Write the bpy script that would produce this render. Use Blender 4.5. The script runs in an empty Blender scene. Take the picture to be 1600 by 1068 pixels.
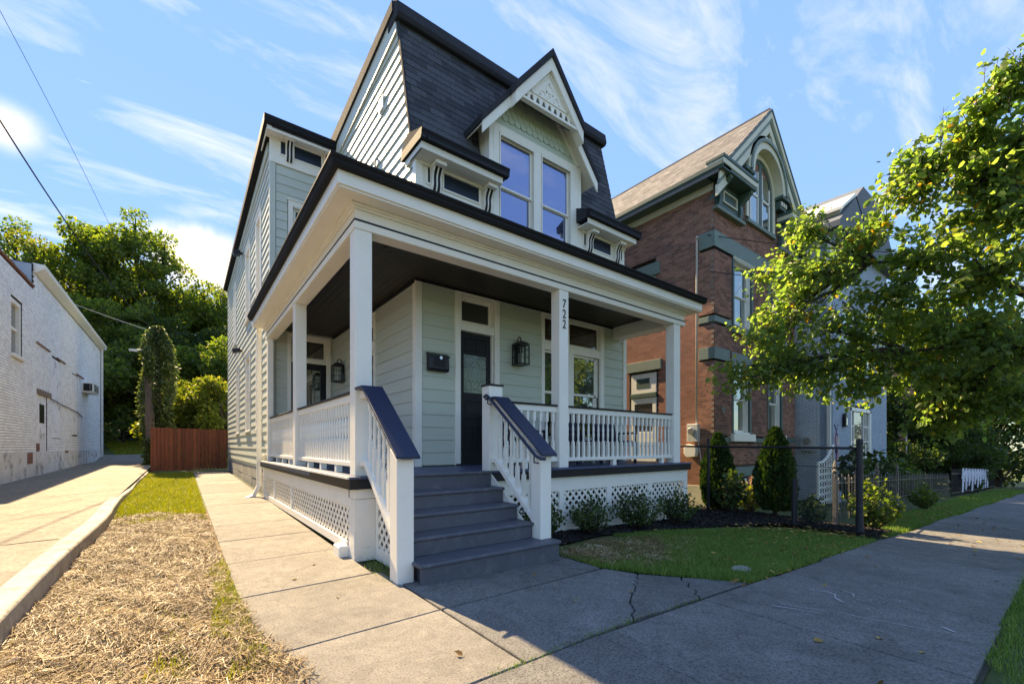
import bpy, bmesh, math, random
import numpy as np
from mathutils import Vector, Matrix

SC = bpy.context.scene
COL = SC.collection
R = random.Random(7)
NR = np.random.RandomState(11)

# ------------------------------------------------------------------ camera
cam_d = bpy.data.cameras.new("camera")
cam_d.sensor_width = 36.0
cam_d.lens = 36.0 * 678.0 / 1600.0
cam_d.shift_y = 0.1012
cam_d.clip_start = 0.05
cam_d.clip_end = 3000.0
cam = bpy.data.objects.new("camera", cam_d)
cam.location = (0, 0, 1.32)
cam.rotation_euler = (math.radians(90), 0, math.radians(-37.27))
COL.objects.link(cam)
SC.camera = cam

# ------------------------------------------------------------------ sky, sun, exposure
SUN_D = Vector((0.138, -1.21, -1.0)).normalized()
world = bpy.data.worlds.new("World")
SC.world = world
world.use_nodes = True
wt = world.node_tree
wt.nodes.clear()
W = wt.nodes.new
w_out = W("ShaderNodeOutputWorld")
w_bg = W("ShaderNodeBackground")
w_bg.inputs["Strength"].default_value = 0.14
sky = W("ShaderNodeTexSky")
sky.sky_type = 'NISHITA'
sky.sun_disc = False
sky.sun_elevation = math.asin(-SUN_D.z)
sky.sun_rotation = math.atan2(-SUN_D.x, -SUN_D.y)
sky.altitude = 200
sky.air_density = 1.0
sky.dust_density = 0.0
sky.ozone_density = 2.5
w_geo = W("ShaderNodeNewGeometry")
w_neg = W("ShaderNodeVectorMath"); w_neg.operation = 'SCALE'; w_neg.inputs["Scale"].default_value = -1.0
wt.links.new(w_geo.outputs["Incoming"], w_neg.inputs[0])
w_sep = W("ShaderNodeSeparateXYZ")
wt.links.new(w_neg.outputs[0], w_sep.inputs[0])
# project the view direction on a high layer so that cirrus thins out towards the horizon
w_zc = W("ShaderNodeMath"); w_zc.operation = 'MAXIMUM'; w_zc.inputs[1].default_value = 0.06
wt.links.new(w_sep.outputs["Z"], w_zc.inputs[0])
w_zc2 = W("ShaderNodeMath"); w_zc2.operation = 'ADD'; w_zc2.inputs[1].default_value = 0.12
wt.links.new(w_zc.outputs[0], w_zc2.inputs[0])
w_dx = W("ShaderNodeMath"); w_dx.operation = 'DIVIDE'
w_dy = W("ShaderNodeMath"); w_dy.operation = 'DIVIDE'
wt.links.new(w_sep.outputs["X"], w_dx.inputs[0]); wt.links.new(w_zc2.outputs[0], w_dx.inputs[1])
wt.links.new(w_sep.outputs["Y"], w_dy.inputs[0]); wt.links.new(w_zc2.outputs[0], w_dy.inputs[1])
w_cmb = W("ShaderNodeCombineXYZ")
wt.links.new(w_dx.outputs[0], w_cmb.inputs[0]); wt.links.new(w_dy.outputs[0], w_cmb.inputs[1])
w_map = W("ShaderNodeMapping")
w_map.inputs["Rotation"].default_value = (0, 0, math.radians(-28))
w_map.inputs["Scale"].default_value = (0.8, 2.1, 1)
w_map.inputs["Location"].default_value = (1.7, 0.4, 0)
wt.links.new(w_cmb.outputs[0], w_map.inputs[0])
w_n = W("ShaderNodeTexNoise")
w_n.inputs["Scale"].default_value = 2.2; w_n.inputs["Detail"].default_value = 9
w_n.inputs["Roughness"].default_value = 0.62; w_n.inputs["Distortion"].default_value = 0.5
wt.links.new(w_map.outputs[0], w_n.inputs["Vector"])
w_r = W("ShaderNodeValToRGB")
w_r.color_ramp.elements[0].position = 0.50; w_r.color_ramp.elements[0].color = (0, 0, 0, 1)
w_r.color_ramp.elements[1].position = 0.80; w_r.color_ramp.elements[1].color = (0.40, 0.40, 0.40, 1)
wt.links.new(w_n.outputs["Fac"], w_r.inputs[0])
# low cumulus: two soft lumps with a noisy edge, close to the tree line
w_n2 = W("ShaderNodeTexNoise")
w_n2.inputs["Scale"].default_value = 9.0; w_n2.inputs["Detail"].default_value = 8; w_n2.inputs["Roughness"].default_value = 0.6
wt.links.new(w_neg.outputs[0], w_n2.inputs["Vector"])
prev = w_r.outputs["Color"]
def cumulus(prev, d, radius):
    dist = W("ShaderNodeVectorMath"); dist.operation = 'DISTANCE'
    sc = W("ShaderNodeVectorMath"); sc.operation = 'MULTIPLY'; sc.inputs[1].default_value = (1, 1, 1.5)
    wt.links.new(w_neg.outputs[0], sc.inputs[0])
    wt.links.new(sc.outputs[0], dist.inputs[0])
    dv = Vector(d).normalized(); dist.inputs[1].default_value = (dv.x, dv.y, dv.z * 1.5)
    a = W("ShaderNodeMath"); a.operation = 'MULTIPLY_ADD'; a.inputs[1].default_value = radius * 1.6; a.inputs[2].default_value = radius * 0.25
    wt.links.new(w_n2.outputs["Fac"], a.inputs[0])
    m = W("ShaderNodeMapRange"); m.interpolation_type = 'SMOOTHSTEP'
    m.inputs["From Min"].default_value = -0.03; m.inputs["From Max"].default_value = 0.06
    s = W("ShaderNodeMath"); s.operation = 'SUBTRACT'
    wt.links.new(a.outputs[0], s.inputs[0]); wt.links.new(dist.outputs["Value"], s.inputs[1])
    wt.links.new(s.outputs[0], m.inputs["Value"])
    mx = W("ShaderNodeMath"); mx.operation = 'MAXIMUM'
    wt.links.new(prev, mx.inputs[0]); wt.links.new(m.outputs[0], mx.inputs[1])
    return mx.outputs[0]
prev = cumulus(prev, (0.03, 1.23, 0.43), 0.072)
prev = cumulus(prev, (-0.33, 1.5, 0.735), 0.028)
w_mix = W("ShaderNodeMix"); w_mix.data_type = 'RGBA'
w_tint = W("ShaderNodeMix"); w_tint.data_type = 'RGBA'; w_tint.blend_type = 'MULTIPLY'
w_tint.inputs[0].default_value = 1.0
w_tint.inputs[7].default_value = (0.50, 0.70, 1.0, 1)
w_hsv = W("ShaderNodeSeparateColor"); w_hsv.mode = 'HSV'
wt.links.new(sky.outputs[0], w_hsv.inputs[0])
w_cd = W("ShaderNodeMath"); w_cd.operation = 'MULTIPLY_ADD'; w_cd.inputs[1].default_value = 0.46; w_cd.inputs[2].default_value = 0.22
wt.links.new(w_hsv.outputs[2], w_cd.inputs[0])
w_ci = W("ShaderNodeMath"); w_ci.operation = 'DIVIDE'; w_ci.inputs[0].default_value = 1.0
wt.links.new(w_cd.outputs[0], w_ci.inputs[1])
w_cs = W("ShaderNodeVectorMath"); w_cs.operation = 'SCALE'
wt.links.new(sky.outputs[0], w_cs.inputs[0]); wt.links.new(w_ci.outputs[0], w_cs.inputs["Scale"])
wt.links.new(w_cs.outputs[0], w_tint.inputs[6])
w_mix.inputs[7].default_value = (2.2, 2.2, 2.3, 1)
wt.links.new(prev, w_mix.inputs[0])
wt.links.new(w_tint.outputs[2], w_mix.inputs[6])
wt.links.new(w_mix.outputs[2], w_bg.inputs["Color"])
wt.links.new(w_bg.outputs[0], w_out.inputs[0])

sun_d = bpy.data.lights.new("sun", 'SUN')
sun_d.energy = 2.5
sun_d.angle = math.radians(0.53)
sun_d.color = (1.0, 0.90, 0.74)
sun = bpy.data.objects.new("sun", sun_d)
sun.rotation_euler = SUN_D.to_track_quat('-Z', 'Y').to_euler()
sun.location = (0, 0, 30)
COL.objects.link(sun)

vs = SC.view_settings
vs.view_transform = 'Standard'
vs.look = 'None'
vs.exposure = 2.65
vs.gamma = 1.0
vs.use_curve_mapping = False
vs.use_white_balance = True
vs.white_balance_temperature = 9900
vs.white_balance_tint = 10

# ------------------------------------------------------------------ materials
def lin(r, g, b):
    f = lambda c: (c / 255.0) / 12.92 if c / 255.0 <= 0.04045 else ((c / 255.0 + 0.055) / 1.055) ** 2.4
    return (f(r), f(g), f(b))

def mat(name, col, rough=0.6, var=0.12, scale=3.0, bump=0.0, bscale=40.0, rnd=0.0, island=0.0, col2=None, c2lo=0.5, c2hi=0.65, c2scale=1.5,
        metallic=0.0, spec=0.4, stretch=None, translucent=0.0, tcol=None, coat=0.0, mott=None):
    m = bpy.data.materials.new(name)
    m.use_nodes = True
    t = m.node_tree; n = t.nodes; L = t.links
    p = n["Principled BSDF"]
    p.inputs["Roughness"].default_value = rough
    p.inputs["Metallic"].default_value = metallic
    p.inputs["Specular IOR Level"].default_value = spec
    if coat: p.inputs["Coat Weight"].default_value = coat
    tc = n.new("ShaderNodeTexCoord")
    vec = tc.outputs["Object"]
    if stretch:
        mp = n.new("ShaderNodeMapping"); mp.inputs["Scale"].default_value = stretch
        L.new(vec, mp.inputs[0]); vec = mp.outputs[0]
    base = n.new("ShaderNodeRGB"); base.outputs[0].default_value = (*col, 1)
    c = base.outputs[0]
    if col2 is not None:
        nz = n.new("ShaderNodeTexNoise"); nz.inputs["Scale"].default_value = c2scale; nz.inputs["Detail"].default_value = 6; nz.inputs["Roughness"].default_value = 0.65
        L.new(vec, nz.inputs["Vector"])
        mr = n.new("ShaderNodeMapRange"); mr.inputs["From Min"].default_value = c2lo; mr.inputs["From Max"].default_value = c2hi
        L.new(nz.outputs["Fac"], mr.inputs["Value"])
        mx = n.new("ShaderNodeMix"); mx.data_type = 'RGBA'; mx.inputs[7].default_value = (*col2, 1)
        L.new(mr.outputs[0], mx.inputs[0]); L.new(c, mx.inputs[6]); c = mx.outputs[2]
    if var:
        nz = n.new("ShaderNodeTexNoise"); nz.inputs["Scale"].default_value = scale; nz.inputs["Detail"].default_value = 8; nz.inputs["Roughness"].default_value = 0.7
        L.new(vec, nz.inputs["Vector"])
        mr = n.new("ShaderNodeMapRange"); mr.inputs["From Min"].default_value = 0.25; mr.inputs["From Max"].default_value = 0.75
        mr.inputs["To Min"].default_value = 1 - var; mr.inputs["To Max"].default_value = 1 + var
        L.new(nz.outputs["Fac"], mr.inputs["Value"])
        vm = n.new("ShaderNodeVectorMath"); vm.operation = 'SCALE'
        L.new(c, vm.inputs[0]); L.new(mr.outputs[0], vm.inputs["Scale"]); c = vm.outputs[0]
    if mott:
        nz = n.new("ShaderNodeTexNoise"); nz.inputs["Scale"].default_value = mott[1]; nz.inputs["Detail"].default_value = 10; nz.inputs["Roughness"].default_value = 0.75; nz.inputs["Distortion"].default_value = 1.2
        L.new(vec, nz.inputs["Vector"])
        mr = n.new("ShaderNodeMapRange"); mr.inputs["From Min"].default_value = 0.35; mr.inputs["From Max"].default_value = 0.65
        mr.inputs["To Min"].default_value = 1 - mott[0]; mr.inputs["To Max"].default_value = 1 + mott[0]
        L.new(nz.outputs["Fac"], mr.inputs["Value"])
        vm = n.new("ShaderNodeVectorMath"); vm.operation = 'SCALE'
        L.new(c, vm.inputs[0]); L.new(mr.outputs[0], vm.inputs["Scale"]); c = vm.outputs[0]
    for amt, src in ((rnd, "obj"), (island, "isl")):
        if amt:
            if src == "obj":
                oi = n.new("ShaderNodeObjectInfo"); o = oi.outputs["Random"]
            else:
                g = n.new("ShaderNodeNewGeometry"); o = g.outputs["Random Per Island"]
            mr = n.new("ShaderNodeMapRange"); mr.inputs["To Min"].default_value = 1 - amt; mr.inputs["To Max"].default_value = 1 + amt
            L.new(o, mr.inputs["Value"])
            vm = n.new("ShaderNodeVectorMath"); vm.operation = 'SCALE'
            L.new(c, vm.inputs[0]); L.new(mr.outputs[0], vm.inputs["Scale"]); c = vm.outputs[0]
    L.new(c, p.inputs["Base Color"])
    if bump:
        nz = n.new("ShaderNodeTexNoise"); nz.inputs["Scale"].default_value = bscale; nz.inputs["Detail"].default_value = 6
        L.new(vec, nz.inputs["Vector"])
        b = n.new("ShaderNodeBump"); b.inputs["Strength"].default_value = bump; b.inputs["Distance"].default_value = 0.01
        L.new(nz.outputs["Fac"], b.inputs["Height"]); L.new(b.outputs[0], p.inputs["Normal"])
    if translucent:
        tr = n.new("ShaderNodeBsdfTranslucent")
        if tcol is None:
            L.new(c, tr.inputs["Color"])
        else:
            vm = n.new("ShaderNodeVectorMath"); vm.operation = 'MULTIPLY'; vm.inputs[1].default_value = tcol
            L.new(c, vm.inputs[0]); L.new(vm.outputs[0], tr.inputs["Color"])
        ms = n.new("ShaderNodeMixShader"); ms.inputs[0].default_value = translucent
        L.new(p.outputs[0], ms.inputs[1]); L.new(tr.outputs[0], ms.inputs[2])
        L.new(ms.outputs[0], n["Material Output"].inputs["Surface"])
    return m

def leafmat(name, stops, trans=0.45, rough=0.45, tint=(1.25, 1.15, 0.55), patch=0.35, pscale=0.6):
    """leaf colours picked per leaf from a ramp, shifted in clumps by a slow noise, part translucent"""
    m = bpy.data.materials.new(name); m.use_nodes = True
    t = m.node_tree; n = t.nodes; L = t.links
    p = n["Principled BSDF"]; p.inputs["Roughness"].default_value = rough; p.inputs["Specular IOR Level"].default_value = 0.35
    g = n.new("ShaderNodeNewGeometry"); tc = n.new("ShaderNodeTexCoord")
    nz = n.new("ShaderNodeTexNoise"); nz.inputs["Scale"].default_value = pscale; nz.inputs["Detail"].default_value = 3
    L.new(tc.outputs["Object"], nz.inputs["Vector"])
    ma = n.new("ShaderNodeMath"); ma.operation = 'MULTIPLY_ADD'; ma.inputs[1].default_value = patch * 2; ma.inputs[2].default_value = -patch
    L.new(nz.outputs["Fac"], ma.inputs[0])
    ad = n.new("ShaderNodeMath"); ad.operation = 'ADD'; ad.use_clamp = True
    L.new(g.outputs["Random Per Island"], ad.inputs[0]); L.new(ma.outputs[0], ad.inputs[1])
    cr = n.new("ShaderNodeValToRGB")
    e = cr.color_ramp.elements
    e[0].position, e[0].color = stops[0][0], (*stops[0][1], 1)
    e[1].position, e[1].color = stops[-1][0], (*stops[-1][1], 1)
    for pos, c in stops[1:-1]:
        x = e.new(pos); x.color = (*c, 1)
    L.new(ad.outputs[0], cr.inputs[0])
    L.new(cr.outputs[0], p.inputs["Base Color"])
    vm = n.new("ShaderNodeVectorMath"); vm.operation = 'MULTIPLY'; vm.inputs[1].default_value = tint
    L.new(cr.outputs[0], vm.inputs[0])
    tr = n.new("ShaderNodeBsdfTranslucent"); L.new(vm.outputs[0], tr.inputs["Color"])
    ms = n.new("ShaderNodeMixShader"); ms.inputs[0].default_value = trans
    L.new(p.outputs[0], ms.inputs[1]); L.new(tr.outputs[0], ms.inputs[2])
    L.new(ms.outputs[0], n["Material Output"].inputs["Surface"])
    return m

def glassmat(name, dark, refl=0.3, tint=(1, 1, 1), rough=0.02, wav=0.0):
    m = bpy.data.materials.new(name); m.use_nodes = True
    t = m.node_tree; n = t.nodes; L = t.links
    p = n["Principled BSDF"]; p.inputs["Base Color"].default_value = (*dark, 1); p.inputs["Roughness"].default_value = 0.25
    gl = n.new("ShaderNodeBsdfGlossy"); gl.inputs["Color"].default_value = (*tint, 1); gl.inputs["Roughness"].default_value = rough
    lw = n.new("ShaderNodeLayerWeight"); lw.inputs["Blend"].default_value = 0.35
    mr = n.new("ShaderNodeMapRange"); mr.inputs["To Min"].default_value = refl; mr.inputs["To Max"].default_value = min(1.0, refl + 0.6)
    L.new(lw.outputs["Fresnel"], mr.inputs["Value"])
    ms = n.new("ShaderNodeMixShader")
    L.new(mr.outputs[0], ms.inputs[0]); L.new(p.outputs[0], ms.inputs[1]); L.new(gl.outputs[0], ms.inputs[2])
    L.new(ms.outputs[0], n["Material Output"].inputs["Surface"])
    if wav:
        tc = n.new("ShaderNodeTexCoord"); nz = n.new("ShaderNodeTexNoise"); nz.inputs["Scale"].default_value = 2.2
        L.new(tc.outputs["Object"], nz.inputs["Vector"])
        b = n.new("ShaderNodeBump"); b.inputs["Strength"].default_value = wav; b.inputs["Distance"].default_value = 0.02
        L.new(nz.outputs["Fac"], b.inputs["Height"])
        L.new(b.outputs[0], gl.inputs["Normal"])
    return m

M = {}
M['white'] = mat('white_paint', (0.84, 0.805, 0.715), 0.45, 0.05, 2.5, 0.08, 60, rnd=0.03)
M['white_worn'] = mat('worn_white_paint', (0.82, 0.785, 0.70), 0.55, 0.07, 5, 0.15, 50, col2=(0.45, 0.43, 0.38), c2lo=0.62, c2hi=0.80, c2scale=7)
M['sage'] = mat('sage_paint', (0.51, 0.555, 0.455), 0.5, 0.05, 2.0, 0.12, 30, rnd=0.035, stretch=(1, 1, 8))
M['sage_side'] = mat('sage_side_paint', (0.53, 0.57, 0.50), 0.5, 0.05, 2.0, 0.12, 30, rnd=0.035, stretch=(1, 1, 8))
M['sage_scallop'] = mat('sage_scallop_paint', (0.50, 0.58, 0.49), 0.5, 0.05, 6, 0.1, 60, rnd=0.06)
M['black'] = mat('black_trim', (0.014, 0.015, 0.018), 0.5, 0.2, 4, 0.05, 30, spec=0.25)
M['gutter'] = mat('black_gutter', (0.018, 0.019, 0.022), 0.7, 0.15, 3, 0.0, 30, spec=0.12)
M['navy'] = mat('navy_paint', (0.012, 0.023, 0.054), 0.45, 0.12, 5, 0.05, 60)
M['stair'] = mat('slate_blue_paint', (0.084, 0.092, 0.110), 0.5, 0.10, 5, 0.1, 50, col2=(0.155, 0.155, 0.165), c2lo=0.54, c2hi=0.78, c2scale=6, rnd=0.07, mott=(0.08, 14.0))
M['deck'] = mat('deck_paint', (0.045, 0.070, 0.135), 0.45, 0.1, 5, 0.05, 50, rnd=0.06)
M['porch_ceiling'] = mat('dark_beadboard', (0.020, 0.014, 0.011), 0.42, 0.25, 2.5, 0.05, 30, rnd=0.15)
M['shingle'] = mat('dark_shingle', (0.072, 0.078, 0.090), 0.9, 0.25, 14, 0.5, 220, rnd=0.30, spec=0.12)
M['roof_dark'] = mat('dark_roofing', (0.040, 0.043, 0.052), 0.9, 0.2, 6, 0.2, 120, spec=0.08)
M['panel_dark'] = mat('dark_panel', (0.010, 0.020, 0.034), 0.3, 0.1, 4, spec=0.3)
M['glass_dormer'] = glassmat('dormer_glass', (0.030, 0.036, 0.070), 0.32, (0.60, 0.70, 1.0), wav=0.10)
M['glass'] = glassmat('window_glass', (0.012, 0.014, 0.014), 0.30, (0.95, 1.0, 0.9), wav=0.12)
M['glass_dim'] = glassmat('shaded_glass', (0.050, 0.048, 0.042), 0.10)
M['glass_stained'] = glassmat('stained_glass', (0.045, 0.038, 0.022), 0.10)
M['glass_red'] = glassmat('red_border_glass', (0.045, 0.014, 0.010), 0.06)
M['glass_lead'] = glassmat('leaded_glass', (0.022, 0.024, 0.012), 0.05, (0.8, 0.9, 0.6), rough=0.12, wav=0.6)
M['came'] = mat('lead_came', (0.20, 0.20, 0.19), 0.3, 0.1, metallic=0.7)
M['metal_black'] = mat('black_metal', (0.012, 0.012, 0.014), 0.4, 0.15, 8)
M['fence_black'] = mat('black_fence_paint', (0.016, 0.017, 0.022), 0.5, 0.3, 9, 0.1, 60)
M['lamp_glass'] = glassmat('lantern_glass', (0.14, 0.14, 0.14), 0.3)
M['bulb'] = mat('bulb_white', (0.85, 0.83, 0.78), 0.2, 0)
M['silver'] = mat('silver_metal', (0.55, 0.55, 0.55), 0.3, 0.05, metallic=0.9)
M['concrete'] = mat('concrete', (0.222, 0.203, 0.176), 0.9, 0.26, 0.7, 0.9, 170, rnd=0.13, col2=(0.130, 0.122, 0.108), c2lo=0.50, c2hi=0.60, c2scale=70, mott=(0.22, 4.0))
M['sidewalk'] = mat('grey_shade_toned_concrete', (0.180, 0.172, 0.160), 0.9, 0.28, 0.7, 0.9, 170, rnd=0.12, col2=(0.095, 0.092, 0.086), c2lo=0.48, c2hi=0.58, c2scale=60, mott=(0.24, 3.0))  # greyer mix than the walkway, darkened further to deepen the shade on it
M['drive'] = mat('driveway_concrete', (0.245, 0.208, 0.162), 0.9, 0.22, 0.9, 0.9, 110, col2=(0.14, 0.125, 0.10), c2lo=0.50, c2hi=0.66, c2scale=40, mott=(0.28, 5.0))
M['kerb'] = mat('kerb_concrete', (0.36, 0.325, 0.265), 0.85, 0.14, 3, 0.7, 45, rnd=0.08, col2=(0.23, 0.175, 0.115), c2lo=0.52, c2hi=0.70, c2scale=2.5, mott=(0.22, 9.0))
M['foundation'] = mat('grey_foundation', (0.27, 0.275, 0.26), 0.85, 0.2, 3, 0.6, 25, col2=(0.40, 0.38, 0.33), c2lo=0.5, c2hi=0.62)
M['soil'] = mat('soil', (0.055, 0.042, 0.030), 0.95, 0.35, 6, 0.8, 40)
M['straw_base'] = mat('straw_bed', (0.20, 0.135, 0.065), 0.95, 0.4, 14, 0.9, 90, col2=(0.09, 0.06, 0.03), c2lo=0.5, c2hi=0.66, c2scale=6)
M['straw'] = leafmat('straw', [(0, (0.055, 0.030, 0.013)), (0.3, (0.165, 0.095, 0.038)), (0.65, (0.32, 0.205, 0.085)), (0.9, (0.46, 0.33, 0.17)), (1, (0.70, 0.60, 0.42))], 0.10, 0.6, (1.0, 0.9, 0.7), 0.42, 1.3)
M['mulch'] = mat('black_mulch', (0.012, 0.010, 0.009), 0.95, 0.5, 30, 0.9, 70)
M['mulch_chip'] = mat('mulch_chip', (0.018, 0.014, 0.012), 0.9, 0.0, island=0.6)
M['grass_ground'] = mat('grass_ground', (0.060, 0.085, 0.020), 0.95, 0.35, 3, 0.6, 40, col2=(0.10, 0.085, 0.035), c2lo=0.55, c2hi=0.75, c2scale=0.7)
M['asphalt'] = mat('asphalt', (0.05, 0.05, 0.05), 0.9, 0.2, 3, 0.5, 120)
M['grass'] = leafmat('grass_blades', [(0, (0.080, 0.165, 0.030)), (0.5, (0.150, 0.265, 0.048)), (1, (0.25, 0.33, 0.08))], 0.35, 0.6, (1.2, 1.2, 0.6), 0.25, 1.5)
M['grass_lit'] = leafmat('sun_toned_grass_blades', [(0, (0.15, 0.21, 0.016)), (0.5, (0.26, 0.30, 0.022)), (1, (0.38, 0.36, 0.06))], 0.35, 0.6, (1.2, 1.1, 0.5), 0.25, 1.5)  # sunlight worked into the colour: brighter, yellower copy of the lawn blades
M['leaf_maple'] = leafmat('maple_leaves', [(0, (0.085, 0.145, 0.055)), (0.5, (0.140, 0.205, 0.075)), (0.93, (0.195, 0.245, 0.090)), (0.985, (0.34, 0.30, 0.06)), (1, (0.34, 0.17, 0.04))], 0.72, 0.34, (1.8, 1.95, 0.85), 0.14, 0.8)
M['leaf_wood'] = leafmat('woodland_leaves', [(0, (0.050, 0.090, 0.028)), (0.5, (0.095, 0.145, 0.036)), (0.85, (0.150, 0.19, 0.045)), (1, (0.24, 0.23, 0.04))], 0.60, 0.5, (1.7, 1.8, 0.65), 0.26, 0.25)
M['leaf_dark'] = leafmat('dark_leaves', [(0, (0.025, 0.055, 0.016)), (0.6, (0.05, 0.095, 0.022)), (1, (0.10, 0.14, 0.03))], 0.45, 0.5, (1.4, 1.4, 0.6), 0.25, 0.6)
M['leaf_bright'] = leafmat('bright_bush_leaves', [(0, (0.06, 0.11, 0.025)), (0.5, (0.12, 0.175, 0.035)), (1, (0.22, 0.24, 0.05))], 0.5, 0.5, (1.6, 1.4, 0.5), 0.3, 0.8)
M['leaf_shrub'] = leafmat('shrub_leaves', [(0, (0.020, 0.050, 0.014)), (0.6, (0.055, 0.105, 0.025)), (1, (0.14, 0.19, 0.05))], 0.3, 0.45, (1.4, 1.3, 0.6), 0.2, 3)
M['leaf_arb'] = leafmat('arborvitae_sprays', [(0, (0.012, 0.036, 0.010)), (0.6, (0.030, 0.070, 0.014)), (1, (0.07, 0.12, 0.02))], 0.2, 0.6, (1.3, 1.3, 0.5), 0.25, 2)
M['leaf_vine'] = leafmat('vine_leaves', [(0, (0.045, 0.075, 0.028)), (0.6, (0.09, 0.14, 0.05)), (1, (0.20, 0.24, 0.10))], 0.35, 0.5, (1.5, 1.4, 0.7), 0.3, 0.9)
M['leaf_fallen'] = leafmat('fallen_leaf', [(0, (0.16, 0.075, 0.025)), (0.5, (0.36, 0.22, 0.06)), (1, (0.50, 0.36, 0.10))], 0.1, 0.7, (1, 1, 0.6), 0.1, 2)
M['petal'] = leafmat('hydrangea_petals', [(0, (0.40, 0.16, 0.12)), (0.5, (0.52, 0.34, 0.18)), (1, (0.60, 0.48, 0.30))], 0.3, 0.7, (1, 1, 1), 0.1, 2)
M['bark'] = mat('bark', (0.055, 0.042, 0.032), 0.9, 0.35, 6, 0.9, 30, stretch=(1, 1, 0.3))
M['twig'] = mat('twig', (0.045, 0.034, 0.026), 0.85, 0.2, 6)
M['brick'] = mat('red_brick', (0.30, 0.130, 0.085), 0.85, 0.25, 9, 0.4, 60, island=0.34, col2=(0.185, 0.090, 0.066), c2lo=0.48, c2hi=0.66, c2scale=0.55)
M['brick_orange'] = mat('orange_brick', (0.30, 0.122, 0.080), 0.9, 0.2, 9, 0.08, 40, island=0.16)
M['mortar'] = mat('mortar', (0.29, 0.225, 0.18), 0.95, 0.25, 4, 0.4, 60)
M['teal'] = mat('teal_stone_paint', (0.160, 0.215, 0.180), 0.6, 0.12, 5, 0.2, 30)
M['teal_dark'] = mat('dark_green_trim', (0.050, 0.095, 0.080), 0.5, 0.15, 5, 0.1, 30)
M['cream'] = mat('cream_trim', (0.62, 0.59, 0.45), 0.5, 0.08, 5, 0.1, 30)
M['slate'] = mat('weathered_slate', (0.150, 0.138, 0.132), 0.85, 0.25, 2.5, 0.4, 60, rnd=0.1, island=0.22)
M['blue_brick'] = mat('blue_painted_brick', (0.29, 0.37, 0.44), 0.7, 0.1, 3, 0.4, 40, island=0.06)
M['pale_brick'] = mat('pale_painted_brick', (0.64, 0.68, 0.68), 0.75, 0.1, 3, 0.5, 40, island=0.06)
M['white_brick'] = mat('white_painted_brick', (0.86, 0.85, 0.84), 0.85, 0.07, 4, 0.5, 45, island=0.09, col2=(0.50, 0.45, 0.42), c2lo=0.60, c2hi=0.78, c2scale=1.3)
M['white_mortar'] = mat('grey_mortar', (0.13, 0.125, 0.12), 0.95, 0.3, 3, 0.4, 50)
M['plaster'] = mat('peeling_plaster', (0.76, 0.75, 0.75), 0.9, 0.12, 3, 0.6, 30, col2=(0.24, 0.20, 0.17), c2lo=0.56, c2hi=0.70, c2scale=2.6)
M['grime'] = mat('grimy_plaster', (0.66, 0.64, 0.61), 0.9, 0.2, 3, 0.7, 25, col2=(0.20, 0.18, 0.155), c2lo=0.52, c2hi=0.70, c2scale=2.2)
M['raw_brick'] = mat('bare_brick_patch', (0.22, 0.10, 0.07), 0.9, 0.3, 9, 0.8, 30)
M['fence_red'] = mat('red_stained_wood', (0.235, 0.060, 0.024), 0.65, 0.25, 5, 0.3, 40, rnd=0.30, stretch=(6, 6, 0.5))
M['wood_grey'] = mat('weathered_wood', (0.22, 0.16, 0.12), 0.9, 0.3, 6, 0.6, 40)
M['iron'] = mat('weathered_iron', (0.17, 0.15, 0.125), 0.6, 0.3, 20, 0.3, 80)
M['slate_blue'] = mat('blue_grey_roofing', (0.13, 0.15, 0.17), 0.8, 0.2, 5, 0.2, 60)
M['meter'] = mat('grey_meter_paint', (0.52, 0.52, 0.49), 0.5, 0.1, 5)
M['cable'] = mat('black_cable', (0.01, 0.01, 0.011), 0.6, 0)
M['cable_pale'] = mat('pale_cable', (0.62, 0.61, 0.58), 0.6, 0)
M['cloth'] = mat('white_cloth', (0.74, 0.74, 0.80), 0.9, 0.1, 4, translucent=0.3)
M['purple'] = mat('purple_glass', (0.16, 0.05, 0.24), 0.3, 0.2, 9)
M['chalk'] = mat('chalk', (0.36, 0.36, 0.36), 0.95, 0.3, 60)
M['chair'] = mat('navy_chair_fabric', (0.014, 0.016, 0.035), 0.7, 0.2, 9)
M['cloud_grey'] = mat('interior_curtain', (0.50, 0.50, 0.56), 0.9, 0.15, 3, stretch=(9, 9, 0.4))
M['stone'] = mat('pale_stone', (0.46, 0.43, 0.36), 0.9, 0.2, 4, 0.5, 30)
M['dirt_crack'] = mat('crack_soil', (0.05, 0.045, 0.03), 0.95, 0.4, 30, 0.6, 50)

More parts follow.
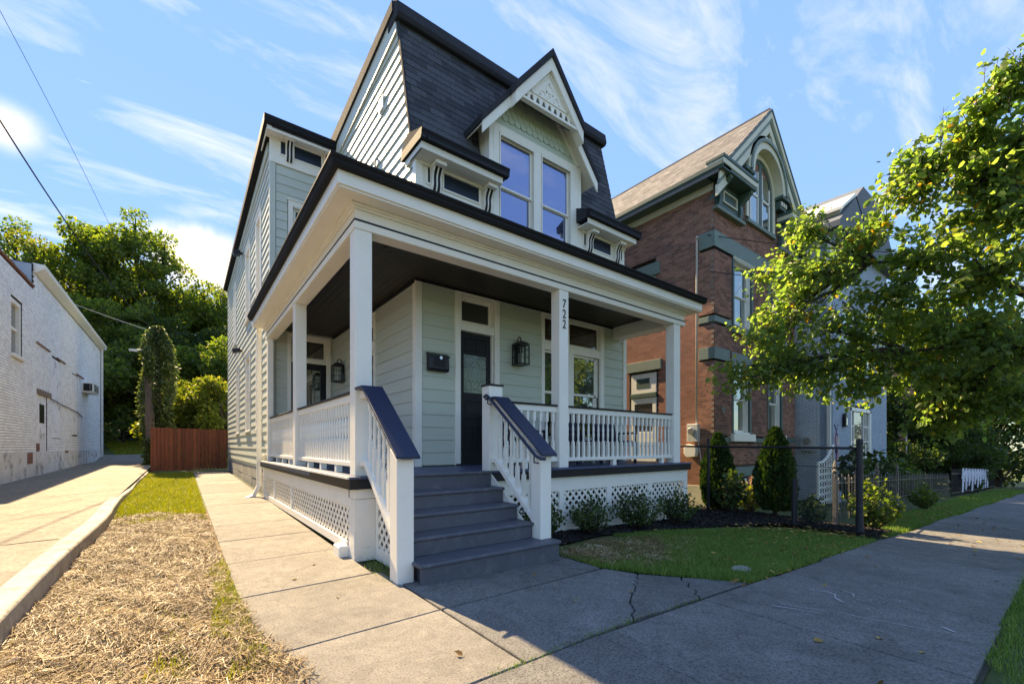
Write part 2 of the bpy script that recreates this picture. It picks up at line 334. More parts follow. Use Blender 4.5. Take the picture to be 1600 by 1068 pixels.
# ------------------------------------------------------------------ mesh helpers
class MB:
    def __init__(s):
        s.v = []; s.f = []
    def add(s, vs, fs):
        o = len(s.v); s.v += [tuple(x) for x in vs]; s.f += [tuple(i + o for i in f) for f in fs]; return s
    def box(s, x0, x1, y0, y1, z0, z1):
        if x0 > x1: x0, x1 = x1, x0
        if y0 > y1: y0, y1 = y1, y0
        if z0 > z1: z0, z1 = z1, z0
        return s.add([(x0, y0, z0), (x1, y0, z0), (x1, y1, z0), (x0, y1, z0), (x0, y0, z1), (x1, y0, z1), (x1, y1, z1), (x0, y1, z1)],
                     [(0, 3, 2, 1), (4, 5, 6, 7), (0, 1, 5, 4), (1, 2, 6, 5), (2, 3, 7, 6), (3, 0, 4, 7)])
    def prism(s, poly, axis, a0, a1):
        """polygon in the two other axes (in xyz order), extruded along axis"""
        n = len(poly)
        def P(p, a):
            return {'x': (a, p[0], p[1]), 'y': (p[0], a, p[1]), 'z': (p[0], p[1], a)}[axis]
        vs = [P(p, a0) for p in poly] + [P(p, a1) for p in poly]
        fs = [tuple(range(n))[::-1], tuple(range(n, 2 * n))] + [(i, (i + 1) % n, n + (i + 1) % n, n + i) for i in range(n)]
        return s.add(vs, fs)
    def bar(s, p, q, w, h, up=(0, 0, 1)):
        p = Vector(p); q = Vector(q); d = (q - p).normalized(); u = Vector(up)
        r = d.cross(u)
        if r.length < 1e-4: r = d.cross(Vector((0, 1, 0)))
        r.normalize(); u = r.cross(d).normalized()
        vs = []
        for c in (p, q):
            for a, b in ((-1, -1), (1, -1), (1, 1), (-1, 1)):
                vs.append(c + r * (a * w / 2) + u * (b * h / 2))
        return s.add(vs, [(0, 1, 2, 3)[::-1], (4, 5, 6, 7), (0, 1, 5, 4), (1, 2, 6, 5), (2, 3, 7, 6), (3, 0, 4, 7)])
    def tube(s, pts, r, n=6, cap=True):
        pts = [Vector(p) for p in pts]; rs = r if isinstance(r, (list, tuple)) else [r] * len(pts)
        o = len(s.v); prevu = None
        for i, p in enumerate(pts):
            d = (pts[min(i + 1, len(pts) - 1)] - pts[max(i - 1, 0)]).normalized()
            u = prevu if prevu is not None else (Vector((0, 0, 1)) if abs(d.z) < 0.9 else Vector((1, 0, 0)))
            u = (u - d * u.dot(d))
            if u.length < 1e-5: u = d.orthogonal()
            u.normalize(); w = d.cross(u); prevu = u
            for k in range(n):
                a = 2 * math.pi * k / n
                s.v.append(tuple(p + (u * math.cos(a) + w * math.sin(a)) * rs[i]))
        for i in range(len(pts) - 1):
            for k in range(n):
                s.f.append((o + i * n + k, o + i * n + (k + 1) % n, o + (i + 1) * n + (k + 1) % n, o + (i + 1) * n + k))
        if cap:
            s.f.append(tuple(o + k for k in range(n))[::-1]); s.f.append(tuple(o + (len(pts) - 1) * n + k for k in range(n)))
        return s
    def lathe(s, prof, n=10, c=(0, 0, 0)):
        o = len(s.v)
        for r, z in prof:
            for k in range(n):
                a = 2 * math.pi * (k + 0.5) / n
                s.v.append((c[0] + r * math.cos(a), c[1] + r * math.sin(a), c[2] + z))
        for i in range(len(prof) - 1):
            for k in range(n):
                s.f.append((o + i * n + k, o + i * n + (k + 1) % n, o + (i + 1) * n + (k + 1) % n, o + (i + 1) * n + k))
        s.f.append(tuple(o + k for k in range(n))[::-1]); s.f.append(tuple(o + (len(prof) - 1) * n + k for k in range(n)))
        return s
    def mesh(s, name, m, smooth=False, fix=True):
        me = bpy.data.meshes.new(name)
        me.from_pydata(s.v, [], s.f)
        if fix and len(s.f) < 6000:
            b = bmesh.new(); b.from_mesh(me); bmesh.ops.recalc_face_normals(b, faces=b.faces); b.to_mesh(me); b.free()
        if m is not None: me.materials.append(m)
        if smooth: me.polygons.foreach_set("use_smooth", [True] * len(me.polygons))
        me.update()
        return me

def place(name, me, parent=None, loc=None, bevel=0.0):
    o = bpy.data.objects.new(name, me)
    COL.objects.link(o)
    if parent is not None:
        o.parent = parent
        p = loc if loc is not None else (-parent['ox'], -parent['oy'], -parent['oz'])
        o.location = p
    elif loc is not None:
        o.location = loc
    o['ox'] = 0.0; o['oy'] = 0.0; o['oz'] = 0.0
    if bevel:
        b = o.modifiers.new("bevel", 'BEVEL'); b.width = bevel; b.segments = 1; b.limit_method = 'ANGLE'; b.angle_limit = math.radians(40)
    return o

def obj(name, mb, m, parent=None, loc=None, bevel=0.0, smooth=False, label=None, kind=None, cat=None, group=None):
    if isinstance(m, str): m = M[m]
    me = mb if isinstance(mb, bpy.types.Mesh) else mb.mesh(name, m, smooth)
    o = place(name, me, parent, loc, bevel)
    tag(o, label, cat, group, kind)
    return o

def tag(o, label=None, cat=None, group=None, kind=None):
    if label: o['label'] = label
    if cat: o['category'] = cat
    if group: o['group'] = group
    if kind: o['kind'] = kind
    return o

def thing(name, label, cat, loc, group=None, rz=0.0):
    """an Empty at the base of a thing; parts built in world coordinates hang under it"""
    o = bpy.data.objects.new(name, None); COL.objects.link(o)
    o.location = loc; o.rotation_euler = (0, 0, rz); o.empty_display_size = 0.2
    o['ox'], o['oy'], o['oz'] = float(loc[0]), float(loc[1]), float(loc[2])
    return tag(o, label, cat, group)

def local_thing(name, label, cat, loc, group=None, rz=0.0, scale=1.0):
    """same, but its parts are built in local coordinates"""
    o = thing(name, label, cat, loc, group, rz)
    o['ox'] = o['oy'] = o['oz'] = 0.0
    o.scale = (scale,) * 3
    return o

def copy_tree(o, parent=None):
    c = o.copy(); COL.objects.link(c)
    if parent is not None: c.parent = parent
    for ch in list(o.children):
        copy_tree(ch, c)
    return c

def np_mesh(name, V, F, m, smooth=False):
    """V (n,3), F (k,m) all faces with the same vertex count"""
    me = bpy.data.meshes.new(name)
    V = np.asarray(V, dtype=np.float32); F = np.asarray(F, dtype=np.int32)
    k = F.shape[1]
    me.vertices.add(len(V)); me.vertices.foreach_set("co", V.ravel())
    me.loops.add(F.size); me.loops.foreach_set("vertex_index", F.ravel())
    me.polygons.add(len(F))
    me.polygons.foreach_set("loop_start", np.arange(0, F.size, k, dtype=np.int32))
    me.polygons.foreach_set("loop_total", np.full(len(F), k, dtype=np.int32))
    if m is not None: me.materials.append(m)
    me.polygons.foreach_set("use_smooth", np.full(len(F), bool(smooth)))
    me.update(calc_edges=True)
    return me

def unit(a):
    return a / np.maximum(np.linalg.norm(a, axis=1, keepdims=True), 1e-9)

LEAF6 = (np.array([(0, 0, 0), (-0.34, 0.28, 0.05), (-0.26, 0.70, 0.04), (0, 1.0, -0.06), (0.26, 0.70, 0.04), (0.34, 0.28, 0.05)]),
         np.array([(0, 3, 2, 1), (0, 5, 4, 3)]))
LEAF4 = (np.array([(0, 0, 0), (-0.38, 0.45, 0.08), (0, 1.0, 0), (0.38, 0.45, 0.08)]), np.array([(0, 2, 1), (0, 3, 2)]))

def leaf_cards(P, D, size, shape=LEAF6, rs=NR, droop=0.0, sizevar=0.3):
    """one leaf per point P, tip direction D, random roll"""
    n = len(P)
    d = unit(np.asarray(D) + np.array([0, 0, -droop]))
    r = unit(np.cross(d, unit(rs.normal(size=(n, 3)))))
    u = np.cross(r, d)
    s = size * (1 + sizevar * rs.uniform(-1, 1, size=(n, 1)))
    T, F = shape
    V = P[:, None, :] + s[:, :, None] * (T[None, :, 0:1] * r[:, None, :] + T[None, :, 1:2] * d[:, None, :] + T[None, :, 2:3] * u[:, None, :])
    k = len(T)
    FF = (F[None] + (np.arange(n) * k)[:, None, None]).reshape(-1, F.shape[1])
    return V.reshape(-1, 3), FF

# ------------------------------------------------------------------ terrain
def g(x, y):
    z = -0.039 * min(max(0.0, x - 2.5), 60.0) + 0.0115 * min(max(0.0, y - 4.0), 26.0)
    if y > 34: z += 0.17 * min(y - 34.0, 60.0)
    if y < -1.3: z += -0.05
    return z
def gv(X, Y):
    z = -0.039 * np.clip(X - 2.5, 0, 60) + 0.0115 * np.clip(Y - 4, 0, 26) + 0.17 * np.clip(Y - 34, 0, 60)
    return z

def sheet(xs, ys, dz, thick=0.0):
    mb = MB()
    for j, y in enumerate(ys):
        for i, x in enumerate(xs):
            mb.v.append((x, y, g(x, y) + dz))
    n = len(xs)
    for j in range(len(ys) - 1):
        for i in range(n - 1):
            mb.f.append((j * n + i, j * n + i + 1, (j + 1) * n + i + 1, (j + 1) * n + i))
    return mb

def shrink(poly, d):
    """inset a CCW polygon by d"""
    n = len(poly); out = []
    for i in range(n):
        a = Vector(poly[i - 1]); b = Vector(poly[i]); c = Vector(poly[(i + 1) % n])
        e1 = (b - a).normalized(); e2 = (c - b).normalized()
        n1 = Vector((-e1.y, e1.x)); n2 = Vector((-e2.y, e2.x))
        m = n1 + n2
        if m.length < 1e-3: m = n1
        m = m / max(0.35, m.dot(n1))
        out.append((b.x + m.x * d, b.y + m.y * d))
    return out

def slab(poly, parent, m='concrete', gap=0.006, top=0.0, depth=0.09, name='slab', tilt=0.0):
    p = shrink(poly, gap)
    mb = MB()
    n = len(p)
    dz = R.uniform(-tilt, tilt)
    mb.add([(x, y, g(x, y) + top + dz) for x, y in p] + [(x, y, g(x, y) + top - depth) for x, y in p],
           [tuple(range(n)), tuple(range(n, 2 * n))[::-1]] + [(i, i + n, (i + 1) % n + n, (i + 1) % n) for i in range(n)])
    return obj(name, mb, m, parent, bevel=0.006)

def jag(a, b, k, amp, rr):
    pts = []
    a = Vector(a); b = Vector(b); d = b - a; nrm = Vector((-d.y, d.x)).normalized()
    for i in range(1, k):
        pts.append(tuple(a + d * (i / k) + nrm * rr.uniform(-amp, amp)))
    return pts

def in_poly(X, Y, poly):
    inside = np.zeros(len(X), bool)
    n = len(poly)
    for i in range(n):
        x1, y1 = poly[i]; x2, y2 = poly[(i + 1) % n]
        c = ((y1 > Y) != (y2 > Y)) & (X < (x2 - x1) * (Y - y1) / (y2 - y1 + 1e-12) + x1)
        inside ^= c
    return inside

def scatter_poly(poly, n, rs):
    P = np.array(poly); lo = P.min(0); hi = P.max(0)
    X = rs.uniform(lo[0], hi[0], n * 3); Y = rs.uniform(lo[1], hi[1], n * 3)
    k = in_poly(X, Y, poly)
    return X[k][:n], Y[k][:n]

# ================================================================== SETTING
xs = [-400, -150, -60, -30, -15, -8, -4, -1, 1, 2.5, 4, 6, 8, 10, 13, 17, 22, 30, 40, 62, 100, 180, 400]
ys = [-300, -100, -40, -20, -9, -1.3001, -1.2999, 0.5, 2, 4, 7, 12, 20, 30, 34, 37, 40, 45, 50, 60, 75, 94, 140, 300, 700]
obj('ground', sheet(xs, ys, -0.05), 'grass_ground', kind='structure')
mb = MB()
for x0, x1 in zip([-60, -20, 2.5, 20, 62], [-20, 2.5, 20, 62, 120]):
    mb.add([(x0, -9, g(x0, -9) - 0.02), (x1, -9, g(x1, -9) - 0.02), (x1, -1.45, g(x1, -9) - 0.02), (x0, -1.45, g(x0, -9) - 0.02)], [(0, 1, 2, 3)])
obj('road', mb, 'asphalt', kind='structure')

# driveway to the left of the kerb
mb = MB()
ydr = [-1.2, 2, 4, 7, 10, 13, 16, 20, 24, 28, 30, 33, 36]
for i, y in enumerate(ydr):
    for x in (-12, -3.8, -2.5, -1.10):
        mb.v.append((x, y, g(0, y) + 0.135))
for i in range(len(ydr) - 1):
    for k in range(3):
        mb.f.append((i * 4 + k, i * 4 + k + 1, i * 4 + 5 + k, i * 4 + 4 + k))
drive = obj('driveway', mb, 'drive', kind='structure')
# long cracks in the driveway: real grooves cannot be cut in a sheet, so thin seams of soil lie in it
mb = MB()
rr = random.Random(3)
for (ax, ay), (bx, by) in [((-2.7, 8.6), (-1.2, 11.2)), ((-2.4, 13.0), (-1.2, 14.2)), ((-3.4, 19.0), (-1.25, 19.8)), ((-3.0, 7.0), (-1.2, 7.6)), ((-2.2, 10.3), (-1.6, 12.6))]:
    pts = [(ax, ay)] + jag((ax, ay), (bx, by), 9, 0.06, rr) + [(bx, by)]
    for p, q in zip(pts[:-1], pts[1:]):
        w = rr.uniform(0.006, 0.02)
        z = g(0, p[1]) + 0.139; z2 = g(0, q[1]) + 0.139
        mb.add([(p[0], p[1] - w, z), (q[0], q[1] - w, z2), (q[0], q[1] + w, z2), (p[0], p[1] + w, z)], [(0, 1, 2, 3)])
obj('crack', mb, 'dirt_crack', drive, kind='stuff')

# kerb of long concrete blocks between driveway and straw strip
kerb = obj('kerb', MB().box(-1.10, -0.98, 1.0, 22.5, -0.15, 0.02), 'kerb', kind='structure')
def kx(y):
    return -0.93 - 0.025 * math.sin(y * 0.42) - 0.015 * math.sin(y * 1.1 + 1) - (0.10 * min(1, max(0, (y - 9) / 4)) if y > 9 else 0)
yy = 1.0; kr = random.Random(5)
while yy < 22.4:
    L_ = kr.uniform(2.2, 3.1); y1 = min(22.6, yy + L_)
    m_ = MB(); N = 6
    dzb = kr.uniform(-0.006, 0.008)
    for i in range(N + 1):
        y = yy + 0.006 + (y1 - yy - 0.012) * i / N
        x = kx(y); h = 0.16 * (1 if y < 10 else max(0.35, 1 - (y - 10) / 8)) + g(0, y) + dzb + (0.02 if y > 10 else 0)
        wd = 0.225
        m_.v += [(x, y, g(0, y) - 0.12), (x - 0.012, y, h - 0.015), (x - 0.03, y, h), (x - wd + 0.02, y, h), (x - wd, y, h - 0.02), (x - wd, y, g(0, y) - 0.12)]
    for i in range(N):
        for k in range(6):
            m_.f.append((i * 6 + k, i * 6 + (k + 1) % 6, (i + 1) * 6 + (k + 1) % 6, (i + 1) * 6 + k))
    m_.f.append(tuple(range(6))); m_.f.append(tuple(N * 6 + k for k in range(6))[::-1])
    obj('kerb_block', m_, 'kerb', kerb, bevel=0.008)
    yy = y1

# side walkway, front walk and street sidewalk: real slabs over a soil bed
bed = sheet([0.36, 1.66], [2.0, 4.0, 12, 22, 23.4], -0.035)
walk = obj('walkway', bed, 'dirt_crack', kind='structure')
yj = [2.055, 3.09, 4.40, 5.68, 6.98, 8.28, 9.6, 10.9, 12.2, 13.5, 14.8, 16.1, 17.4, 18.7, 20.0, 21.3, 22.4]
for i in range(len(yj) - 1):
    a, b = yj[i], yj[i + 1]
    xr = 1.665 if b < 5.0 else 1.575
    xl0 = 0.44 if a < 3 else 0.385
    yr = 0.045 if a > 2.1 else 0.0; yr2 = 0.045
    slab([(xl0, a), (xr, a + yr), (xr, b + yr2), (0.385, b)], walk, tilt=0.002)
bed2 = sheet([1.64, 2.5, 4.6], [2.0, 4.15], -0.035)
fwalk = obj('front_walk', bed2, 'dirt_crack', kind='structure')
rr = random.Random(12)
c1 = [(2.755, 2.085)] + jag((2.755, 2.085), (3.08, 2.36), 9, 0.022, rr) + [(3.08, 2.36)] + jag((3.08, 2.36), (3.90, 2.90), 14, 0.026, rr) + [(3.90, 2.90)]
c2 = [(3.70, 2.075)] + jag((3.70, 2.075), (4.20, 2.56), 10, 0.026, rr) + [(4.20, 2.56)]
mj = [(1.675, 2.055)] + jag((1.675, 2.055), (2.755, 2.085), 12, 0.012, rr)
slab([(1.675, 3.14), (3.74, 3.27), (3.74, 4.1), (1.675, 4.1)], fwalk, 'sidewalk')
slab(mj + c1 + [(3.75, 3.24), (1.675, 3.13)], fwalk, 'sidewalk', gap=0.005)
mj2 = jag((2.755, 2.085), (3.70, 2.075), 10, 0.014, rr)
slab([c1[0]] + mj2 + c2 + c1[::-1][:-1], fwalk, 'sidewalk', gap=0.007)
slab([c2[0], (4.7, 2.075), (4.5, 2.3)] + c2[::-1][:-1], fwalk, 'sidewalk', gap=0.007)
# sidewalk
bed3 = sheet([-9, 0, 2.5, 8, 16, 30, 62], [0.36, 2.06], -0.035)
side = obj('sidewalk', bed3, 'dirt_crack', kind='structure')
xj = [-8.9, -7.4, -5.9, -4.4, -3.0, -1.6, -0.2, 0.95, 2.31, 3.70, 5.15, 6.6, 8.05, 9.5, 10.9, 12.3, 13.8, 15.2, 16.7, 18.1, 19.6, 21, 23, 25, 27, 30, 33, 37, 42, 48, 56]
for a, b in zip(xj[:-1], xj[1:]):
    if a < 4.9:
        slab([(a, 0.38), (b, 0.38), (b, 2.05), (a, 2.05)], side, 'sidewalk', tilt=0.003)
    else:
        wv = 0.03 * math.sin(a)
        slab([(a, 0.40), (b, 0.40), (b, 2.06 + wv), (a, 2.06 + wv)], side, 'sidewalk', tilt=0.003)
# chalk scribbles left on the sidewalk
mb = MB()
rr = random.Random(8)
def chalk(pts, w=0.012):
    for p, q in zip(pts[:-1], pts[1:]):
        d = Vector((q[0] - p[0], q[1] - p[1])); nn = Vector((-d.y, d.x)).normalized() * w * rr.uniform(0.5, 1.1)
        zz = 0.007
        mb.add([(p[0] - nn.x, p[1] - nn.y, g(*p) + zz), (q[0] - nn.x, q[1] - nn.y, g(*q) + zz), (q[0] + nn.x, q[1] + nn.y, g(*q) + zz), (p[0] + nn.x, p[1] + nn.y, g(*p) + zz)], [(0, 1, 2, 3)])
chalk([(4.88, 1.62), (4.97, 1.50), (4.93, 1.42), (4.80, 1.38), (4.72, 1.30)])
chalk([(5.15, 1.42), (5.12, 1.33), (5.02, 1.30)])
chalk([(4.05, 1.62), (4.12, 1.47), (4.20, 1.31)], 0.008); chalk([(4.17, 1.60), (4.24, 1.42), (4.30, 1.30)], 0.005)
chalk([(4.36, 1.17), (4.42, 0.95), (4.50, 0.72), (4.55, 0.60)], 0.006); chalk([(4.68, 0.66), (4.62, 0.58)], 0.012)
chalk([(5.0, 0.66), (4.97, 0.60)], 0.01)
for k in range(26):
    x = rr.uniform(4.6, 5.3); y = rr.uniform(1.0, 1.25); chalk([(x, y), (x + rr.uniform(-.04, .06), y + rr.uniform(-.03, .02))], 0.004)
obj('chalk_mark', mb, 'chalk', side, kind='stuff')

# weeds and soil in the widest joint
P = []
rr = random.Random(4)

# straw strip and grass strips beside the walk (soil sheets; blades further down)
obj('straw_bed', sheet([-0.99, -0.4, 0.39], [1.0, 2.06, 3, 4, 6, 8, 10.5], -0.022), 'straw_base', kind='structure')
obj('grass_strip', sheet([-1.1, -0.3, 0.39], [10.4, 13, 16, 19, 22.6], -0.018), 'grass_ground', kind='structure')
lawn_poly = [(3.74, 4.25), (3.735, 3.3), (3.98, 2.88), (4.28, 2.50), (4.62, 2.09), (9.25, 2.09), (9.35, 2.9), (9.3, 3.5), (8.2, 4.1), (6.6, 4.42), (5.2, 4.55)]
mb = MB(); n = len(lawn_poly); mb.add([(x, y, g(x, y) + 0.004) for x, y in lawn_poly], [tuple(range(n))])
obj('lawn', mb, 'grass_ground', kind='structure')
bed_poly = [(3.66, 5.12), (3.70, 4.24), (5.2, 4.54), (6.6, 4.41), (8.2, 4.09), (9.29, 3.49), (9.34, 2.9), (9.24, 2.08), (10.3, 2.10), (10.9, 5.6), (8.6, 6.2), (8.55, 5.12)]
mb = MB(); n = len(bed_poly); mb.add([(x, y, g(x, y) + 0.03 + (0.05 if x > 8.8 else 0)) for x, y in bed_poly], [tuple(range(n))])
obj('mulch_bed', mb, 'mulch', kind='structure')

# ================================================================== THE HOUSE
XW, XR, YF, YW, XL, YB = 3.147, 8.65, 6.80, 11.75, 1.70, 23.62
ZD = 0.965                       # porch deck
house = thing('house', 'sage green three storey house with black mansard roof and wraparound white porch', 'house', (5.5, 9.0, 0.0))
H_ = house

def y_m(z):                      # mansard face
    return 7.0 + (z - 6.66) * 0.6 / 2.54
# --- solid cores behind the cladding
mb = MB()
mb.prism([(YF + 0.16, 0.1), (YF + 0.16, 6.6), (7.14, 6.66), (7.74, 9.2), (11.9, 8.86), (23.4, 8.30), (23.4, 0.1)], 'x', XW + 0.15, XR - 0.12)
mb.box(XL + 0.15, XW + 0.2, YW + 0.16, YB - 0.1, 0.1, 8.2)
obj('inner_wall', mb, 'sage', H_)

BT, BB = 0.006, 0.021            # board thickness at the top and at the butt
EXPO = 0.218
def boards(parent, axis, plane, sgn, a0, a1, z0, z1, openings, m, expo=EXPO, bt=BT, bb=BB, zoff=0.0, seglen=None):
    """lap siding on a wall. axis 'x': wall along x at y=plane; axis 'y': wall along y at x=plane. sgn: outward direction.
    a0/a1 numbers or functions of z. openings: (a0, a1, z0, z1)"""
    z = z0 - zoff
    while z < z1 - 0.01:
        lo, hi = max(z, z0), min(z + expo, z1)
        cuts = sorted({lo, hi} | {c for o in openings for c in (o[2], o[3]) if lo + 0.004 < c < hi - 0.004})
        for l, h in zip(cuts[:-1], cuts[1:]):
            if h - l < 0.006: continue
            mid = (l + h) / 2
            A0 = a0(mid) if callable(a0) else a0
            A1 = a1(mid) if callable(a1) else a1
            iv = [(A0, A1)]
            for o in openings:
                if o[2] - 0.003 <= mid <= o[3] + 0.003:
                    nx = []
                    for s, e in iv:
                        if o[1] <= s or o[0] >= e: nx.append((s, e)); continue
                        if o[0] > s + 0.01: nx.append((s, o[0]))
                        if o[1] < e - 0.01: nx.append((o[1], e))
                    iv = nx
            for s, e in iv:
                if seglen:
                    parts = []
                    p = s
                    first = R.uniform(0.4, 1.0) * seglen
                    while p < e - 0.3:
                        q = min(e, p + first); first = seglen
                        if e - q < 0.4: q = e
                        parts.append((p, q)); p = q
                else:
                    parts = [(s, e)]
                for s_, e_ in parts:
                    tb = bb + (bt - bb) * (l - z) / expo
                    tt = bb + (bt - bb) * (h - z) / expo
                    v = []
                    for aa in (s_ + 0.0012, e_ - 0.0012):
                        for off, zz in ((-0.03, l + 0.0008), (tb, l + 0.0008), (tt, h - 0.0008), (-0.03, h - 0.0008)):
                            pz = zz
                            pl = plane + sgn * off
                            v.append((aa, pl, pz) if axis == 'x' else (pl, aa, pz))
                    mb = MB().add(v, [(0, 1, 2, 3), (4, 5, 6, 7), (0, 1, 5, 4), (1, 2, 6, 5), (2, 3, 7, 6), (3, 0, 4, 7)])
                    obj('siding_board', mb, m, parent)
        z += expo

def window(parent, axis, plane, sgn, a0, a1, z0, z1, m_frame='white', m_glass='glass', sash=True, cas=0.10, rec=0.09, head=0.13, sill=True, casing=True, glass_in=0.045, curtain=False):
    """a framed window; a0..a1, z0..z1 is the opening. frame part with pane sub-parts. Depth direction is -sgn."""
    def bx(mb, u0, u1, d0, d1, w0, w1):
        p0, p1 = plane + sgn * d0, plane + sgn * d1
        if axis == 'x': mb.box(u0, u1, p0, p1, w0, w1)
        else: mb.box(p0, p1, u0, u1, w0, w1)
    fr = MB()
    if casing:
        bx(fr, a0 - cas, a0, -0.03, 0.042, z0 - 0.02, z1 + head)
        bx(fr, a1, a1 + cas, -0.03, 0.042, z0 - 0.02, z1 + head)
        bx(fr, a0, a1, -0.03, 0.042, z1, z1 + head)
        bx(fr, a0 - cas - 0.02, a1 + cas + 0.02, -0.03, 0.062, z1 + head, z1 + head + 0.03)
        if sill: bx(fr, a0 - cas - 0.03, a1 + cas + 0.03, -0.03, 0.085, z0 - 0.065, z0 - 0.02)
    # jambs
    bx(fr, a0 - 0.001, a0 + 0.022, -rec - 0.05, -0.0305, z0, z1)
    bx(fr, a1 - 0.022, a1 + 0.001, -rec - 0.05, -0.0305, z0, z1)
    bx(fr, a0 + 0.022, a1 - 0.022, -rec - 0.05, 0.036, z1 - 0.022, z1 - 0.0005)
    bx(fr, a0 + 0.022, a1 - 0.022, -rec - 0.05, 0.036, z0 - 0.0195, z0 + 0.022)
    f = obj('window', fr, m_frame, parent, bevel=0.004)
    b0, b1 = a0 + 0.024, a1 - 0.024
    c0, c1 = z0 + 0.024, z1 - 0.024
    if sash:
        mid = (c0 + c1) / 2
        for (l, h, dd) in ((mid - 0.018, c1, -rec + 0.035), (c0, mid + 0.018, -rec)):
            s = MB(); w = glass_in
            bx(s, b0, b0 + w, dd - 0.03, dd, l, h); bx(s, b1 - w, b1, dd - 0.03, dd, l, h)
            bx(s, b0 + w, b1 - w, dd - 0.03, dd, h - w, h); bx(s, b0 + w, b1 - w, dd - 0.03, dd, l, l + w * (1.3 if dd == -rec else 0.8))
            obj('sash', s, m_frame, f, bevel=0.003)
            p = MB(); bx(p, b0 + w - 0.004, b1 - w + 0.004, dd - 0.022, dd - 0.014, l + 0.02, h - 0.02)
            obj('pane', p, m_glass, f)
    else:
        s = MB(); w = glass_in; dd = -rec + 0.02
        bx(s, b0, b0 + w, dd - 0.03, dd, c0, c1); bx(s, b1 - w, b1, dd - 0.03, dd, c0, c1)
        bx(s, b0 + w, b1 - w, dd - 0.03, dd, c1 - w, c1); bx(s, b0 + w, b1 - w, dd - 0.03, dd, c0, c0 + w)
        obj('sash', s, m_frame, f, bevel=0.003)
        p = MB(); bx(p, b0 + w - 0.004, b1 - w + 0.004, dd - 0.022, dd - 0.014, c0 + 0.02, c1 - 0.02)
        obj('pane', p, m_glass, f)
    return f

# --- walls as parts, with their boards
fw = obj('front_wall', MB().box(XW + 0.03, XR - 0.03, YF + 0.13, YF + 0.155, 0.9, 6.2), 'sage', H_)
DOOR = (3.99, 4.74); DC = (3.88, 4.85)
WU = (5.92, 7.85)
op = [(DC[0] + 0.03, DC[1] - 0.03, 0.9, 4.13), (WU[0] + 0.03, WU[1] - 0.03, 1.50, 4.11)]
boards(fw, 'x', YF, -1, XW + 0.10, XR - 0.09, ZD + 0.02, 4.16, op, 'sage', seglen=1.7)
sw = obj('side_wall', MB().prism([(YF + 0.17, 0.9), (YF + 0.17, 6.5), (7.12, 6.66), (7.62, 8.8), (YW, 8.5), (YW, 0.9)], 'x', XW + 0.13, XW + 0.155), 'sage', H_)
boards(sw, 'y', XW, -1, YF + 0.09, YW - 0.02, ZD + 0.02, 4.14, [(8.66, 9.74, 1.50, 4.0)], 'sage_side', seglen=2.4)
boards(sw, 'y', XW, -1, lambda z: (YF + 0.08 if z < 6.6 else y_m(z) + 0.025), YW + 0.02, 4.75, 8.98, [], 'sage_side', bb=0.030,
       zoff=0.0, seglen=2.6)
wf = obj('wing_front_wall', MB().box(XL + 0.03, XW, YW + 0.13, YW + 0.155, 0.9, 8.2), 'sage', H_)
boards(wf, 'x', YW, -1, XL + 0.10, XW - 0.02, ZD + 0.02, 4.14, [(2.08, 3.02, 0.9, 4.04)], 'sage_side')
boards(wf, 'x', YW, -1, XL + 0.10, XW - 0.02, 4.6, 8.10, [(2.05, 2.96, 5.2, 7.33)], 'sage_side')
ws = obj('wing_side_wall', MB().box(XL + 0.13, XL + 0.155, YW + 0.17, YB - 0.1, 0.5, 8.3), 'sage', H_)
wwin = [(13.20, 14.10), (15.55, 16.65), (18.75, 19.65)]
upw = [(13.25, 14.10), (15.60, 16.65), (19.95, 20.65)]
op = [(a - 0.05, b + 0.05, 1.72, 4.25) for a, b in wwin] + [(a - 0.05, b + 0.05, 5.25, 7.65) for a, b in upw]
boards(ws, 'y', XL, -1, YW + 0.10, YB - 0.10, 0.80, 8.42, op, 'sage_side', bb=0.030, seglen=3.6)
for a, b in wwin: window(ws, 'y', XL, -1, a + 0.05, b - 0.05, 1.80, 4.12, cas=0.11, rec=0.08, m_glass='glass_dim')
for a, b in upw: window(ws, 'y', XL, -1, a + 0.05, b - 0.05, 5.32, 7.52, cas=0.11, rec=0.08, m_glass='glass_dim')
# wing side base: white band, foundation blocks
mb = MB(); mb.box(XL - 0.012, XL + 0.06, YW + 0.1, YB - 0.05, 0.70, 0.80)
obj('base_board', mb, 'sage_side', H_)
fnd = obj('foundation', MB().box(XL + 0.02, XL + 0.2, YW + 0.05, YB - 0.1, -0.1, 0.70), 'foundation', H_)
yb = YW + 0.08
while yb < YB - 0.3:
    l = R.uniform(0.9, 1.5)
    for z0_, z1_ in ((0.02, 0.36), (0.37, 0.69)):
        obj('foundation_block', MB().box(XL - 0.005 + R.uniform(-.006, .006), XL + 0.05, yb, min(yb + l, YB - 0.1) - 0.012, z0_, z1_), 'foundation', fnd, bevel=0.01)
    yb += l
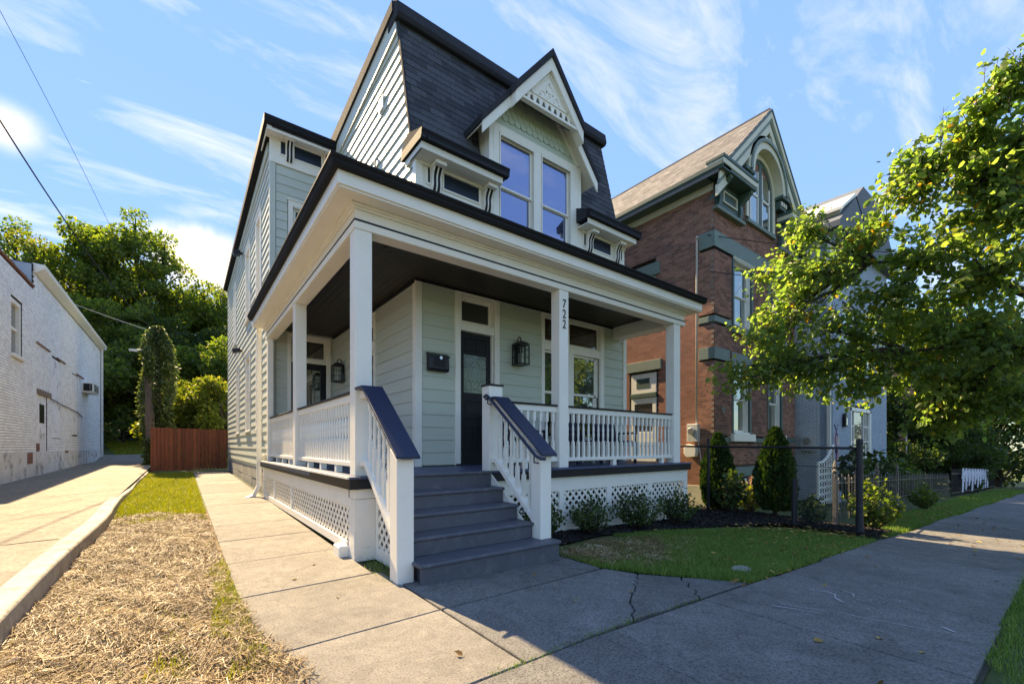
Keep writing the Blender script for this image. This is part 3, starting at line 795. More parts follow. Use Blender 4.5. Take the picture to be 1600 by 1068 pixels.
# corner boards
mb = MB()
mb.box(XW - 0.035, XW + 0.09, YF - 0.035, YF + 0.0, ZD, 4.15); mb.box(XW - 0.035, XW, YF, YF + 0.085, ZD, 4.15)
obj('corner_board', mb, 'white', H_, bevel=0.004)
mb = MB(); mb.box(XR - 0.09, XR + 0.03, YF - 0.035, YF, 0.5, 5.6); mb.box(XR, XR + 0.03, YF, YF + 0.1, 0.3, 5.6)
obj('corner_board', mb, 'white', H_, bevel=0.004)
mb = MB(); mb.box(XL - 0.035, XL + 0.09, YW - 0.035, YW, 0.75, 8.1); mb.box(XL - 0.035, XL, YW, YW + 0.09, 0.75, 8.5)
obj('corner_board', mb, 'sage_side', H_, bevel=0.004)
obj('corner_board', MB().box(XL - 0.03, XL + 0.06, YB - 0.10, YB, 0.1, 8.4), 'sage_side', H_, bevel=0.004)
obj('corner_board', MB().box(XW - 0.03, XW - 0.001, YW - 0.10, YW - 0.025, ZD, 4.12), 'sage_side', H_)
obj('back_wall', MB().box(XL + 0.03, XR - 0.03, YB - 0.09, YB - 0.02, 0.1, 8.25), 'sage_side', H_)
obj('right_wall', MB().prism([(YF + 0.03, -0.4), (YF + 0.03, 6.4), (7.08, 6.66), (7.6, 8.8), (YB - 0.1, 8.2), (YB - 0.1, -0.4)], 'x', XR - 0.08, XR - 0.02), 'sage', H_)

# --- front door unit
du = MB()
du.box(DC[0], DOOR[0], YF - 0.042, YF + 0.02, ZD, 4.05); du.box(DOOR[1], DC[1], YF - 0.042, YF + 0.02, ZD, 4.05)
du.box(DC[0], DC[1], YF - 0.042, YF + 0.02, 4.05, 4.155)
du.box(DOOR[0], DOOR[1], YF - 0.012, YF + 0.10, 3.41, 3.56)          # transom bar
du.box(DOOR[0] - 0.001, DOOR[0] + 0.028, YF + 0.021, YF + 0.13, ZD, 4.05); du.box(DOOR[1] - 0.028, DOOR[1] + 0.001, YF + 0.021, YF + 0.13, ZD, 4.05)
du.box(DOOR[0] + 0.028, DOOR[1] - 0.028, YF + 0.021, YF + 0.13, 4.02, 4.05)
dframe = obj('door_frame', du, 'white', H_, bevel=0.004)
s = MB(); w = 0.05
a0, a1, c0, c1 = DOOR[0] + 0.03, DOOR[1] - 0.03, 3.562, 4.018
s.box(a0, a0 + w, YF + 0.06, YF + 0.10, c0, c1); s.box(a1 - w, a1, YF + 0.06, YF + 0.10, c0, c1); s.box(a0 + w, a1 - w, YF + 0.06, YF + 0.10, c0, c0 + w); s.box(a0 + w, a1 - w, YF + 0.06, YF + 0.10, c1 - w, c1)
obj('transom_sash', s, 'white', dframe, bevel=0.003)
obj('transom_pane', MB().box(a0 + w - 0.003, a1 - w + 0.003, YF + 0.08, YF + 0.086, c0 + 0.03, c1 - 0.03), 'glass_dim', dframe)
# door leaf with stiles, rails, panels and leaded light
dx0, dx1 = DOOR[0] + 0.03, DOOR[1] - 0.03
yd = YF + 0.075
d = MB()
d.box(dx0, dx1, yd + 0.014, yd + 0.045, ZD + 0.03, 3.405)
for (u0, u1, w0, w1) in ((dx0, dx0 + 0.10, ZD + 0.03, 3.405), (dx1 - 0.10, dx1, ZD + 0.03, 3.405)):
    d.box(u0, u1, yd, yd + 0.013, w0, w1)
for (w0, w1) in ((ZD + 0.03, ZD + 0.26), (1.66, 1.78), (2.14, 2.30), (3.00, 3.06), (3.30, 3.405)):
    d.box(dx0 + 0.10, dx1 - 0.10, yd, yd + 0.013, w0, w1)
mid = (dx0 + dx1) / 2
d.box(mid - 0.05, mid + 0.05, yd, yd + 0.013, ZD + 0.26, 1.66)
for (u0, u1, w0, w1) in ((dx0 + 0.13, mid - 0.08, ZD + 0.30, 1.62), (mid + 0.08, dx1 - 0.13, ZD + 0.30, 1.62), (dx0 + 0.13, dx1 - 0.13, 1.82, 2.10), (dx0 + 0.13, mid - 0.02, 3.08, 3.28), (mid + 0.02, dx1 - 0.13, 3.08, 3.28)):
    d.box(u0, u1, yd + 0.004, yd + 0.013, w0, w1)
door = obj('front_door', d, 'black', H_, bevel=0.003)
obj('leaded_pane', MB().box(dx0 + 0.095, dx1 - 0.095, yd + 0.006, yd + 0.0135, 2.295, 3.005), 'glass_lead', door)
cm = MB()
gx0, gx1, gz0, gz1 = dx0 + 0.10, dx1 - 0.10, 2.30, 3.00
gxm = (gx0 + gx1) / 2; yc = yd + 0.005
def arc(cx_, cz_, rx, rz, a0_, a1_, n=12, r=0.0028):
    cm.tube([(cx_ + rx * math.cos(a0_ + (a1_ - a0_) * i / n), yc, cz_ + rz * math.sin(a0_ + (a1_ - a0_) * i / n)) for i in range(n + 1)], r, 4)
PI = math.pi
arc(gxm, 2.64, 0.13, 0.26, 0, 2 * PI, 20); arc(gxm, 2.64, 0.075, 0.17, 0, 2 * PI, 18)
for sx in (-1, 1):
    arc(gxm + sx * 0.13, 2.90, 0.10, 0.08, 0, 2 * PI, 14); arc(gxm + sx * 0.14, 2.42, 0.07, 0.10, 0, 2 * PI, 14); arc(gxm + sx * 0.20, 2.66, 0.05, 0.12, 0, 2 * PI, 12)
for z in (2.36, 2.52, 2.78, 2.95): cm.tube([(gx0, yc, z), (gx1, yc, z)], 0.0026, 4)
for x in (gxm - 0.2, gxm - 0.07, gxm + 0.07, gxm + 0.2): cm.tube([(x, yc, gz0), (x, yc, 2.42)], 0.0026, 4); cm.tube([(x, yc, 2.84), (x, yc, gz1)], 0.0026, 4)
obj('lead_came', cm, 'came', door)
kb = MB(); kb.lathe([(0.0, 0), (0.03, 0.0), (0.034, 0.02), (0.02, 0.04), (0, 0.045)], 10)
obj('threshold', MB().box(DC[0] + 0.01, DC[1] - 0.01, YF - 0.09, YF + 0.06, ZD + 0.002, ZD + 0.032), 'black', dframe)

# --- paired front window with stained transoms
wu = MB()
x0, x1 = WU
wu.box(x0, x0 + 0.085, YF - 0.042, YF + 0.02, 1.47, 4.04); wu.box(x1 - 0.13, x1, YF - 0.042, YF + 0.02, 1.47, 4.04)
wu.box(x0, x1, YF - 0.042, YF + 0.02, 4.04, 4.14)
wu.box(x0 - 0.03, x1 + 0.03, YF - 0.09, YF + 0.05, 1.40, 1.47)
wu.box(x0 + 0.085, x1 - 0.13, YF - 0.03, YF + 0.1, 3.33, 3.50)
wu.box(6.66, 6.735, YF - 0.03, YF + 0.1, 3.50, 4.04); wu.box(6.655, 6.86, YF - 0.03, YF + 0.1, 1.47, 3.33)
fwin = obj('window', wu, 'white', H_, bevel=0.004)
for (u0, u1) in ((6.005, 6.66), (6.735, 7.72)):
    fr = MB(); w = 0.045; c0, c1 = 3.50, 4.04
    fr.box(u0, u0 + w, YF + 0.02, YF + 0.06, c0, c1); fr.box(u1 - w, u1, YF + 0.02, YF + 0.06, c0, c1); fr.box(u0 + w, u1 - w, YF + 0.02, YF + 0.06, c0, c0 + w); fr.box(u0 + w, u1 - w, YF + 0.02, YF + 0.06, c1 - w, c1)
    obj('transom_sash', fr, 'white', fwin, bevel=0.003)
    bq = 0.075
    q = MB(); ww = 0.045
    q.box(u0 + ww, u1 - ww, YF + 0.040, YF + 0.046, c0 + ww, c0 + ww + bq); q.box(u0 + ww, u1 - ww, YF + 0.040, YF + 0.046, c1 - ww - bq, c1 - ww)
    q.box(u0 + ww, u0 + ww + bq, YF + 0.040, YF + 0.046, c0 + ww + bq + 0.002, c1 - ww - bq - 0.002); q.box(u1 - ww - bq, u1 - ww, YF + 0.040, YF + 0.046, c0 + ww + bq + 0.002, c1 - ww - bq - 0.002)
    obj('stained_border', q, 'glass_red', fwin)
    obj('stained_pane', MB().box(u0 + ww + bq + 0.002, u1 - ww - bq - 0.002, YF + 0.041, YF + 0.047, c0 + ww + bq + 0.002, c1 - ww - bq - 0.002), 'glass_stained', fwin)
    cmx = MB(); um = (u0 + u1) / 2; zm = (c0 + c1) / 2
    for k in range(5):
        a = 2 * PI * k / 5
        cmx.tube([(um + 0.10 * math.cos(a) + 0.055 * math.cos(t), YF + 0.040, zm + 0.075 * math.sin(a) + 0.05 * math.sin(t)) for t in [2 * PI * i / 10 for i in range(11)]], 0.0035, 4)
    cmx.tube([(u0 + 0.12, YF + 0.040, zm), (um - 0.15, YF + 0.040, zm)], 0.003, 4); cmx.tube([(um + 0.15, YF + 0.040, zm), (u1 - 0.12, YF + 0.040, zm)], 0.003, 4)
    obj('lead_came', cmx, 'came', fwin)
for (u0, u1) in ((6.005, 6.655), (6.86, 7.72)):
    inner = (u0, u1)
    for (l, h, dd) in ((2.43, 3.33, 0.04), (1.47, 2.47, 0.075)):
        fr = MB(); w = 0.05 if u1 < 6.7 else 0.075
        fr.box(u0, u0 + w, YF + dd, YF + dd + 0.03, l, h); fr.box(u1 - w - (0.05 if u1 > 7 else 0), u1, YF + dd, YF + dd + 0.03, l, h)
        fr.box(u0 + w, u1 - w, YF + dd, YF + dd + 0.03, h - 0.045, h); fr.box(u0 + w, u1 - w, YF + dd, YF + dd + 0.03, l, l + 0.05)
        obj('sash', fr, 'white', fwin, bevel=0.003)
        obj('pane', MB().box(u0 + w - 0.003, u1 - w + 0.003, YF + dd + 0.014, YF + dd + 0.02, l + 0.02, h - 0.02), 'glass', fwin)
# side window under the porch
window(sw, 'y', XW, -1, 8.76, 9.64, 1.58, 3.30, m_glass='glass_dim', rec=0.09, head=0.10)
window(sw, 'y', XW, -1, 8.76, 9.64, 3.44, 3.90, m_glass='glass_dim', rec=0.09, sash=False, head=0.09, sill=False)

# --- wing door with transom
dw = MB()
dw.box(2.05, 2.13, YW - 0.042, YW + 0.02, ZD, 3.98); dw.box(2.95, 3.05, YW - 0.042, YW + 0.02, ZD, 3.98); dw.box(2.05, 3.05, YW - 0.042, YW + 0.02, 3.98, 4.07)
dw.box(2.13, 2.95, YW - 0.02, YW + 0.1, 3.38, 3.47)
wd = obj('door_frame', dw, 'white', H_, bevel=0.004)
fr = MB(); fr.box(2.13, 2.18, YW + 0.03, YW + 0.07, 3.47, 3.98); fr.box(2.90, 2.95, YW + 0.03, YW + 0.07, 3.47, 3.98); fr.box(2.18, 2.90, YW + 0.03, YW + 0.07, 3.47, 3.52); fr.box(2.18, 2.90, YW + 0.03, YW + 0.07, 3.93, 3.98)
obj('transom_sash', fr, 'white', wd); obj('transom_pane', MB().box(2.18, 2.90, YW + 0.05, YW + 0.056, 3.51, 3.94), 'glass_dim', wd)
sd = MB(); sd.box(2.13, 2.27, YW + 0.0, YW + 0.045, ZD + 0.03, 3.38); sd.box(2.81, 2.95, YW + 0.0, YW + 0.045, ZD + 0.03, 3.38); sd.box(2.27, 2.81, YW + 0.0, YW + 0.045, 3.22, 3.38); sd.box(2.27, 2.81, YW + 0.0, YW + 0.045, ZD + 0.03, ZD + 0.3)
sdo = obj('storm_door', sd, 'black', H_, bevel=0.003)
obj('pane', MB().box(2.265, 2.815, YW + 0.02, YW + 0.026, ZD + 0.28, 3.23), 'glass', sdo)
obj('door_handle', MB().tube([(2.24, YW - 0.03, 2.05), (2.24, YW - 0.03, 2.2)], 0.012, 6), 'silver', sdo)
# wing upper window
window(wf, 'x', YW, -1, 2.17, 2.84, 5.32, 7.18, cas=0.105, rec=0.09, m_glass='glass')

# ------------------------------------------------------------------ PORCH
PX, PY = 1.604, 5.12
XPR = 8.50                       # right end of the porch beam
deck = obj('porch_deck', MB().box(1.52, 8.56, 5.03, YF + 0.1, ZD - 0.09, ZD - 0.03), 'deck', H_)
obj('deck_board', MB().box(1.50, XW + 0.1, YF + 0.1, YW + 0.02, ZD - 0.09, ZD - 0.028), 'deck', deck)
x = 1.50
while x < 8.56:                   # boards run back from the front edge, nosing over the black fascia
    x1 = min(x + 0.115, 8.58)
    o = obj('deck_board', MB().box(x, x1 - 0.004, 4.985, YF + 0.09, ZD - 0.028, ZD), 'deck', deck, bevel=0.003)
    x = x1
y = YF + 0.10
while y < YW:
    obj('deck_board', MB().box(1.485, XW + 0.05, y, min(y + 0.115, YW) - 0.004, ZD - 0.028, ZD), 'deck', deck, bevel=0.003); y += 0.115
mb = MB()
mb.box(1.80, 8.555, 5.0, 5.03, ZD - 0.145, ZD - 0.03); mb.box(1.505, 1.80, 5.0, 5.03, ZD - 0.145, ZD - 0.03); mb.box(1.505, 1.535, 5.03, 12.0, ZD - 0.145, ZD - 0.03)
obj('deck_fascia', mb, 'black', H_, bevel=0.004)
obj('edge_flashing', MB().box(1.478, 1.50, 5.0, 12.0, ZD - 0.022, ZD + 0.004), 'white_worn', H_)
# white skirt boards and lattice
def lattice(parent, axis, plane, a0, a1, z0, z1, step=0.142, w=0.042, t=0.008, clip=None):
    """two layers of crossed slats, each slat a piece"""
    H0 = z1 - z0
    for layer, sg in ((0, 1), (1, -1)):
        k = a0 - H0
        while k < a1 + H0:
            # line a = k + (z - z0) * sg (sg=1) or a = k + H0 - (z-z0)
            pts = []
            def A(z): return (k + (z - z0)) if sg == 1 else (k + H0 - (z - z0))
            lo, hi = z0, z1
            # clip to a-range
            if sg == 1:
                lo = max(lo, z0 + (a0 - k)); hi = min(hi, z0 + (a1 - k))
            else:
                lo = max(lo, z0 + (k + H0 - a1)); hi = min(hi, z0 + (k + H0 - a0))
            if clip:
                n = 24; ok = [lo + (hi - lo) * i / n for i in range(n + 1) if hi > lo and clip(A(lo + (hi - lo) * i / n), lo + (hi - lo) * i / n)]
                if ok: lo, hi = ok[0], ok[-1]
                else: hi = lo
            if hi - lo > 0.03:
                off = -layer * t
                if axis == 'y': p, q = (plane + off, A(lo), lo), (plane + off, A(hi), hi); up = (1, 0, 0)
                else: p, q = (A(lo), plane + off, lo), (A(hi), plane + off, hi); up = (0, 1, 0)
                obj('lattice_slat', MB().bar(p, q, w, t * 0.95, up), 'white', parent)
            k += step
sk = MB()
sk.box(1.565, 1.60, 5.20, 12.0, 0.60, ZD - 0.145)
sk.box(1.555, 1.60, 5.30, 11.8, 0.08, 0.19)
for yy_ in (8.6, 10.4): sk.box(1.558, 1.60, yy_ - 0.05, yy_ + 0.05, 0.19, 0.60)
sk.box(1.56, 1.60, 11.75, 11.95, 0.08, 0.60)
sk.box(1.57, 1.83, 5.05, 5.24, -0.02, 0.70)
sk.box(1.565, 1.835, 5.045, 5.24, 0.705, ZD - 0.145)
skirt = obj('side_skirt', sk, 'white_worn', H_, bevel=0.005)
lattice(skirt, 'y', 1.585, 5.25, 11.75, 0.19, 0.60)
obj('skirt_block', MB().box(1.46, 1.62, 5.25, 5.50, 0.0, 0.14), 'white_worn', H_, bevel=0.015)
sk = MB()
sk.box(3.45, 8.52, 5.06, 5.10, 0.59, ZD - 0.145); sk.box(3.45, 8.52, 5.06, 5.10, -0.30, 0.17)
for xx in (3.5, 4.85, 6.0, 7.2, 8.44): sk.box(xx - 0.05, xx + 0.07, 5.055, 5.10, 0.17, 0.59)
fskirt = obj('front_skirt', sk, 'white', H_, bevel=0.005)
lattice(fskirt, 'x', 5.088, 3.5, 8.45, 0.17, 0.59)
obj('under_porch', MB().box(1.78, 8.4, 5.30, YF, 0.0, 0.8).box(1.78, 3.0, YF, 11.7, 0.0, 0.8), 'soil', H_)

# stairs: tread and riser boards
steps = [(3.75, 0.195, 1.775, 3.60), (4.06, 0.385, 1.815, 3.44), (4.36, 0.575, 1.815, 3.44), (4.67, 0.768, 1.815, 3.44)]
stairs = obj('stairs', MB().prism([(3.80, -0.05), (3.80, 0.14), (4.11, 0.14), (4.11, 0.33), (4.41, 0.33), (4.41, 0.52), (4.72, 0.52), (4.72, 0.71), (5.0, 0.71), (5.0, -0.05)], 'x', 1.85, 3.40), 'stair', H_)
for i, (y0, z, xa, xb) in enumerate(steps):
    yb_ = (steps[i + 1][0] + 0.035) if i < 3 else 5.0
    zz = z - 0.0
    obj('riser', MB().box(xa + 0.02, xb - 0.02, y0 + 0.025, y0 + 0.049, (steps[i - 1][1] if i else -0.04), zz - 0.042), 'stair', stairs, bevel=0.003)
    obj('tread', MB().box(xa, xb, y0, yb_, zz - 0.041, zz), 'stair', stairs, bevel=0.012)
obj('riser', MB().box(1.83, 3.42, 4.985, 5.0, steps[3][1], ZD - 0.03), 'stair', stairs)
obj('tread', MB().box(1.815, 3.43, 4.955, 5.05, ZD - 0.030, ZD + 0.004), 'stair', stairs, bevel=0.010)
# triangular lattice at the left of the stairs
tl = MB()
tl.prism([(4.11, 0.25), (5.04, 0.96), (5.04, 0.82), (4.11, 0.10)], 'x', 1.792, 1.812)
stl = obj('stringer', tl, 'black', H_)
t2 = MB(); t2.box(1.815, 1.845, 4.12, 5.04, -0.02, 0.13); t2.box(1.815, 1.845, 4.97, 5.04, 0.13, 0.74); t2.prism([(4.12, 0.13), (4.12, 0.22), (4.97, 0.84), (4.97, 0.70), (4.20, 0.13)], 'x', 1.815, 1.845)
stk = obj('stair_skirt', t2, 'white', H_, bevel=0.004)
lattice(stk, 'y', 1.835, 4.14, 4.97, 0.13, 0.80, clip=lambda a, z: z < 0.17 + (a - 4.12) * 0.70)
t2 = MB(); t2.prism([(4.11, 0.25), (5.04, 0.96), (5.04, 0.10), (4.11, 0.02)], 'x', 3.432, 3.45)
obj('stringer', t2, 'white', H_)

# posts
def post(parent, x0, x1, y0, y1, z0, z1, name='post'):
    return obj(name, MB().box(x0, x1, y0, y1, z0, z1), 'white', parent, bevel=0.006)
ZB = 3.85
post(H_, PX, PX + 0.20, PY, PY + 0.20, ZD, ZB, 'porch_post')
post(H_, 4.862, 5.068, PY, PY + 0.20, ZD, ZB, 'porch_post')
post(H_, 8.12, 8.345, PY, PY + 0.20, ZD, ZB, 'porch_post')
post(H_, PX, PX + 0.19, 8.48, 8.68, ZD, ZB, 'porch_post')
post(H_, PX, PX + 0.12, 11.56, 11.74, ZD, ZB, 'porch_post')
# beam, trim line, soffit, fascia, gutter
mb = MB()
mb.box(PX, XPR, PY, PY + 0.20, ZB, 4.13); mb.box(PX, PX + 0.20, PY + 0.20, 11.9, ZB, 4.13)
beam = obj('porch_beam', mb, 'white', H_, bevel=0.004)
mb = MB()
mb.box(PX - 0.012, XPR + 0.02, PY - 0.012, PY, 3.942, 3.962); mb.box(PX - 0.012, PX, PY, 11.9, 3.942, 3.962)
obj('trim_line', mb, 'black', beam)
mb = MB()
for k, (dd, z0_, z1_) in enumerate(((0.03, 4.075, 4.10), (0.055, 4.10, 4.129))):
    mb.box(PX - dd, XPR + dd, PY - dd, PY - 0.001, z0_, z1_); mb.box(PX - dd, PX - 0.001, PY, 11.9, z0_, z1_)
mb.box(PX - 0.010, XPR + 0.015, PY - 0.010, PY - 0.0005, 3.852, 3.940); mb.box(PX - 0.010, PX - 0.0005, PY, 11.9, 3.852, 3.940)
obj('crown_moulding', mb, 'white', beam, bevel=0.004)
SO = 0.268
XE = XPR + 0.235
mb = MB(); mb.box(PX - SO + 0.02, XE - 0.02, PY - SO + 0.02, PY + 0.1, 4.131, 4.16); mb.box(PX - SO + 0.02, PX + 0.1, PY + 0.1, 11.95, 4.131, 4.16); mb.box(XPR - 0.1, XE - 0.02, PY + 0.1, YF + 0.1, 4.131, 4.16)
obj('soffit', mb, 'white', H_)
mb = MB(); mb.box(PX - SO, XE, PY - SO, PY - SO + 0.02, 4.155, 4.31); mb.box(PX - SO, PX - SO + 0.02, PY - SO + 0.02, 12.0, 4.155, 4.31); mb.box(XE - 0.02, XE, PY - SO + 0.02, YF, 4.155, 4.31)
obj('fascia', mb, 'white', H_, bevel=0.004)
def gutter_prof(o, z):            # outward offset o measured from the fascia
    return [(o, z), (o + 0.055, z), (o + 0.075, z + 0.03), (o + 0.075, z + 0.055), (o + 0.10, z + 0.085), (o + 0.10, z + 0.105), (o, z + 0.115)]
gm = MB()
pf = gutter_prof(0, 4.302)
n = len(pf)
ring = []
yF0 = PY - SO; xF0 = PX - SO
V_ = [(XE + 0.04, yF0 - o, z) for o, z in pf] + [(xF0 - o, yF0 - o, z) for o, z in pf] + [(xF0 - o, 12.05, z) for o, z in pf]
F_ = [tuple(range(n)), tuple(range(2 * n, 3 * n))[::-1]]
for a in range(2):
    for k in range(n): F_.append((a * n + k, a * n + (k + 1) % n, (a + 1) * n + (k + 1) % n, (a + 1) * n + k))
gm.add(V_, F_)
obj('gutter', gm, 'gutter', H_)
# flat porch roof rising to the walls
mb = MB()
xi, yi, xe = xF0 + 0.03, yF0 + 0.03, XE - 0.03
mb.add([(xi, yi, 4.395), (xe, yi, 4.395), (xe, YF + 0.05, 4.98), (XW + 0.05, YF + 0.05, 4.98), (XW + 0.05, YW + 0.05, 4.98), (xi, YW + 0.2, 4.395),
        (xi, yi, 4.165), (xe, yi, 4.165), (xe, YF + 0.05, 4.165), (XW + 0.05, YF + 0.05, 4.165), (XW + 0.05, YW + 0.05, 4.165), (xi, YW + 0.2, 4.165)],
       [(0, 1, 2, 3), (0, 3, 4, 5), (6, 9, 8, 7), (6, 11, 10, 9), (0, 6, 7, 1), (1, 7, 8, 2), (2, 8, 9, 3), (3, 9, 10, 4), (4, 10, 11, 5), (5, 11, 6, 0)])
obj('porch_roof', mb, 'roof_dark', H_)
# bead-board ceiling
ceil = obj('porch_ceiling', MB().box(PX + 0.2, XPR - 0.16, PY + 0.2, YF + 0.05, 4.128, 4.1305).box(PX + 0.2, XW, YF + 0.05, YW, 4.128, 4.1305), 'porch_ceiling', H_)
x = PX + 0.2
for k in range(13):
    y0 = PY + 0.2 + k * 0.115
    obj('ceiling_board', MB().box(PX + 0.2 + k * 0.10, XPR - 0.16, y0, y0 + 0.112, 4.113, 4.1275), 'porch_ceiling', ceil, bevel=0.004)
k = 0
while PX + 0.2 + k * 0.115 < XW:
    x0 = PX + 0.2 + k * 0.115
    obj('ceiling_board', MB().box(x0, min(x0 + 0.112, XW), PY + 0.2 + (k + 1) * 0.125, YW, 4.1125, 4.127), 'porch_ceiling', ceil, bevel=0.004); k += 1
obj('ceiling_trim', MB().box(XW - 0.05, XW - 0.022, YF, YW, 4.06, 4.112).box(XW - 0.05, XR - 0.1, YF - 0.06, YF - 0.043, 4.085, 4.112), 'black', H_)
# beam at the right end back to the wall, boarded
eb = obj('end_beam', MB().box(8.16, 8.42, PY + 0.2, YF - 0.03, 3.84, 4.128), 'white', H_, bevel=0.004)
boards(eb, 'y', 8.16, -1, PY + 0.21, YF - 0.04, 3.86, 4.12, [], 'white', expo=0.13)

# railings: caps, rails, blocks and turned balusters
prof = [(0.019, 0.0), (0.019, 0.30), (0.024, 0.315), (0.016, 0.335), (0.021, 0.42), (0.025, 0.47), (0.019, 0.50), (0.024, 0.515), (0.019, 0.53), (0.022, 0.60), (0.015, 0.675), (0.024, 0.69), (0.019, 0.705), (0.019, 0.80)]
def bal_mesh(zlo, zhi, name='baluster'):
    """square foot and head, turned middle"""
    h = zhi - zlo
    m_ = MB(); s = 0.0225
    m_.box(-s, s, -s, s, 0, h * 0.36); m_.box(-s, s, -s, s, h * 0.80, h)
    m_.lathe([(0.018, h * 0.361), (0.0215, h * 0.38), (0.014, h * 0.40), (0.0175, h * 0.47), (0.0215, h * 0.545), (0.0165, h * 0.57), (0.022, h * 0.585), (0.0165, h * 0.60), (0.021, h * 0.64), (0.0165, h * 0.71), (0.013, h * 0.76), (0.0215, h * 0.78), (0.018, h * 0.799)], 10)
    return m_.mesh(name, M['white'])
bal = bal_mesh(1.125, 1.86)
def railing(axis, plane, a0, a1, blocks):
    def bx(u0, u1, d0, d1, z0_, z1_):
        return MB().box(u0, u1, plane + d0, plane + d1, z0_, z1_) if axis == 'x' else MB().box(plane + d0, plane + d1, u0, u1, z0_, z1_)
    r = obj('railing', bx(a0, a1, -0.03, 0.03, 1.86, 1.955), 'white', H_, bevel=0.005)
    obj('bottom_rail', bx(a0, a1, -0.045, 0.045, 1.065, 1.125), 'white', r, bevel=0.005)
    for b in blocks: obj('rail_block', bx(b - 0.045, b + 0.045, -0.04, 0.04, ZD + 0.001, 1.065), 'white', r, bevel=0.004)
    obj('rail_cap', bx(a0, a1, -0.055, 0.055, 1.955, 1.985), 'black', r, bevel=0.005)
    nb = max(2, round((a1 - a0) / 0.128)); st = (a1 - a0) / nb
    for i in range(nb):
        a = a0 + st * (i + 0.5)
        obj('baluster', bal, None, r, loc=((a, plane, 1.125) if axis == 'x' else (plane, a, 1.125)))
    return r
railing('x', PY + 0.09, 3.66, 4.862, [4.2])
railing('x', PY + 0.09, 5.068, 8.12, [6.3, 7.8])
railing('y', PX + 0.085, PY + 0.20, 8.48, [6.1, 6.9, 7.7])
railing('y', PX + 0.085, 8.68, 11.56, [9.3, 10.0, 10.7])
# newel at the head of the stairs and the two at the foot
nw = obj('newel', MB().box(3.43, 3.66, 5.03, 5.22, ZD, 2.165), 'white', H_, bevel=0.006)
obj('newel_cap', MB().box(3.415, 3.675, 5.015, 5.235, 2.165, 2.19), 'black', nw, bevel=0.005)
def stair_rail(x0, x1, xb):
    """newel, sloping navy cap, rails and balusters of one side of the stairs"""
    nwl = obj('newel', MB().prism([(3.94, -0.03), (3.94, 1.185), (4.12, 1.30), (4.12, -0.03)], 'x', x0, x1), 'white', H_, bevel=0.006)
    xm = (x0 + x1) / 2
    cap = MB()
    cap.prism([(3.87, 1.19), (3.87, 1.22), (4.86, 1.995), (5.10, 1.995), (5.10, 1.965), (4.87, 1.965)], 'x', x0 - 0.035, x1 + 0.035)
    sr = MB()
    sr.prism([(4.06, 1.235), (4.06, 1.33), (4.87, 1.963), (5.12, 1.963), (5.12, 1.87), (4.90, 1.87)], 'x', xm - 0.05, xm + 0.05)
    sr.prism([(4.12, 0.36), (4.12, 0.44), (4.93, 1.145), (5.12, 1.145), (5.12, 1.085), (4.96, 1.085)], 'x', xm - 0.06, xm + 0.06)
    r = obj('stair_railing', sr, 'white', H_, bevel=0.004)
    obj('rail_cap', cap, 'navy', r, bevel=0.005)
    for i in range(6):
        y = 4.235 + i * 0.135
        zl = 0.44 + (y - 4.12) * 0.870 - 0.02
        zh = 1.245 + (y - 4.06) * 0.765 + 0.02
        zl = min(zl, 1.12)
        obj('baluster', bal_mesh(zl, min(zh, 1.88)), None, r, loc=(xm, y, zl))
    return r
stair_rail(1.625, 1.80, 1.72)
sr2 = stair_rail(3.43, 3.605, 3.52)
hr = MB(); hr.tube([(3.36, 5.06, 2.0), (3.36, 5.00, 2.02), (3.36, 4.93, 1.98), (3.36, 3.95, 1.20), (3.37, 3.86, 1.165), (3.42, 3.84, 1.165)], 0.020, 8)
for (y, z) in ((4.97, 1.95), (3.98, 1.17)): hr.tube([(3.36, y, z + 0.02), (3.36, y, z - 0.05), (3.43, y, z - 0.06)], 0.009, 6)
obj('handrail', hr, 'navy', H_, smooth=True)
# house number on the middle post
for k, ch in enumerate("722"):
    cu = bpy.data.curves.new('numeral', 'FONT'); cu.body = ch; cu.size = 0.20; cu.extrude = 0.004; cu.align_x = 'CENTER'
    tmp = bpy.data.objects.new('numeral_src', cu); COL.objects.link(tmp)
    bpy.context.view_layer.update()
    me = bpy.data.meshes.new_from_object(tmp.evaluated_get(bpy.context.evaluated_depsgraph_get()))
    bpy.data.objects.remove(tmp)
    me.materials.clear(); me.materials.append(M['metal_black'])
    o = place('house_numeral', me, H_)
    o.location = (4.965 - 5.5, PY - 0.006 - 9.0, 3.565 - k * 0.165)
    o.rotation_euler = (math.radians(90), 0, 0); o.scale = (0.82, 1.0, 1)

# ------------------------------------------------------------------ UPPER FRONT: pents, dormer, mansard
def bracket(parent, x, ytop, z0, z1, w=0.17, axis='x', proj=0.26):
    """scroll bracket: white body with two dark grooves on its face"""
    h = z1 - z0
    pr = []
    N = 12
    for i in range(N + 1):
        t = i / N
        z = z0 + 0.0 + h * 0.86 * t
        d = 0.045 + (proj - 0.06) * (0.5 - 0.5 * math.cos(PI * min(1, max(0, (t - 0.12) / 0.88)))) * 0.62 + 0.040 * math.sin(t * 2 * PI)
        pr.append((d, z))
    poly = [(ytop + 0.0, z0)] + [(ytop - d, z) for d, z in pr] + [(ytop, z0 + h * 0.86)]
    b = MB().prism(poly, 'x', x - w / 2, x + w / 2)
    b.box(x - w / 2 - 0.015, x + w / 2 + 0.015, ytop - proj, ytop, z0 + h * 0.86, z1)
    o = obj('bracket', b, 'white', parent, bevel=0.004)
    for sx in (-0.042, 0.034):
        gq = MB()
        for (d1, za), (d2, zb) in zip(pr[:-1], pr[1:]):
            gq.bar((x + sx, ytop - d1 - 0.001, za), (x + sx, ytop - d2 - 0.001, zb), 0.046, 0.006, (0, -1, 0))
        obj('groove', gq, 'black', o)
    return o

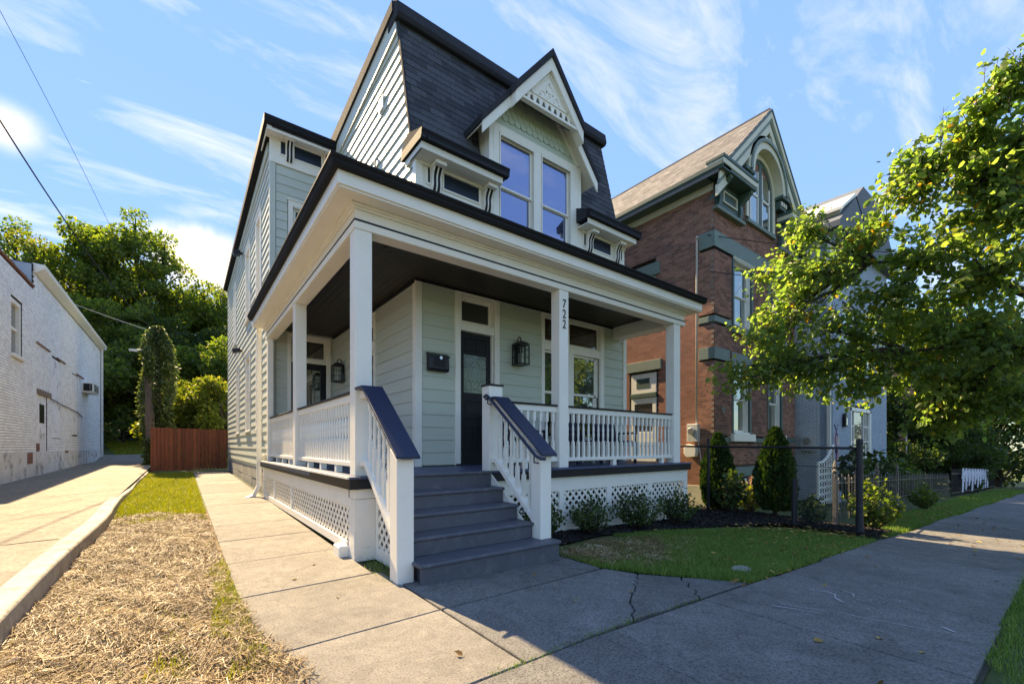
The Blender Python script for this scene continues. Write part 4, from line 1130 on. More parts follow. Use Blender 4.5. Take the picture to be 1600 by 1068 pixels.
def pent(x0, x1, panels, brs, ret_left=False, ret_right=False, ex0=0.0, ex1=0.0):
    fz = obj('frieze', MB().box(x0, x1, YF - 0.012, YF + 0.10, 4.9, 6.14), 'white', H_)
    tr = MB()
    tr.box(x0, x1, YF - 0.04, YF - 0.012, 5.60, 5.72)
    tr.box(x0, x1, YF - 0.055, YF - 0.012, 6.08, 6.135)
    obj('frieze_trim', tr, 'white', fz, bevel=0.004)
    for (a, b) in panels:
        fr = MB(); w = 0.035
        fr.box(a - w, b + w, YF - 0.03, YF - 0.0125, 5.825 - w, 5.825); fr.box(a - w, b + w, YF - 0.03, YF - 0.0125, 6.09 - 0.0, 6.09 + w - 0.01)
        fr.box(a - w, a, YF - 0.03, YF - 0.0125, 5.825, 6.09); fr.box(b, b + w, YF - 0.03, YF - 0.0125, 5.825, 6.09)
        f_ = obj('panel_frame', fr, 'white', fz, bevel=0.003)
        obj('pane', MB().box(a, b, YF - 0.018, YF - 0.0125, 5.825, 6.09), 'panel_dark', fz)
    for x in brs: bracket(H_, x, YF - 0.012, 5.66, 6.12)
    # eave: soffit, fascia, gutter, little roof
    e0, e1 = x0 - ex0, x1 + ex1
    ev = MB()
    ev.box(e0, e1, 6.47, YF + 0.10, 6.125, 6.15)
    ev.box(e0, e1, 6.45, 6.47, 6.125, 6.24)
    if ret_left: ev.box(e0, e0 + 0.02, 6.47, 7.10, 6.125, 6.24); ev.box(e0 + 0.02, XW + 0.03, YF + 0.10, 7.08, 6.125, 6.15)
    if ret_right: ev.box(e1 - 0.02, e1, 6.47, 7.1, 6.125, 6.24)
    p = obj('pent_eave', ev, 'white', H_, bevel=0.004)
    gt = MB()
    gx0 = e0 - (0.045 if ret_left else 0.03); gx1 = e1 + (0.09)
    gt.prism([(6.45, 6.242), (6.40, 6.242), (6.365, 6.29), (6.365, 6.335), (6.35, 6.365), (6.35, 6.39), (6.47, 6.405), (6.47, 6.242)], 'x', gx0, gx1)
    if ret_left: gt.box(gx0, e0 + 0.0, 6.471, 7.18, 6.245, 6.40)
    obj('gutter', gt, 'gutter', p)
    rf = MB()
    xs0 = XW + 0.005 if ret_left else gx0 + 0.004
    rf.prism([(6.366, 6.396), (7.04, 6.67), (7.06, 6.25), (6.366, 6.25)], 'x', xs0, gx1 - 0.004)
    if ret_left: rf.prism([(6.366, 6.396), (6.93, 6.60), (7.16, 6.44), (7.16, 6.25), (6.366, 6.25)], 'x', gx0 + 0.004, XW - 0.032)
    obj('pent_roof', rf, 'roof_dark', p)
pent(XW + 0.03, 4.62, [(3.348, 3.392), (3.66, 4.385)], [3.485, 4.545], True, False, ex0=0.10, ex1=0.08)
pent(7.10, 8.62, [(7.19, 7.24), (7.43, 8.10), (8.47, 8.52)], [7.325, 8.275], False, True, ex0=0.13, ex1=0.02)
obj('corner_board', MB().box(XW - 0.035, XW + 0.03, YF - 0.04, YF + 0.08, 4.9, 6.125).box(XW + 0.03, XW + 0.10, YF - 0.04, YF - 0.0125, 4.9, 6.08), 'white', H_, bevel=0.004)

# mansard: backing plus tabs
ms = MB()
ms.add([(XW, 7.0, 6.60), (XR, 7.0, 6.60), (XR, y_m(9.2), 9.2), (XW, y_m(9.2), 9.2), (XW, 7.25, 6.60), (XR, 7.25, 6.60), (XR, 7.8, 9.2), (XW, 7.8, 9.2)],
       [(0, 1, 2, 3), (4, 7, 6, 5), (0, 3, 7, 4), (1, 5, 6, 2), (3, 2, 6, 7), (0, 4, 5, 1)])
mansard = obj('mansard_roof', ms, 'roof_dark', H_)
SL = math.hypot(0.6, 2.54); sdir = Vector((0, 0.6 / SL, 2.54 / SL)); sn = Vector((0, -2.54 / SL, 0.6 / SL))
ex = 0.142; tw = 0.306
def tab_mesh(w):
    b = MB(); t0, t1 = 0.011, 0.003
    b.add([(0.003, 0, 0.001), (w - 0.003, 0, 0.001), (w - 0.003, 0, t0), (0.003, 0, t0), (0.003, ex + 0.01, 0.0), (w - 0.003, ex + 0.01, 0.0), (w - 0.003, ex + 0.01, t1), (0.003, ex + 0.01, t1)],
          [(0, 1, 2, 3), (4, 7, 6, 5), (0, 4, 5, 1), (3, 2, 6, 7), (0, 3, 7, 4), (1, 5, 6, 2)])
    return b.mesh('shingle', M['shingle'])
tabs = {}
rotm = Matrix((Vector((1, 0, 0)), sdir, sn)).transposed().to_euler()
row = 0; s_ = 0.0; cnt = 0
DCX, DAP, DHW, DEZ = 5.84, 9.16, 1.58, 7.26     # dormer: centre, apex, half width, eave
while s_ < SL - 0.05:
    z = 6.66 + s_ * sdir.z; y = 7.0 + s_ * sdir.y
    x = XW - R.uniform(0, 1) * tw * 0.5 - (0.5 * tw if row % 2 else 0)
    while x < XR:
        a = max(x, XW + 0.0); b = min(x + tw, XR)
        w = b - a
        zt = z + ex
        hid = (abs((a + b) / 2 - DCX) < 1.15 and zt < 7.4) or (zt >= 7.2 and abs((a + b) / 2 - DCX) < DHW - (zt - DEZ) / 1.2 - 0.32)
        if w > 0.04 and not hid:
            key = round(w, 3)
            if key not in tabs: tabs[key] = tab_mesh(key)
            o = place('shingle', tabs[key], mansard)
            lift = R.uniform(0, 0.003)
            o.location = Vector((a, y, z)) + sn * (0.001 + lift)
            o.rotation_euler = rotm; cnt += 1
        x += tw
    s_ += ex; row += 1
# cap of the mansard and dark roof edge running back over the side wall
cp = MB()
cp.prism([(7.46, 9.05), (7.42, 9.12), (7.46, 9.34), (7.60, 9.45), (7.9, 9.46), (7.9, 9.05)], 'x', XW - 0.07, XR + 0.07)
obj('roof_cap', cp, 'roof_dark', H_, bevel=0.01)
rk = MB()
def side_edge(y): return 9.42 + (9.03 - 9.42) * (y - 7.6) / 3.9
rk.prism([(7.62, 9.44), (23.7, 8.52), (23.7, 8.38), (12.0, 8.84), (7.62, 9.24)], 'x', XW - 0.10, XR + 0.06)
obj('flat_roof', rk, 'roof_dark', H_)
rk = MB(); rk.prism([(7.62, 9.24), (11.75, 8.86), (11.75, 8.52), (7.545, 8.84)], 'x', XW - 0.055, XW + 0.06)
obj('rake_board', rk, 'sage_side', H_)
rk = MB(); rk.prism([(7.53, 9.06), (7.60, 9.06), (7.03, 6.64), (6.97, 6.64)], 'x', XW - 0.028, XW + 0.004)
obj('mansard_edge', rk, 'roof_dark', H_)
# louvre vent and conduit on the lit side wall
vt = MB(); vt.box(XW - 0.05, XW - 0.02, 8.20, 8.42, 7.86, 8.12)
v_ = obj('wall_vent', vt, 'white_worn', H_)
obj('louvre', MB().box(XW - 0.055, XW - 0.049, 8.23, 8.39, 7.89, 8.09), 'cream', v_)
obj('conduit', MB().tube([(XW - 0.05, 8.62, 6.4), (XW - 0.05, 8.62, 7.05), (XW - 0.03, 8.58, 7.10)], 0.022, 8), 'meter', H_, smooth=True)

# dormer
dm = thing_parent = H_
X0, X1 = 4.62, 7.10
dw_ = MB()
dw_.prism([(X0, 4.9), (X0, 7.62), (DCX - 0.55, 8.34), (DCX + 0.55, 8.34), (X1, 7.62), (X1, 4.9)], 'y', YF + 0.10, YF + 0.16)
dw_.box(X0 + 0.004, X0 + 0.06, YF + 0.161, 7.25, 5.0, 7.60); dw_.box(X1 - 0.06, X1 - 0.004, YF + 0.161, 7.25, 5.0, 7.60)
dorm = obj('dormer', dw_, 'white', H_)
G1, G2 = (4.93, 5.665), (5.995, 6.71)
cz0, cz1 = 5.42, 7.17
pl = MB()
pl.box(X0, G1[0] - 0.075, YF - 0.02, YF + 0.10, 4.9, 7.50); pl.box(G1[1] + 0.075, G2[0] - 0.075, YF - 0.02, YF + 0.10, 4.9, 7.36); pl.box(G2[1] + 0.075, X1, YF - 0.02, YF + 0.10, 4.9, 7.50)
pl.box(G1[0] - 0.075, G2[1] + 0.075, YF - 0.02, YF + 0.10, 7.36, 7.50); pl.box(G1[0] - 0.075, G1[1] + 0.075, YF - 0.02, YF + 0.1, 4.9, 5.34); pl.box(G2[0] - 0.075, G2[1] + 0.075, YF - 0.02, YF + 0.1, 4.9, 5.34)
for x in (X0 + 0.10, X1 - 0.10): pl.box(x - 0.006, x + 0.006, YF - 0.026, YF - 0.02, 5.0, 7.4)
obj('casing', pl, 'white', dorm, bevel=0.004)
for (a, b) in (G1, G2):
    f = window(dorm, 'x', YF, -1, a - 0.073, b + 0.073, 5.342, 7.358, m_glass='glass_dormer', casing=False, rec=0.07, glass_in=0.05)
    mo = MB(); mo.box(a - 0.07, a - 0.05, YF - 0.034, YF - 0.0, 5.36, 7.34); mo.box(b + 0.05, b + 0.07, YF - 0.034, YF, 5.36, 7.34); mo.box(a - 0.05, b + 0.05, YF - 0.034, YF, 7.30, 7.34)
    obj('stop', mo, 'white', f)
# scalloped shingles above the windows
sb = obj('scallop_wall', MB().prism([(4.70, 7.50), (DCX - 0.52, 8.30), (DCX + 0.52, 8.30), (6.99, 7.50)], 'y', YF + 0.02, YF + 0.09), 'sage_scallop', dorm)
def scallop_mesh(w, h):
    pts = [(-w / 2, h), (-w / 2, w * 0.42)] + [(w / 2 * math.cos(PI + PI * i / 8) , w * 0.42 + w * 0.42 * math.sin(PI + PI * i / 8)) for i in range(1, 8)] + [(w / 2, w * 0.42), (w / 2, h)]
    b = MB(); n = len(pts)
    b.add([(p[0], -0.012 - 0.020 * (1 - p[1] / h), p[1]) for p in pts] + [(p[0], 0.0, p[1]) for p in pts], [tuple(range(n)), tuple(range(n, 2 * n))[::-1]] + [(i, (i + 1) % n, n + (i + 1) % n, n + i) for i in range(n)])
    return b.mesh('scallop', M['sage_scallop'])
sw_, sh_, se_ = 0.152, 0.20, 0.118
scm = scallop_mesh(sw_ - 0.010, sh_)
for rw in range(7):
    z = 7.62 + rw * se_
    hw = 1.13 - (z - 7.50) * 1.38 if z > 7.55 else 1.13
    n_ = int(hw * 2 / sw_) + 2
    for i in range(n_):
        x = DCX + (i - (n_ - 1) / 2) * sw_ + (0.5 * sw_ if rw % 2 else 0)
        if abs(x - DCX) < hw + 0.05 and z + sh_ < 8.36 + 0.08:
            o = place('scallop', scm, sb); o.location = (x, YF + 0.015 - 0.0004 * rw, z); 
obj('scallop_starter', MB().prism([(4.70, 7.502), (4.80, 7.64), (6.90, 7.64), (6.99, 7.502)], 'y', YF + 0.004, YF + 0.0195), 'sage_scallop', dorm)
# gable roof: slopes with dark edge, white barge boards, soffit; stepped-out pediment with spindles
def rake(y0, y1, hw0, hw1, off_top, off_bot, m, name, parent, s=None):
    """pair of sloping boards between half widths hw0 (upper) and hw1 (lower); offsets measured straight down from the roof line"""
    for sx in (-1, 1):
        P = []
        for hw, o in ((hw0, off_top), (hw1, off_top), (hw1, off_bot), (hw0, off_bot)):
            P.append((DCX + sx * hw, DAP - hw * 1.2 - o))
        obj(name, MB().prism(P, 'y', y0, y1), m, parent, bevel=0.006)
UH = 0.92
for sx in (-1, 1):
    P = [(DCX, DAP), (DCX + sx * DHW, DAP - DHW * 1.2), (DCX + sx * (DHW - 0.035), DAP - DHW * 1.2 - 0.10), (DCX, DAP - 0.145)]
    obj('roof_slope', MB().prism(P, 'y', 6.50, 7.75), 'roof_dark', dorm, bevel=0.006)
    P = [(DCX, DAP + 0.012), (DCX + sx * UH, DAP - UH * 1.2 + 0.012), (DCX + sx * UH, DAP - UH * 1.2 - 0.145), (DCX, DAP - 0.145)]
    obj('roof_slope', MB().prism(P, 'y', 6.32, 6.52), 'roof_dark', dorm, bevel=0.006)
rake(6.36, 6.55, 0.0, UH - 0.02, 0.147, 0.40, 'white', 'barge_board', dorm)
rake(6.53, 6.57, UH - 0.05, DHW - 0.05, 0.147, 0.37, 'white', 'barge_board', dorm)
for sx in (-1, 1):
    P = [(DCX + sx * 0.35, DAP - 0.35 * 1.2 - 0.16), (DCX + sx * (DHW - 0.06), DAP - (DHW - 0.06) * 1.2 - 0.16), (DCX + sx * (DHW - 0.06), DAP - (DHW - 0.06) * 1.2 - 0.19), (DCX + sx * 0.35, DAP - 0.35 * 1.2 - 0.19)]
    obj('soffit', MB().prism(P, 'y', 6.57, 7.6), 'white', dorm)
    P = [(DCX + sx * 1.10, 7.50), (DCX + sx * 1.24, 7.50), (DCX + sx * 0.56, DAP - 0.56 * 1.2 - 0.19), (DCX + sx * 0.42, DAP - 0.56 * 1.2 - 0.19)]
    obj('rake_trim', MB().prism(P, 'y', YF - 0.05, YF + 0.02), 'white', dorm)
zp = 7.96
ped = obj('pediment', MB().prism([(DCX - 0.62, zp + 0.14), (DCX, 8.86), (DCX + 0.62, zp + 0.14)], 'y', 6.44, 6.60), 'white', dorm)
obj('pediment_sill', MB().box(DCX - 0.72, DCX + 0.72, 6.375, 6.47, zp - 0.075, zp - 0.02), 'white', ped, bevel=0.004)
obj('pediment_back', MB().box(DCX - 0.66, DCX + 0.66, 6.52, 6.55, zp - 0.02, zp + 0.16), 'black', ped)
for i in range(8):
    x = DCX - 0.54 + i * (1.08 / 7)
    obj('spindle', MB().prism([(x - 0.035, zp - 0.02), (x + 0.035, zp - 0.02), (x + 0.030, zp + 0.05), (x + 0.055, zp + 0.15), (x - 0.055, zp + 0.15), (x - 0.030, zp + 0.05)], 'y', 6.43, 6.45), 'white', ped)
tri = MB()
for k, (a, b) in enumerate((((DCX - 0.50, zp + 0.20), (DCX, 8.70)), ((DCX, 8.70), (DCX + 0.50, zp + 0.20)), ((DCX + 0.50, zp + 0.20), (DCX - 0.50, zp + 0.20)))):
    tri.bar((a[0], 6.435, a[1]), (b[0], 6.435, b[1]), 0.03, 0.03, (0, -1, 0))
# carved scrolls
for (cx_, cz_, r_, a0_, a1_) in ((DCX, 8.40, 0.10, 0.2, 5.2), (DCX - 0.18, 8.24, 0.08, -1, 4), (DCX + 0.18, 8.24, 0.08, -0.5, 4.2), (DCX, 8.22, 0.06, 1, 6)):
    tri.tube([(cx_ + r_ * math.cos(a0_ + (a1_ - a0_) * i / 14) * (1 - 0.3 * i / 14), 6.437, cz_ + r_ * math.sin(a0_ + (a1_ - a0_) * i / 14) * (1 - 0.3 * i / 14)) for i in range(15)], 0.011, 5)
obj('carving', tri, 'white', ped)
hol = MB()
for (x, z) in ((DCX - 0.08, 8.33), (DCX + 0.09, 8.33), (DCX, 8.52), (DCX - 0.26, 8.2), (DCX + 0.26, 8.2)): hol.prism([(x + 0.014 * math.cos(2 * PI * i / 8), z + 0.014 * math.sin(2 * PI * i / 8)) for i in range(8)], 'y', 6.437, 6.4405)
obj('carving_hole', hol, 'black', ped)

# wing frieze, brackets and eave
wz = obj('frieze', MB().box(XL - 0.03, XW - 0.02, YW - 0.03, YW + 0.05, 8.10, 8.70), 'white', H_)
tr = MB(); tr.box(XL - 0.04, XW - 0.02, YW - 0.05, YW - 0.03, 8.10, 8.22); tr.box(XL - 0.035, XW - 0.02, YW - 0.06, YW - 0.03, 8.66, 8.70)
obj('frieze_trim', tr, 'white', wz, bevel=0.004)
for (a, b) in ((1.90, 2.0), (2.20, 2.82)):
    obj('pane', MB().box(a, b, YW - 0.038, YW - 0.0305, 8.36, 8.66), 'panel_dark', wz)
    fr = MB(); w = 0.03
    fr.box(a - w, b + w, YW - 0.05, YW - 0.0305, 8.33, 8.36); fr.box(a - w, a, YW - 0.05, YW - 0.0305, 8.36, 8.66); fr.box(b, b + w, YW - 0.05, YW - 0.0305, 8.36, 8.66)
    obj('panel_frame', fr, 'white', wz)
for x in (2.085, 2.955): bracket(H_, x, YW - 0.03, 8.20, 8.72, 0.15)
ev = MB(); ev.box(XL - 0.13, XW - 0.02, 11.44, YW + 0.05, 8.70, 8.725); ev.box(XL - 0.13, XW - 0.02, 11.42, 11.44, 8.66, 8.76); ev.box(XL - 0.13, XL - 0.11, 11.44, 12.4, 8.66, 8.76)
we = obj('wing_eave', ev, 'white', H_, bevel=0.004)
ge = MB(); ge.prism([(11.42, 8.765), (11.37, 8.765), (11.34, 8.80), (11.34, 8.85), (11.32, 8.90), (11.32, 8.94), (11.42, 8.95)], 'x', XL - 0.20, XW - 0.02)
ge.prism([(11.42, 8.765), (11.42, 8.95), (23.75, 8.50), (23.75, 8.38), (12.3, 8.70)], 'x', XL - 0.20, XL - 0.02)
obj('gutter', ge, 'gutter', we)
obj('wing_roof', MB().prism([(11.40, 8.73), (11.40, 8.93), (23.7, 8.49), (23.7, 8.35)], 'x', XL - 0.03, XW - 0.03), 'roof_dark', H_)
obj('wing_fascia', MB().prism([(12.0, 8.45), (12.0, 8.70), (23.68, 8.36), (23.68, 8.22)], 'x', XL - 0.045, XL + 0.02), 'sage_side', H_)
# white downspout at the end of the porch
ds = MB()
ds.box(1.44, 1.54, 12.06, 12.14, 0.35, 4.15)
ds.bar((1.49, 12.10, 0.37), (1.36, 12.02, 0.10), 0.08, 0.10, (0, 1, 0)); ds.bar((1.38, 12.04, 0.12), (1.22, 11.94, 0.07), 0.10, 0.075)
ds.bar((1.49, 12.10, 4.13), (1.42, 11.98, 4.28), 0.08, 0.08, (0, 1, 0))
obj('downspout', ds, 'white', H_, bevel=0.008)
hbx = MB(); hbx.box(XL - 0.10, XL - 0.03, 12.25, 12.42, 0.86, 1.10)
obj('hose_box', hbx, 'meter', H_, bevel=0.01)

# ================================================================== THINGS ON THE PORCH
t = thing('mailbox', 'black wall mailbox with a round keyhole beside the front door', 'mailbox', (3.515, YF - 0.02, 2.59))
b = MB(); b.prism([(YF - 0.022, 2.60), (YF - 0.115, 2.60), (YF - 0.135, 2.64), (YF - 0.125, 2.86), (YF - 0.022, 2.90)], 'x', 3.325, 3.705)
obj('box', b, 'metal_black', t, bevel=0.006)
b = MB(); b.add([(3.315, YF - 0.022, 2.925), (3.715, YF - 0.022, 2.925), (3.715, YF - 0.15, 2.86), (3.315, YF - 0.15, 2.86), (3.315, YF - 0.022, 2.905), (3.715, YF - 0.022, 2.905), (3.715, YF - 0.15, 2.84), (3.315, YF - 0.15, 2.84)],
                [(0, 1, 2, 3), (4, 7, 6, 5), (0, 4, 5, 1), (3, 2, 6, 7), (0, 3, 7, 4), (1, 5, 6, 2)])
obj('lid', b, 'metal_black', t, bevel=0.004)
b = MB(); b.add([(3.40, YF - 0.134, 2.66), (3.63, YF - 0.134, 2.66), (3.63, YF - 0.130, 2.82), (3.40, YF - 0.130, 2.82), (3.40, YF - 0.126, 2.66), (3.63, YF - 0.126, 2.66), (3.63, YF - 0.122, 2.82), (3.40, YF - 0.122, 2.82)],
                [(3, 2, 1, 0), (4, 5, 6, 7), (0, 1, 5, 4), (3, 7, 6, 2)])
obj('door', b, 'black', t)
b = MB(); b.tube([(3.535, YF - 0.155, 2.825), (3.535, YF - 0.125, 2.825)], 0.028, 12); obj('lock', b, 'silver', t, smooth=False)

def lantern(label):
    t = local_thing('wall_lantern', label, 'lantern', (0, 0, 0), 'lanterns on the porch walls')
    b = MB(); b.box(-0.055, 0.055, 0.12, 0.14, -0.16, 0.16)
    obj('back_plate', b, 'metal_black', t, bevel=0.004)
    b = MB()
    b.tube([(0, 0.125, 0.10), (0, 0.10, 0.30), (0, 0.05, 0.345), (0, 0.0, 0.315), (0, 0.0, 0.25)], 0.012, 6)
    obj('arm', b, 'metal_black', t, smooth=True)
    c = MB(); s = 0.115
    c.lathe([(0.17, 0.185), (0.165, 0.20), (0.10, 0.235), (0.045, 0.255), (0.0, 0.26)], 4); c.box(-s - 0.01, s + 0.01, -s - 0.01, s + 0.01, -0.215, -0.19); c.box(-s - 0.005, s + 0.005, -s - 0.005, s + 0.005, 0.165, 0.185)
    for sx in (-1, 1):
        for sy in (-1, 1): c.box(sx * s - 0.009, sx * s + 0.009, sy * s - 0.009, sy * s + 0.009, -0.19, 0.165)
        c.box(sx * s - 0.005, sx * s + 0.005, -0.005, 0.005, -0.19, 0.165); c.box(-0.005, 0.005, sx * s - 0.005, sx * s + 0.005, -0.19, 0.165)
    for zz in (-0.06, 0.08):
        for sx in (-1, 1): c.box(sx * s - 0.004, sx * s + 0.004, -s, s, zz - 0.004, zz + 0.004); c.box(-s, s, sx * s - 0.004, sx * s + 0.004, zz - 0.004, zz + 0.004)
    obj('cage', c, 'metal_black', t)
    b = MB(); s2 = 0.106
    for sx in (-1, 1): b.box(sx * s2 - 0.001, sx * s2 + 0.001, -s2, s2, -0.188, 0.164); b.box(-s2, s2, sx * s2 - 0.001, sx * s2 + 0.001, -0.188, 0.164)
    m_ = bpy.data.materials.get('clear_lantern_pane')
    if not m_:
        m_ = bpy.data.materials.new('clear_lantern_pane'); m_.use_nodes = True
        p_ = m_.node_tree.nodes["Principled BSDF"]; p_.inputs["Transmission Weight"].default_value = 1.0; p_.inputs["Roughness"].default_value = 0.04; p_.inputs["IOR"].default_value = 1.15; p_.inputs["Base Color"].default_value = (0.9, 0.92, 0.92, 1)
        M['lamp_clear'] = m_
    obj('pane', b, 'lamp_clear', t)
    for sx in (-0.035, 0.035):
        obj('candle', MB().lathe([(0.014, -0.188), (0.014, -0.08), (0.008, -0.07), (0.017, -0.03), (0.012, 0.0), (0.0, 0.03)], 8, (sx, 0, 0)), 'bulb', t, smooth=True)
    return t
la = lantern('black box lantern on the sage wall between door and front window')
la.location = (5.265, YF - 0.165, 3.105)
lb = copy_tree(la)
tag(lb, 'black box lantern at the inner corner beside the rear porch door')
lb.location = (XW - 0.165, 10.85, 3.06); lb.rotation_euler = (0, 0, math.radians(-90))

def porch_chair(label):
    t = local_thing('porch_chair', label, 'chair', (0, 0, 0), 'navy chairs behind the porch railing')
    b = MB()
    b.box(-0.30, 0.30, -0.28, 0.28, 0.36, 0.46); obj('seat', b, 'chair', t, bevel=0.03)
    b = MB(); b.prism([(0.22, 0.42), (0.32, 0.42), (0.44, 1.0), (0.36, 1.02)], 'x', -0.30, 0.30); obj('backrest', b, 'chair', t, bevel=0.03)
    for sx in (-1, 1):
        b = MB(); b.box(sx * 0.33 - 0.035, sx * 0.33 + 0.035, -0.32, 0.34, 0.60, 0.64); obj('armrest', b, 'chair', t, bevel=0.015)
        for sy in (-0.27, 0.27):
            obj('leg', MB().box(sx * 0.33 - 0.025, sx * 0.33 + 0.025, sy - 0.025, sy + 0.025, 0.0, 0.60), 'chair', t, bevel=0.005)
    return t
c1_ = porch_chair('navy porch chair seen through the balusters below the front window'); c1_.location = (6.35, 6.1, ZD + 0.002)
for x, y, a, l in ((7.35, 6.05, -10, 'navy porch chair nearest the far end of the front railing'), (4.95, 6.2, 12, 'navy porch chair beside the stair head, partly behind the handrail')):
    c = copy_tree(c1_); tag(c, l); c.location = (x, y, ZD + 0.002); c.rotation_euler = (0, 0, math.radians(a))
t = thing('side_table', 'low pale wicker table among the navy porch chairs', 'table', (6.85, 6.2, ZD))
obj('table_top', MB().box(6.65, 7.05, 6.0, 6.4, 1.38, 1.42), 'meter', t, bevel=0.01)
for sx in (6.69, 7.01):
    for sy in (6.04, 6.36): obj('leg', MB().box(sx - 0.02, sx + 0.02, sy - 0.02, sy + 0.02, ZD + 0.002, 1.38), 'meter', t)

# security lights on the wing wall
for (y, z, l) in ((17.6, 7.95, 'small black floodlight high on the side wall under the eave'), (17.7, 4.62, 'small black floodlight lower on the side wall above the ground floor windows')):
    t = thing('security_light', l, 'light', (XL - 0.03, y, z), 'floodlights on the side wall')
    obj('mount', MB().tube([(XL - 0.03, y, z), (XL - 0.10, y, z)], 0.05, 8), 'metal_black', t)
    obj('lamp_head', MB().prism([(XL - 0.09, z - 0.06), (XL - 0.30, z - 0.12), (XL - 0.32, z + 0.02), (XL - 0.10, z + 0.08)], 'y', y - 0.13, y + 0.13), 'metal_black', t, bevel=0.01)

# ================================================================== RED BRICK HOUSE
def brick_skin(axis, plane, sgn, a0, a1, z0, z1, holes, rs, bw=0.212, bh=0.075, jt=0.010, proud=0.008, jit=0.0015, backing=None):
    """running bond of single bricks over a wall, left out where there are holes; top limit may be a function of a"""
    Vs = []; n = 0
    rows = int(((z1 if not callable(z1) else z1(None)) - z0) / bh)
    out = []
    for r in range(rows):
        z = z0 + r * bh
        a = a0 - (bw / 2 if r % 2 else 0)
        while a < a1 - 0.02:
            s = max(a + jt / 2, a0); e = min(a + bw - jt / 2, a1)
            a += bw
            if e - s < 0.02: continue
            mid = (s + e) / 2
            if callable(z1) and z + bh > z1(mid): continue
            segs = [(s, e)]
            for h in holes:
                if z + bh > h[2] + 0.005 and z < h[3] - 0.005:
                    nx = []
                    for (p, q) in segs:
                        if h[1] <= p or h[0] >= q: nx.append((p, q)); continue
                        if h[0] > p + 0.02: nx.append((p, h[0]))
                        if h[1] < q - 0.02: nx.append((h[1], q))
                    segs = nx
            for p, q in segs: out.append((p, q, z + jt / 2, z + bh - jt / 2))
    if backing is not None:
        byrow = {}
        for (p_, q_, za, zb) in out: byrow.setdefault(round((za - jt / 2 - z0) / bh), []).append((p_, q_))
        for r, L in byrow.items():
            L.sort(); z = z0 + r * bh; cur = list(L[0]); S = []
            for p_, q_ in L[1:]:
                if p_ - cur[1] < jt + 0.02: cur[1] = q_
                else: S.append(cur); cur = [p_, q_]
            S.append(cur)
            for s_, e_ in S:
                s_ -= jt / 2; e_ += jt / 2
                pts = [(s_, z), (e_, z), (e_, z + bh), (s_, z + bh)]
                pin = plane - sgn * 0.08
                if axis == 'x': backing.add([(u_, plane, w_) for u_, w_ in pts] + [(u_, pin, w_) for u_, w_ in pts], [(0, 1, 2, 3), (0, 4, 7, 3), (1, 5, 6, 2), (0, 1, 5, 4), (3, 2, 6, 7)])
                else: backing.add([(plane, u_, w_) for u_, w_ in pts] + [(pin, u_, w_) for u_, w_ in pts], [(0, 1, 2, 3), (0, 4, 7, 3), (1, 5, 6, 2), (0, 1, 5, 4), (3, 2, 6, 7)])
    O = np.array(out)
    d = proud + rs.uniform(-jit, jit, len(O))
    P0, P1, Z0, Z1 = O.T
    A = np.stack([P0, P1, P1, P0, P0, P1, P1, P0], 1); Zz = np.stack([Z0, Z0, Z1, Z1] * 2, 1)
    Dd = np.stack([np.full(len(O), -0.01)] * 4 + [d] * 4, 1)
    Pl = plane + sgn * Dd
    V = np.stack([A, Pl, Zz], 2) if axis == 'x' else np.stack([Pl, A, Zz], 2)
    F = np.array([(4, 5, 6, 7), (0, 1, 5, 4), (1, 2, 6, 5), (2, 3, 7, 6), (3, 0, 4, 7)])
    FF = (F[None] + (np.arange(len(O)) * 8)[:, None, None]).reshape(-1, 4)
    return V.reshape(-1, 3), FF, O

BX, BY, BXR = 11.40, 6.0, 16.82
bh = thing('brick_house', 'red brick house with green stone bands and a steep arched-window gable', 'house', (14.0, 10.0, -0.45))
ZE = 8.35                         # eave
BCX, BAP = 14.11, 11.45
core = MB(); core.box(BX + 0.26, BXR - 0.01, BY + 0.26, 20.0, -0.8, ZE); core.box(BX + 0.01, BX + 0.25, 15.9, 20.0, -0.8, ZE)
core.prism([(BX + 0.01, ZE), (BCX, BAP - 0.3), (BXR - 0.01, ZE)], 'y', BY + 0.26, 20.0)
wall = obj('wall', core, 'mortar', bh)
rsb = np.random.RandomState(3)
mort = MB()
fh = [(12.35, 13.55, 1.50, 3.75), (12.35, 13.65, 4.55, 6.95), (14.65, 15.75, 1.50, 3.75), (14.65, 15.75, 4.55, 6.95), (13.25, 15.0, 7.95, 9.6), (11.40, 16.82, 6.68, 7.14), (11.4, 12.3, 4.66, 4.84), (11.4, 12.2, 3.66, 4.0), (11.4, 16.82, 1.40, 1.56), (11.4, 16.82, 0.42, 0.72), (12.5, 13.3, -0.4, 0.40), (11.4, 12.85, 7.75, 8.6), (15.4, 16.82, 7.75, 8.6)]
V, F, _ = brick_skin('x', BY, -1, BX, BXR, -0.5, lambda a: (BAP if a is None else BAP - 0.15 - abs(a - BCX) * 1.12), fh, rsb, backing=mort)
obj('brickwork', np_mesh('brickwork', V, F, M['brick']), None, bh, kind='stuff')
shole = [(7.72, 8.78, -0.4, 3.9), (7.80, 8.72, 4.9, 7.0), (6.0, 6.45, 4.66, 4.84), (6.0, 6.42, 3.66, 4.0), (6.0, 6.42, 6.68, 7.14)]
V, F, O = brick_skin('y', BX, -1, BY, 16.0, -0.5, 8.35, shole, rsb, proud=0.0006, jit=0.0003, backing=mort)
obj('mortar', mort.mesh('mortar', M['mortar'], fix=False), None, bh, kind='stuff')
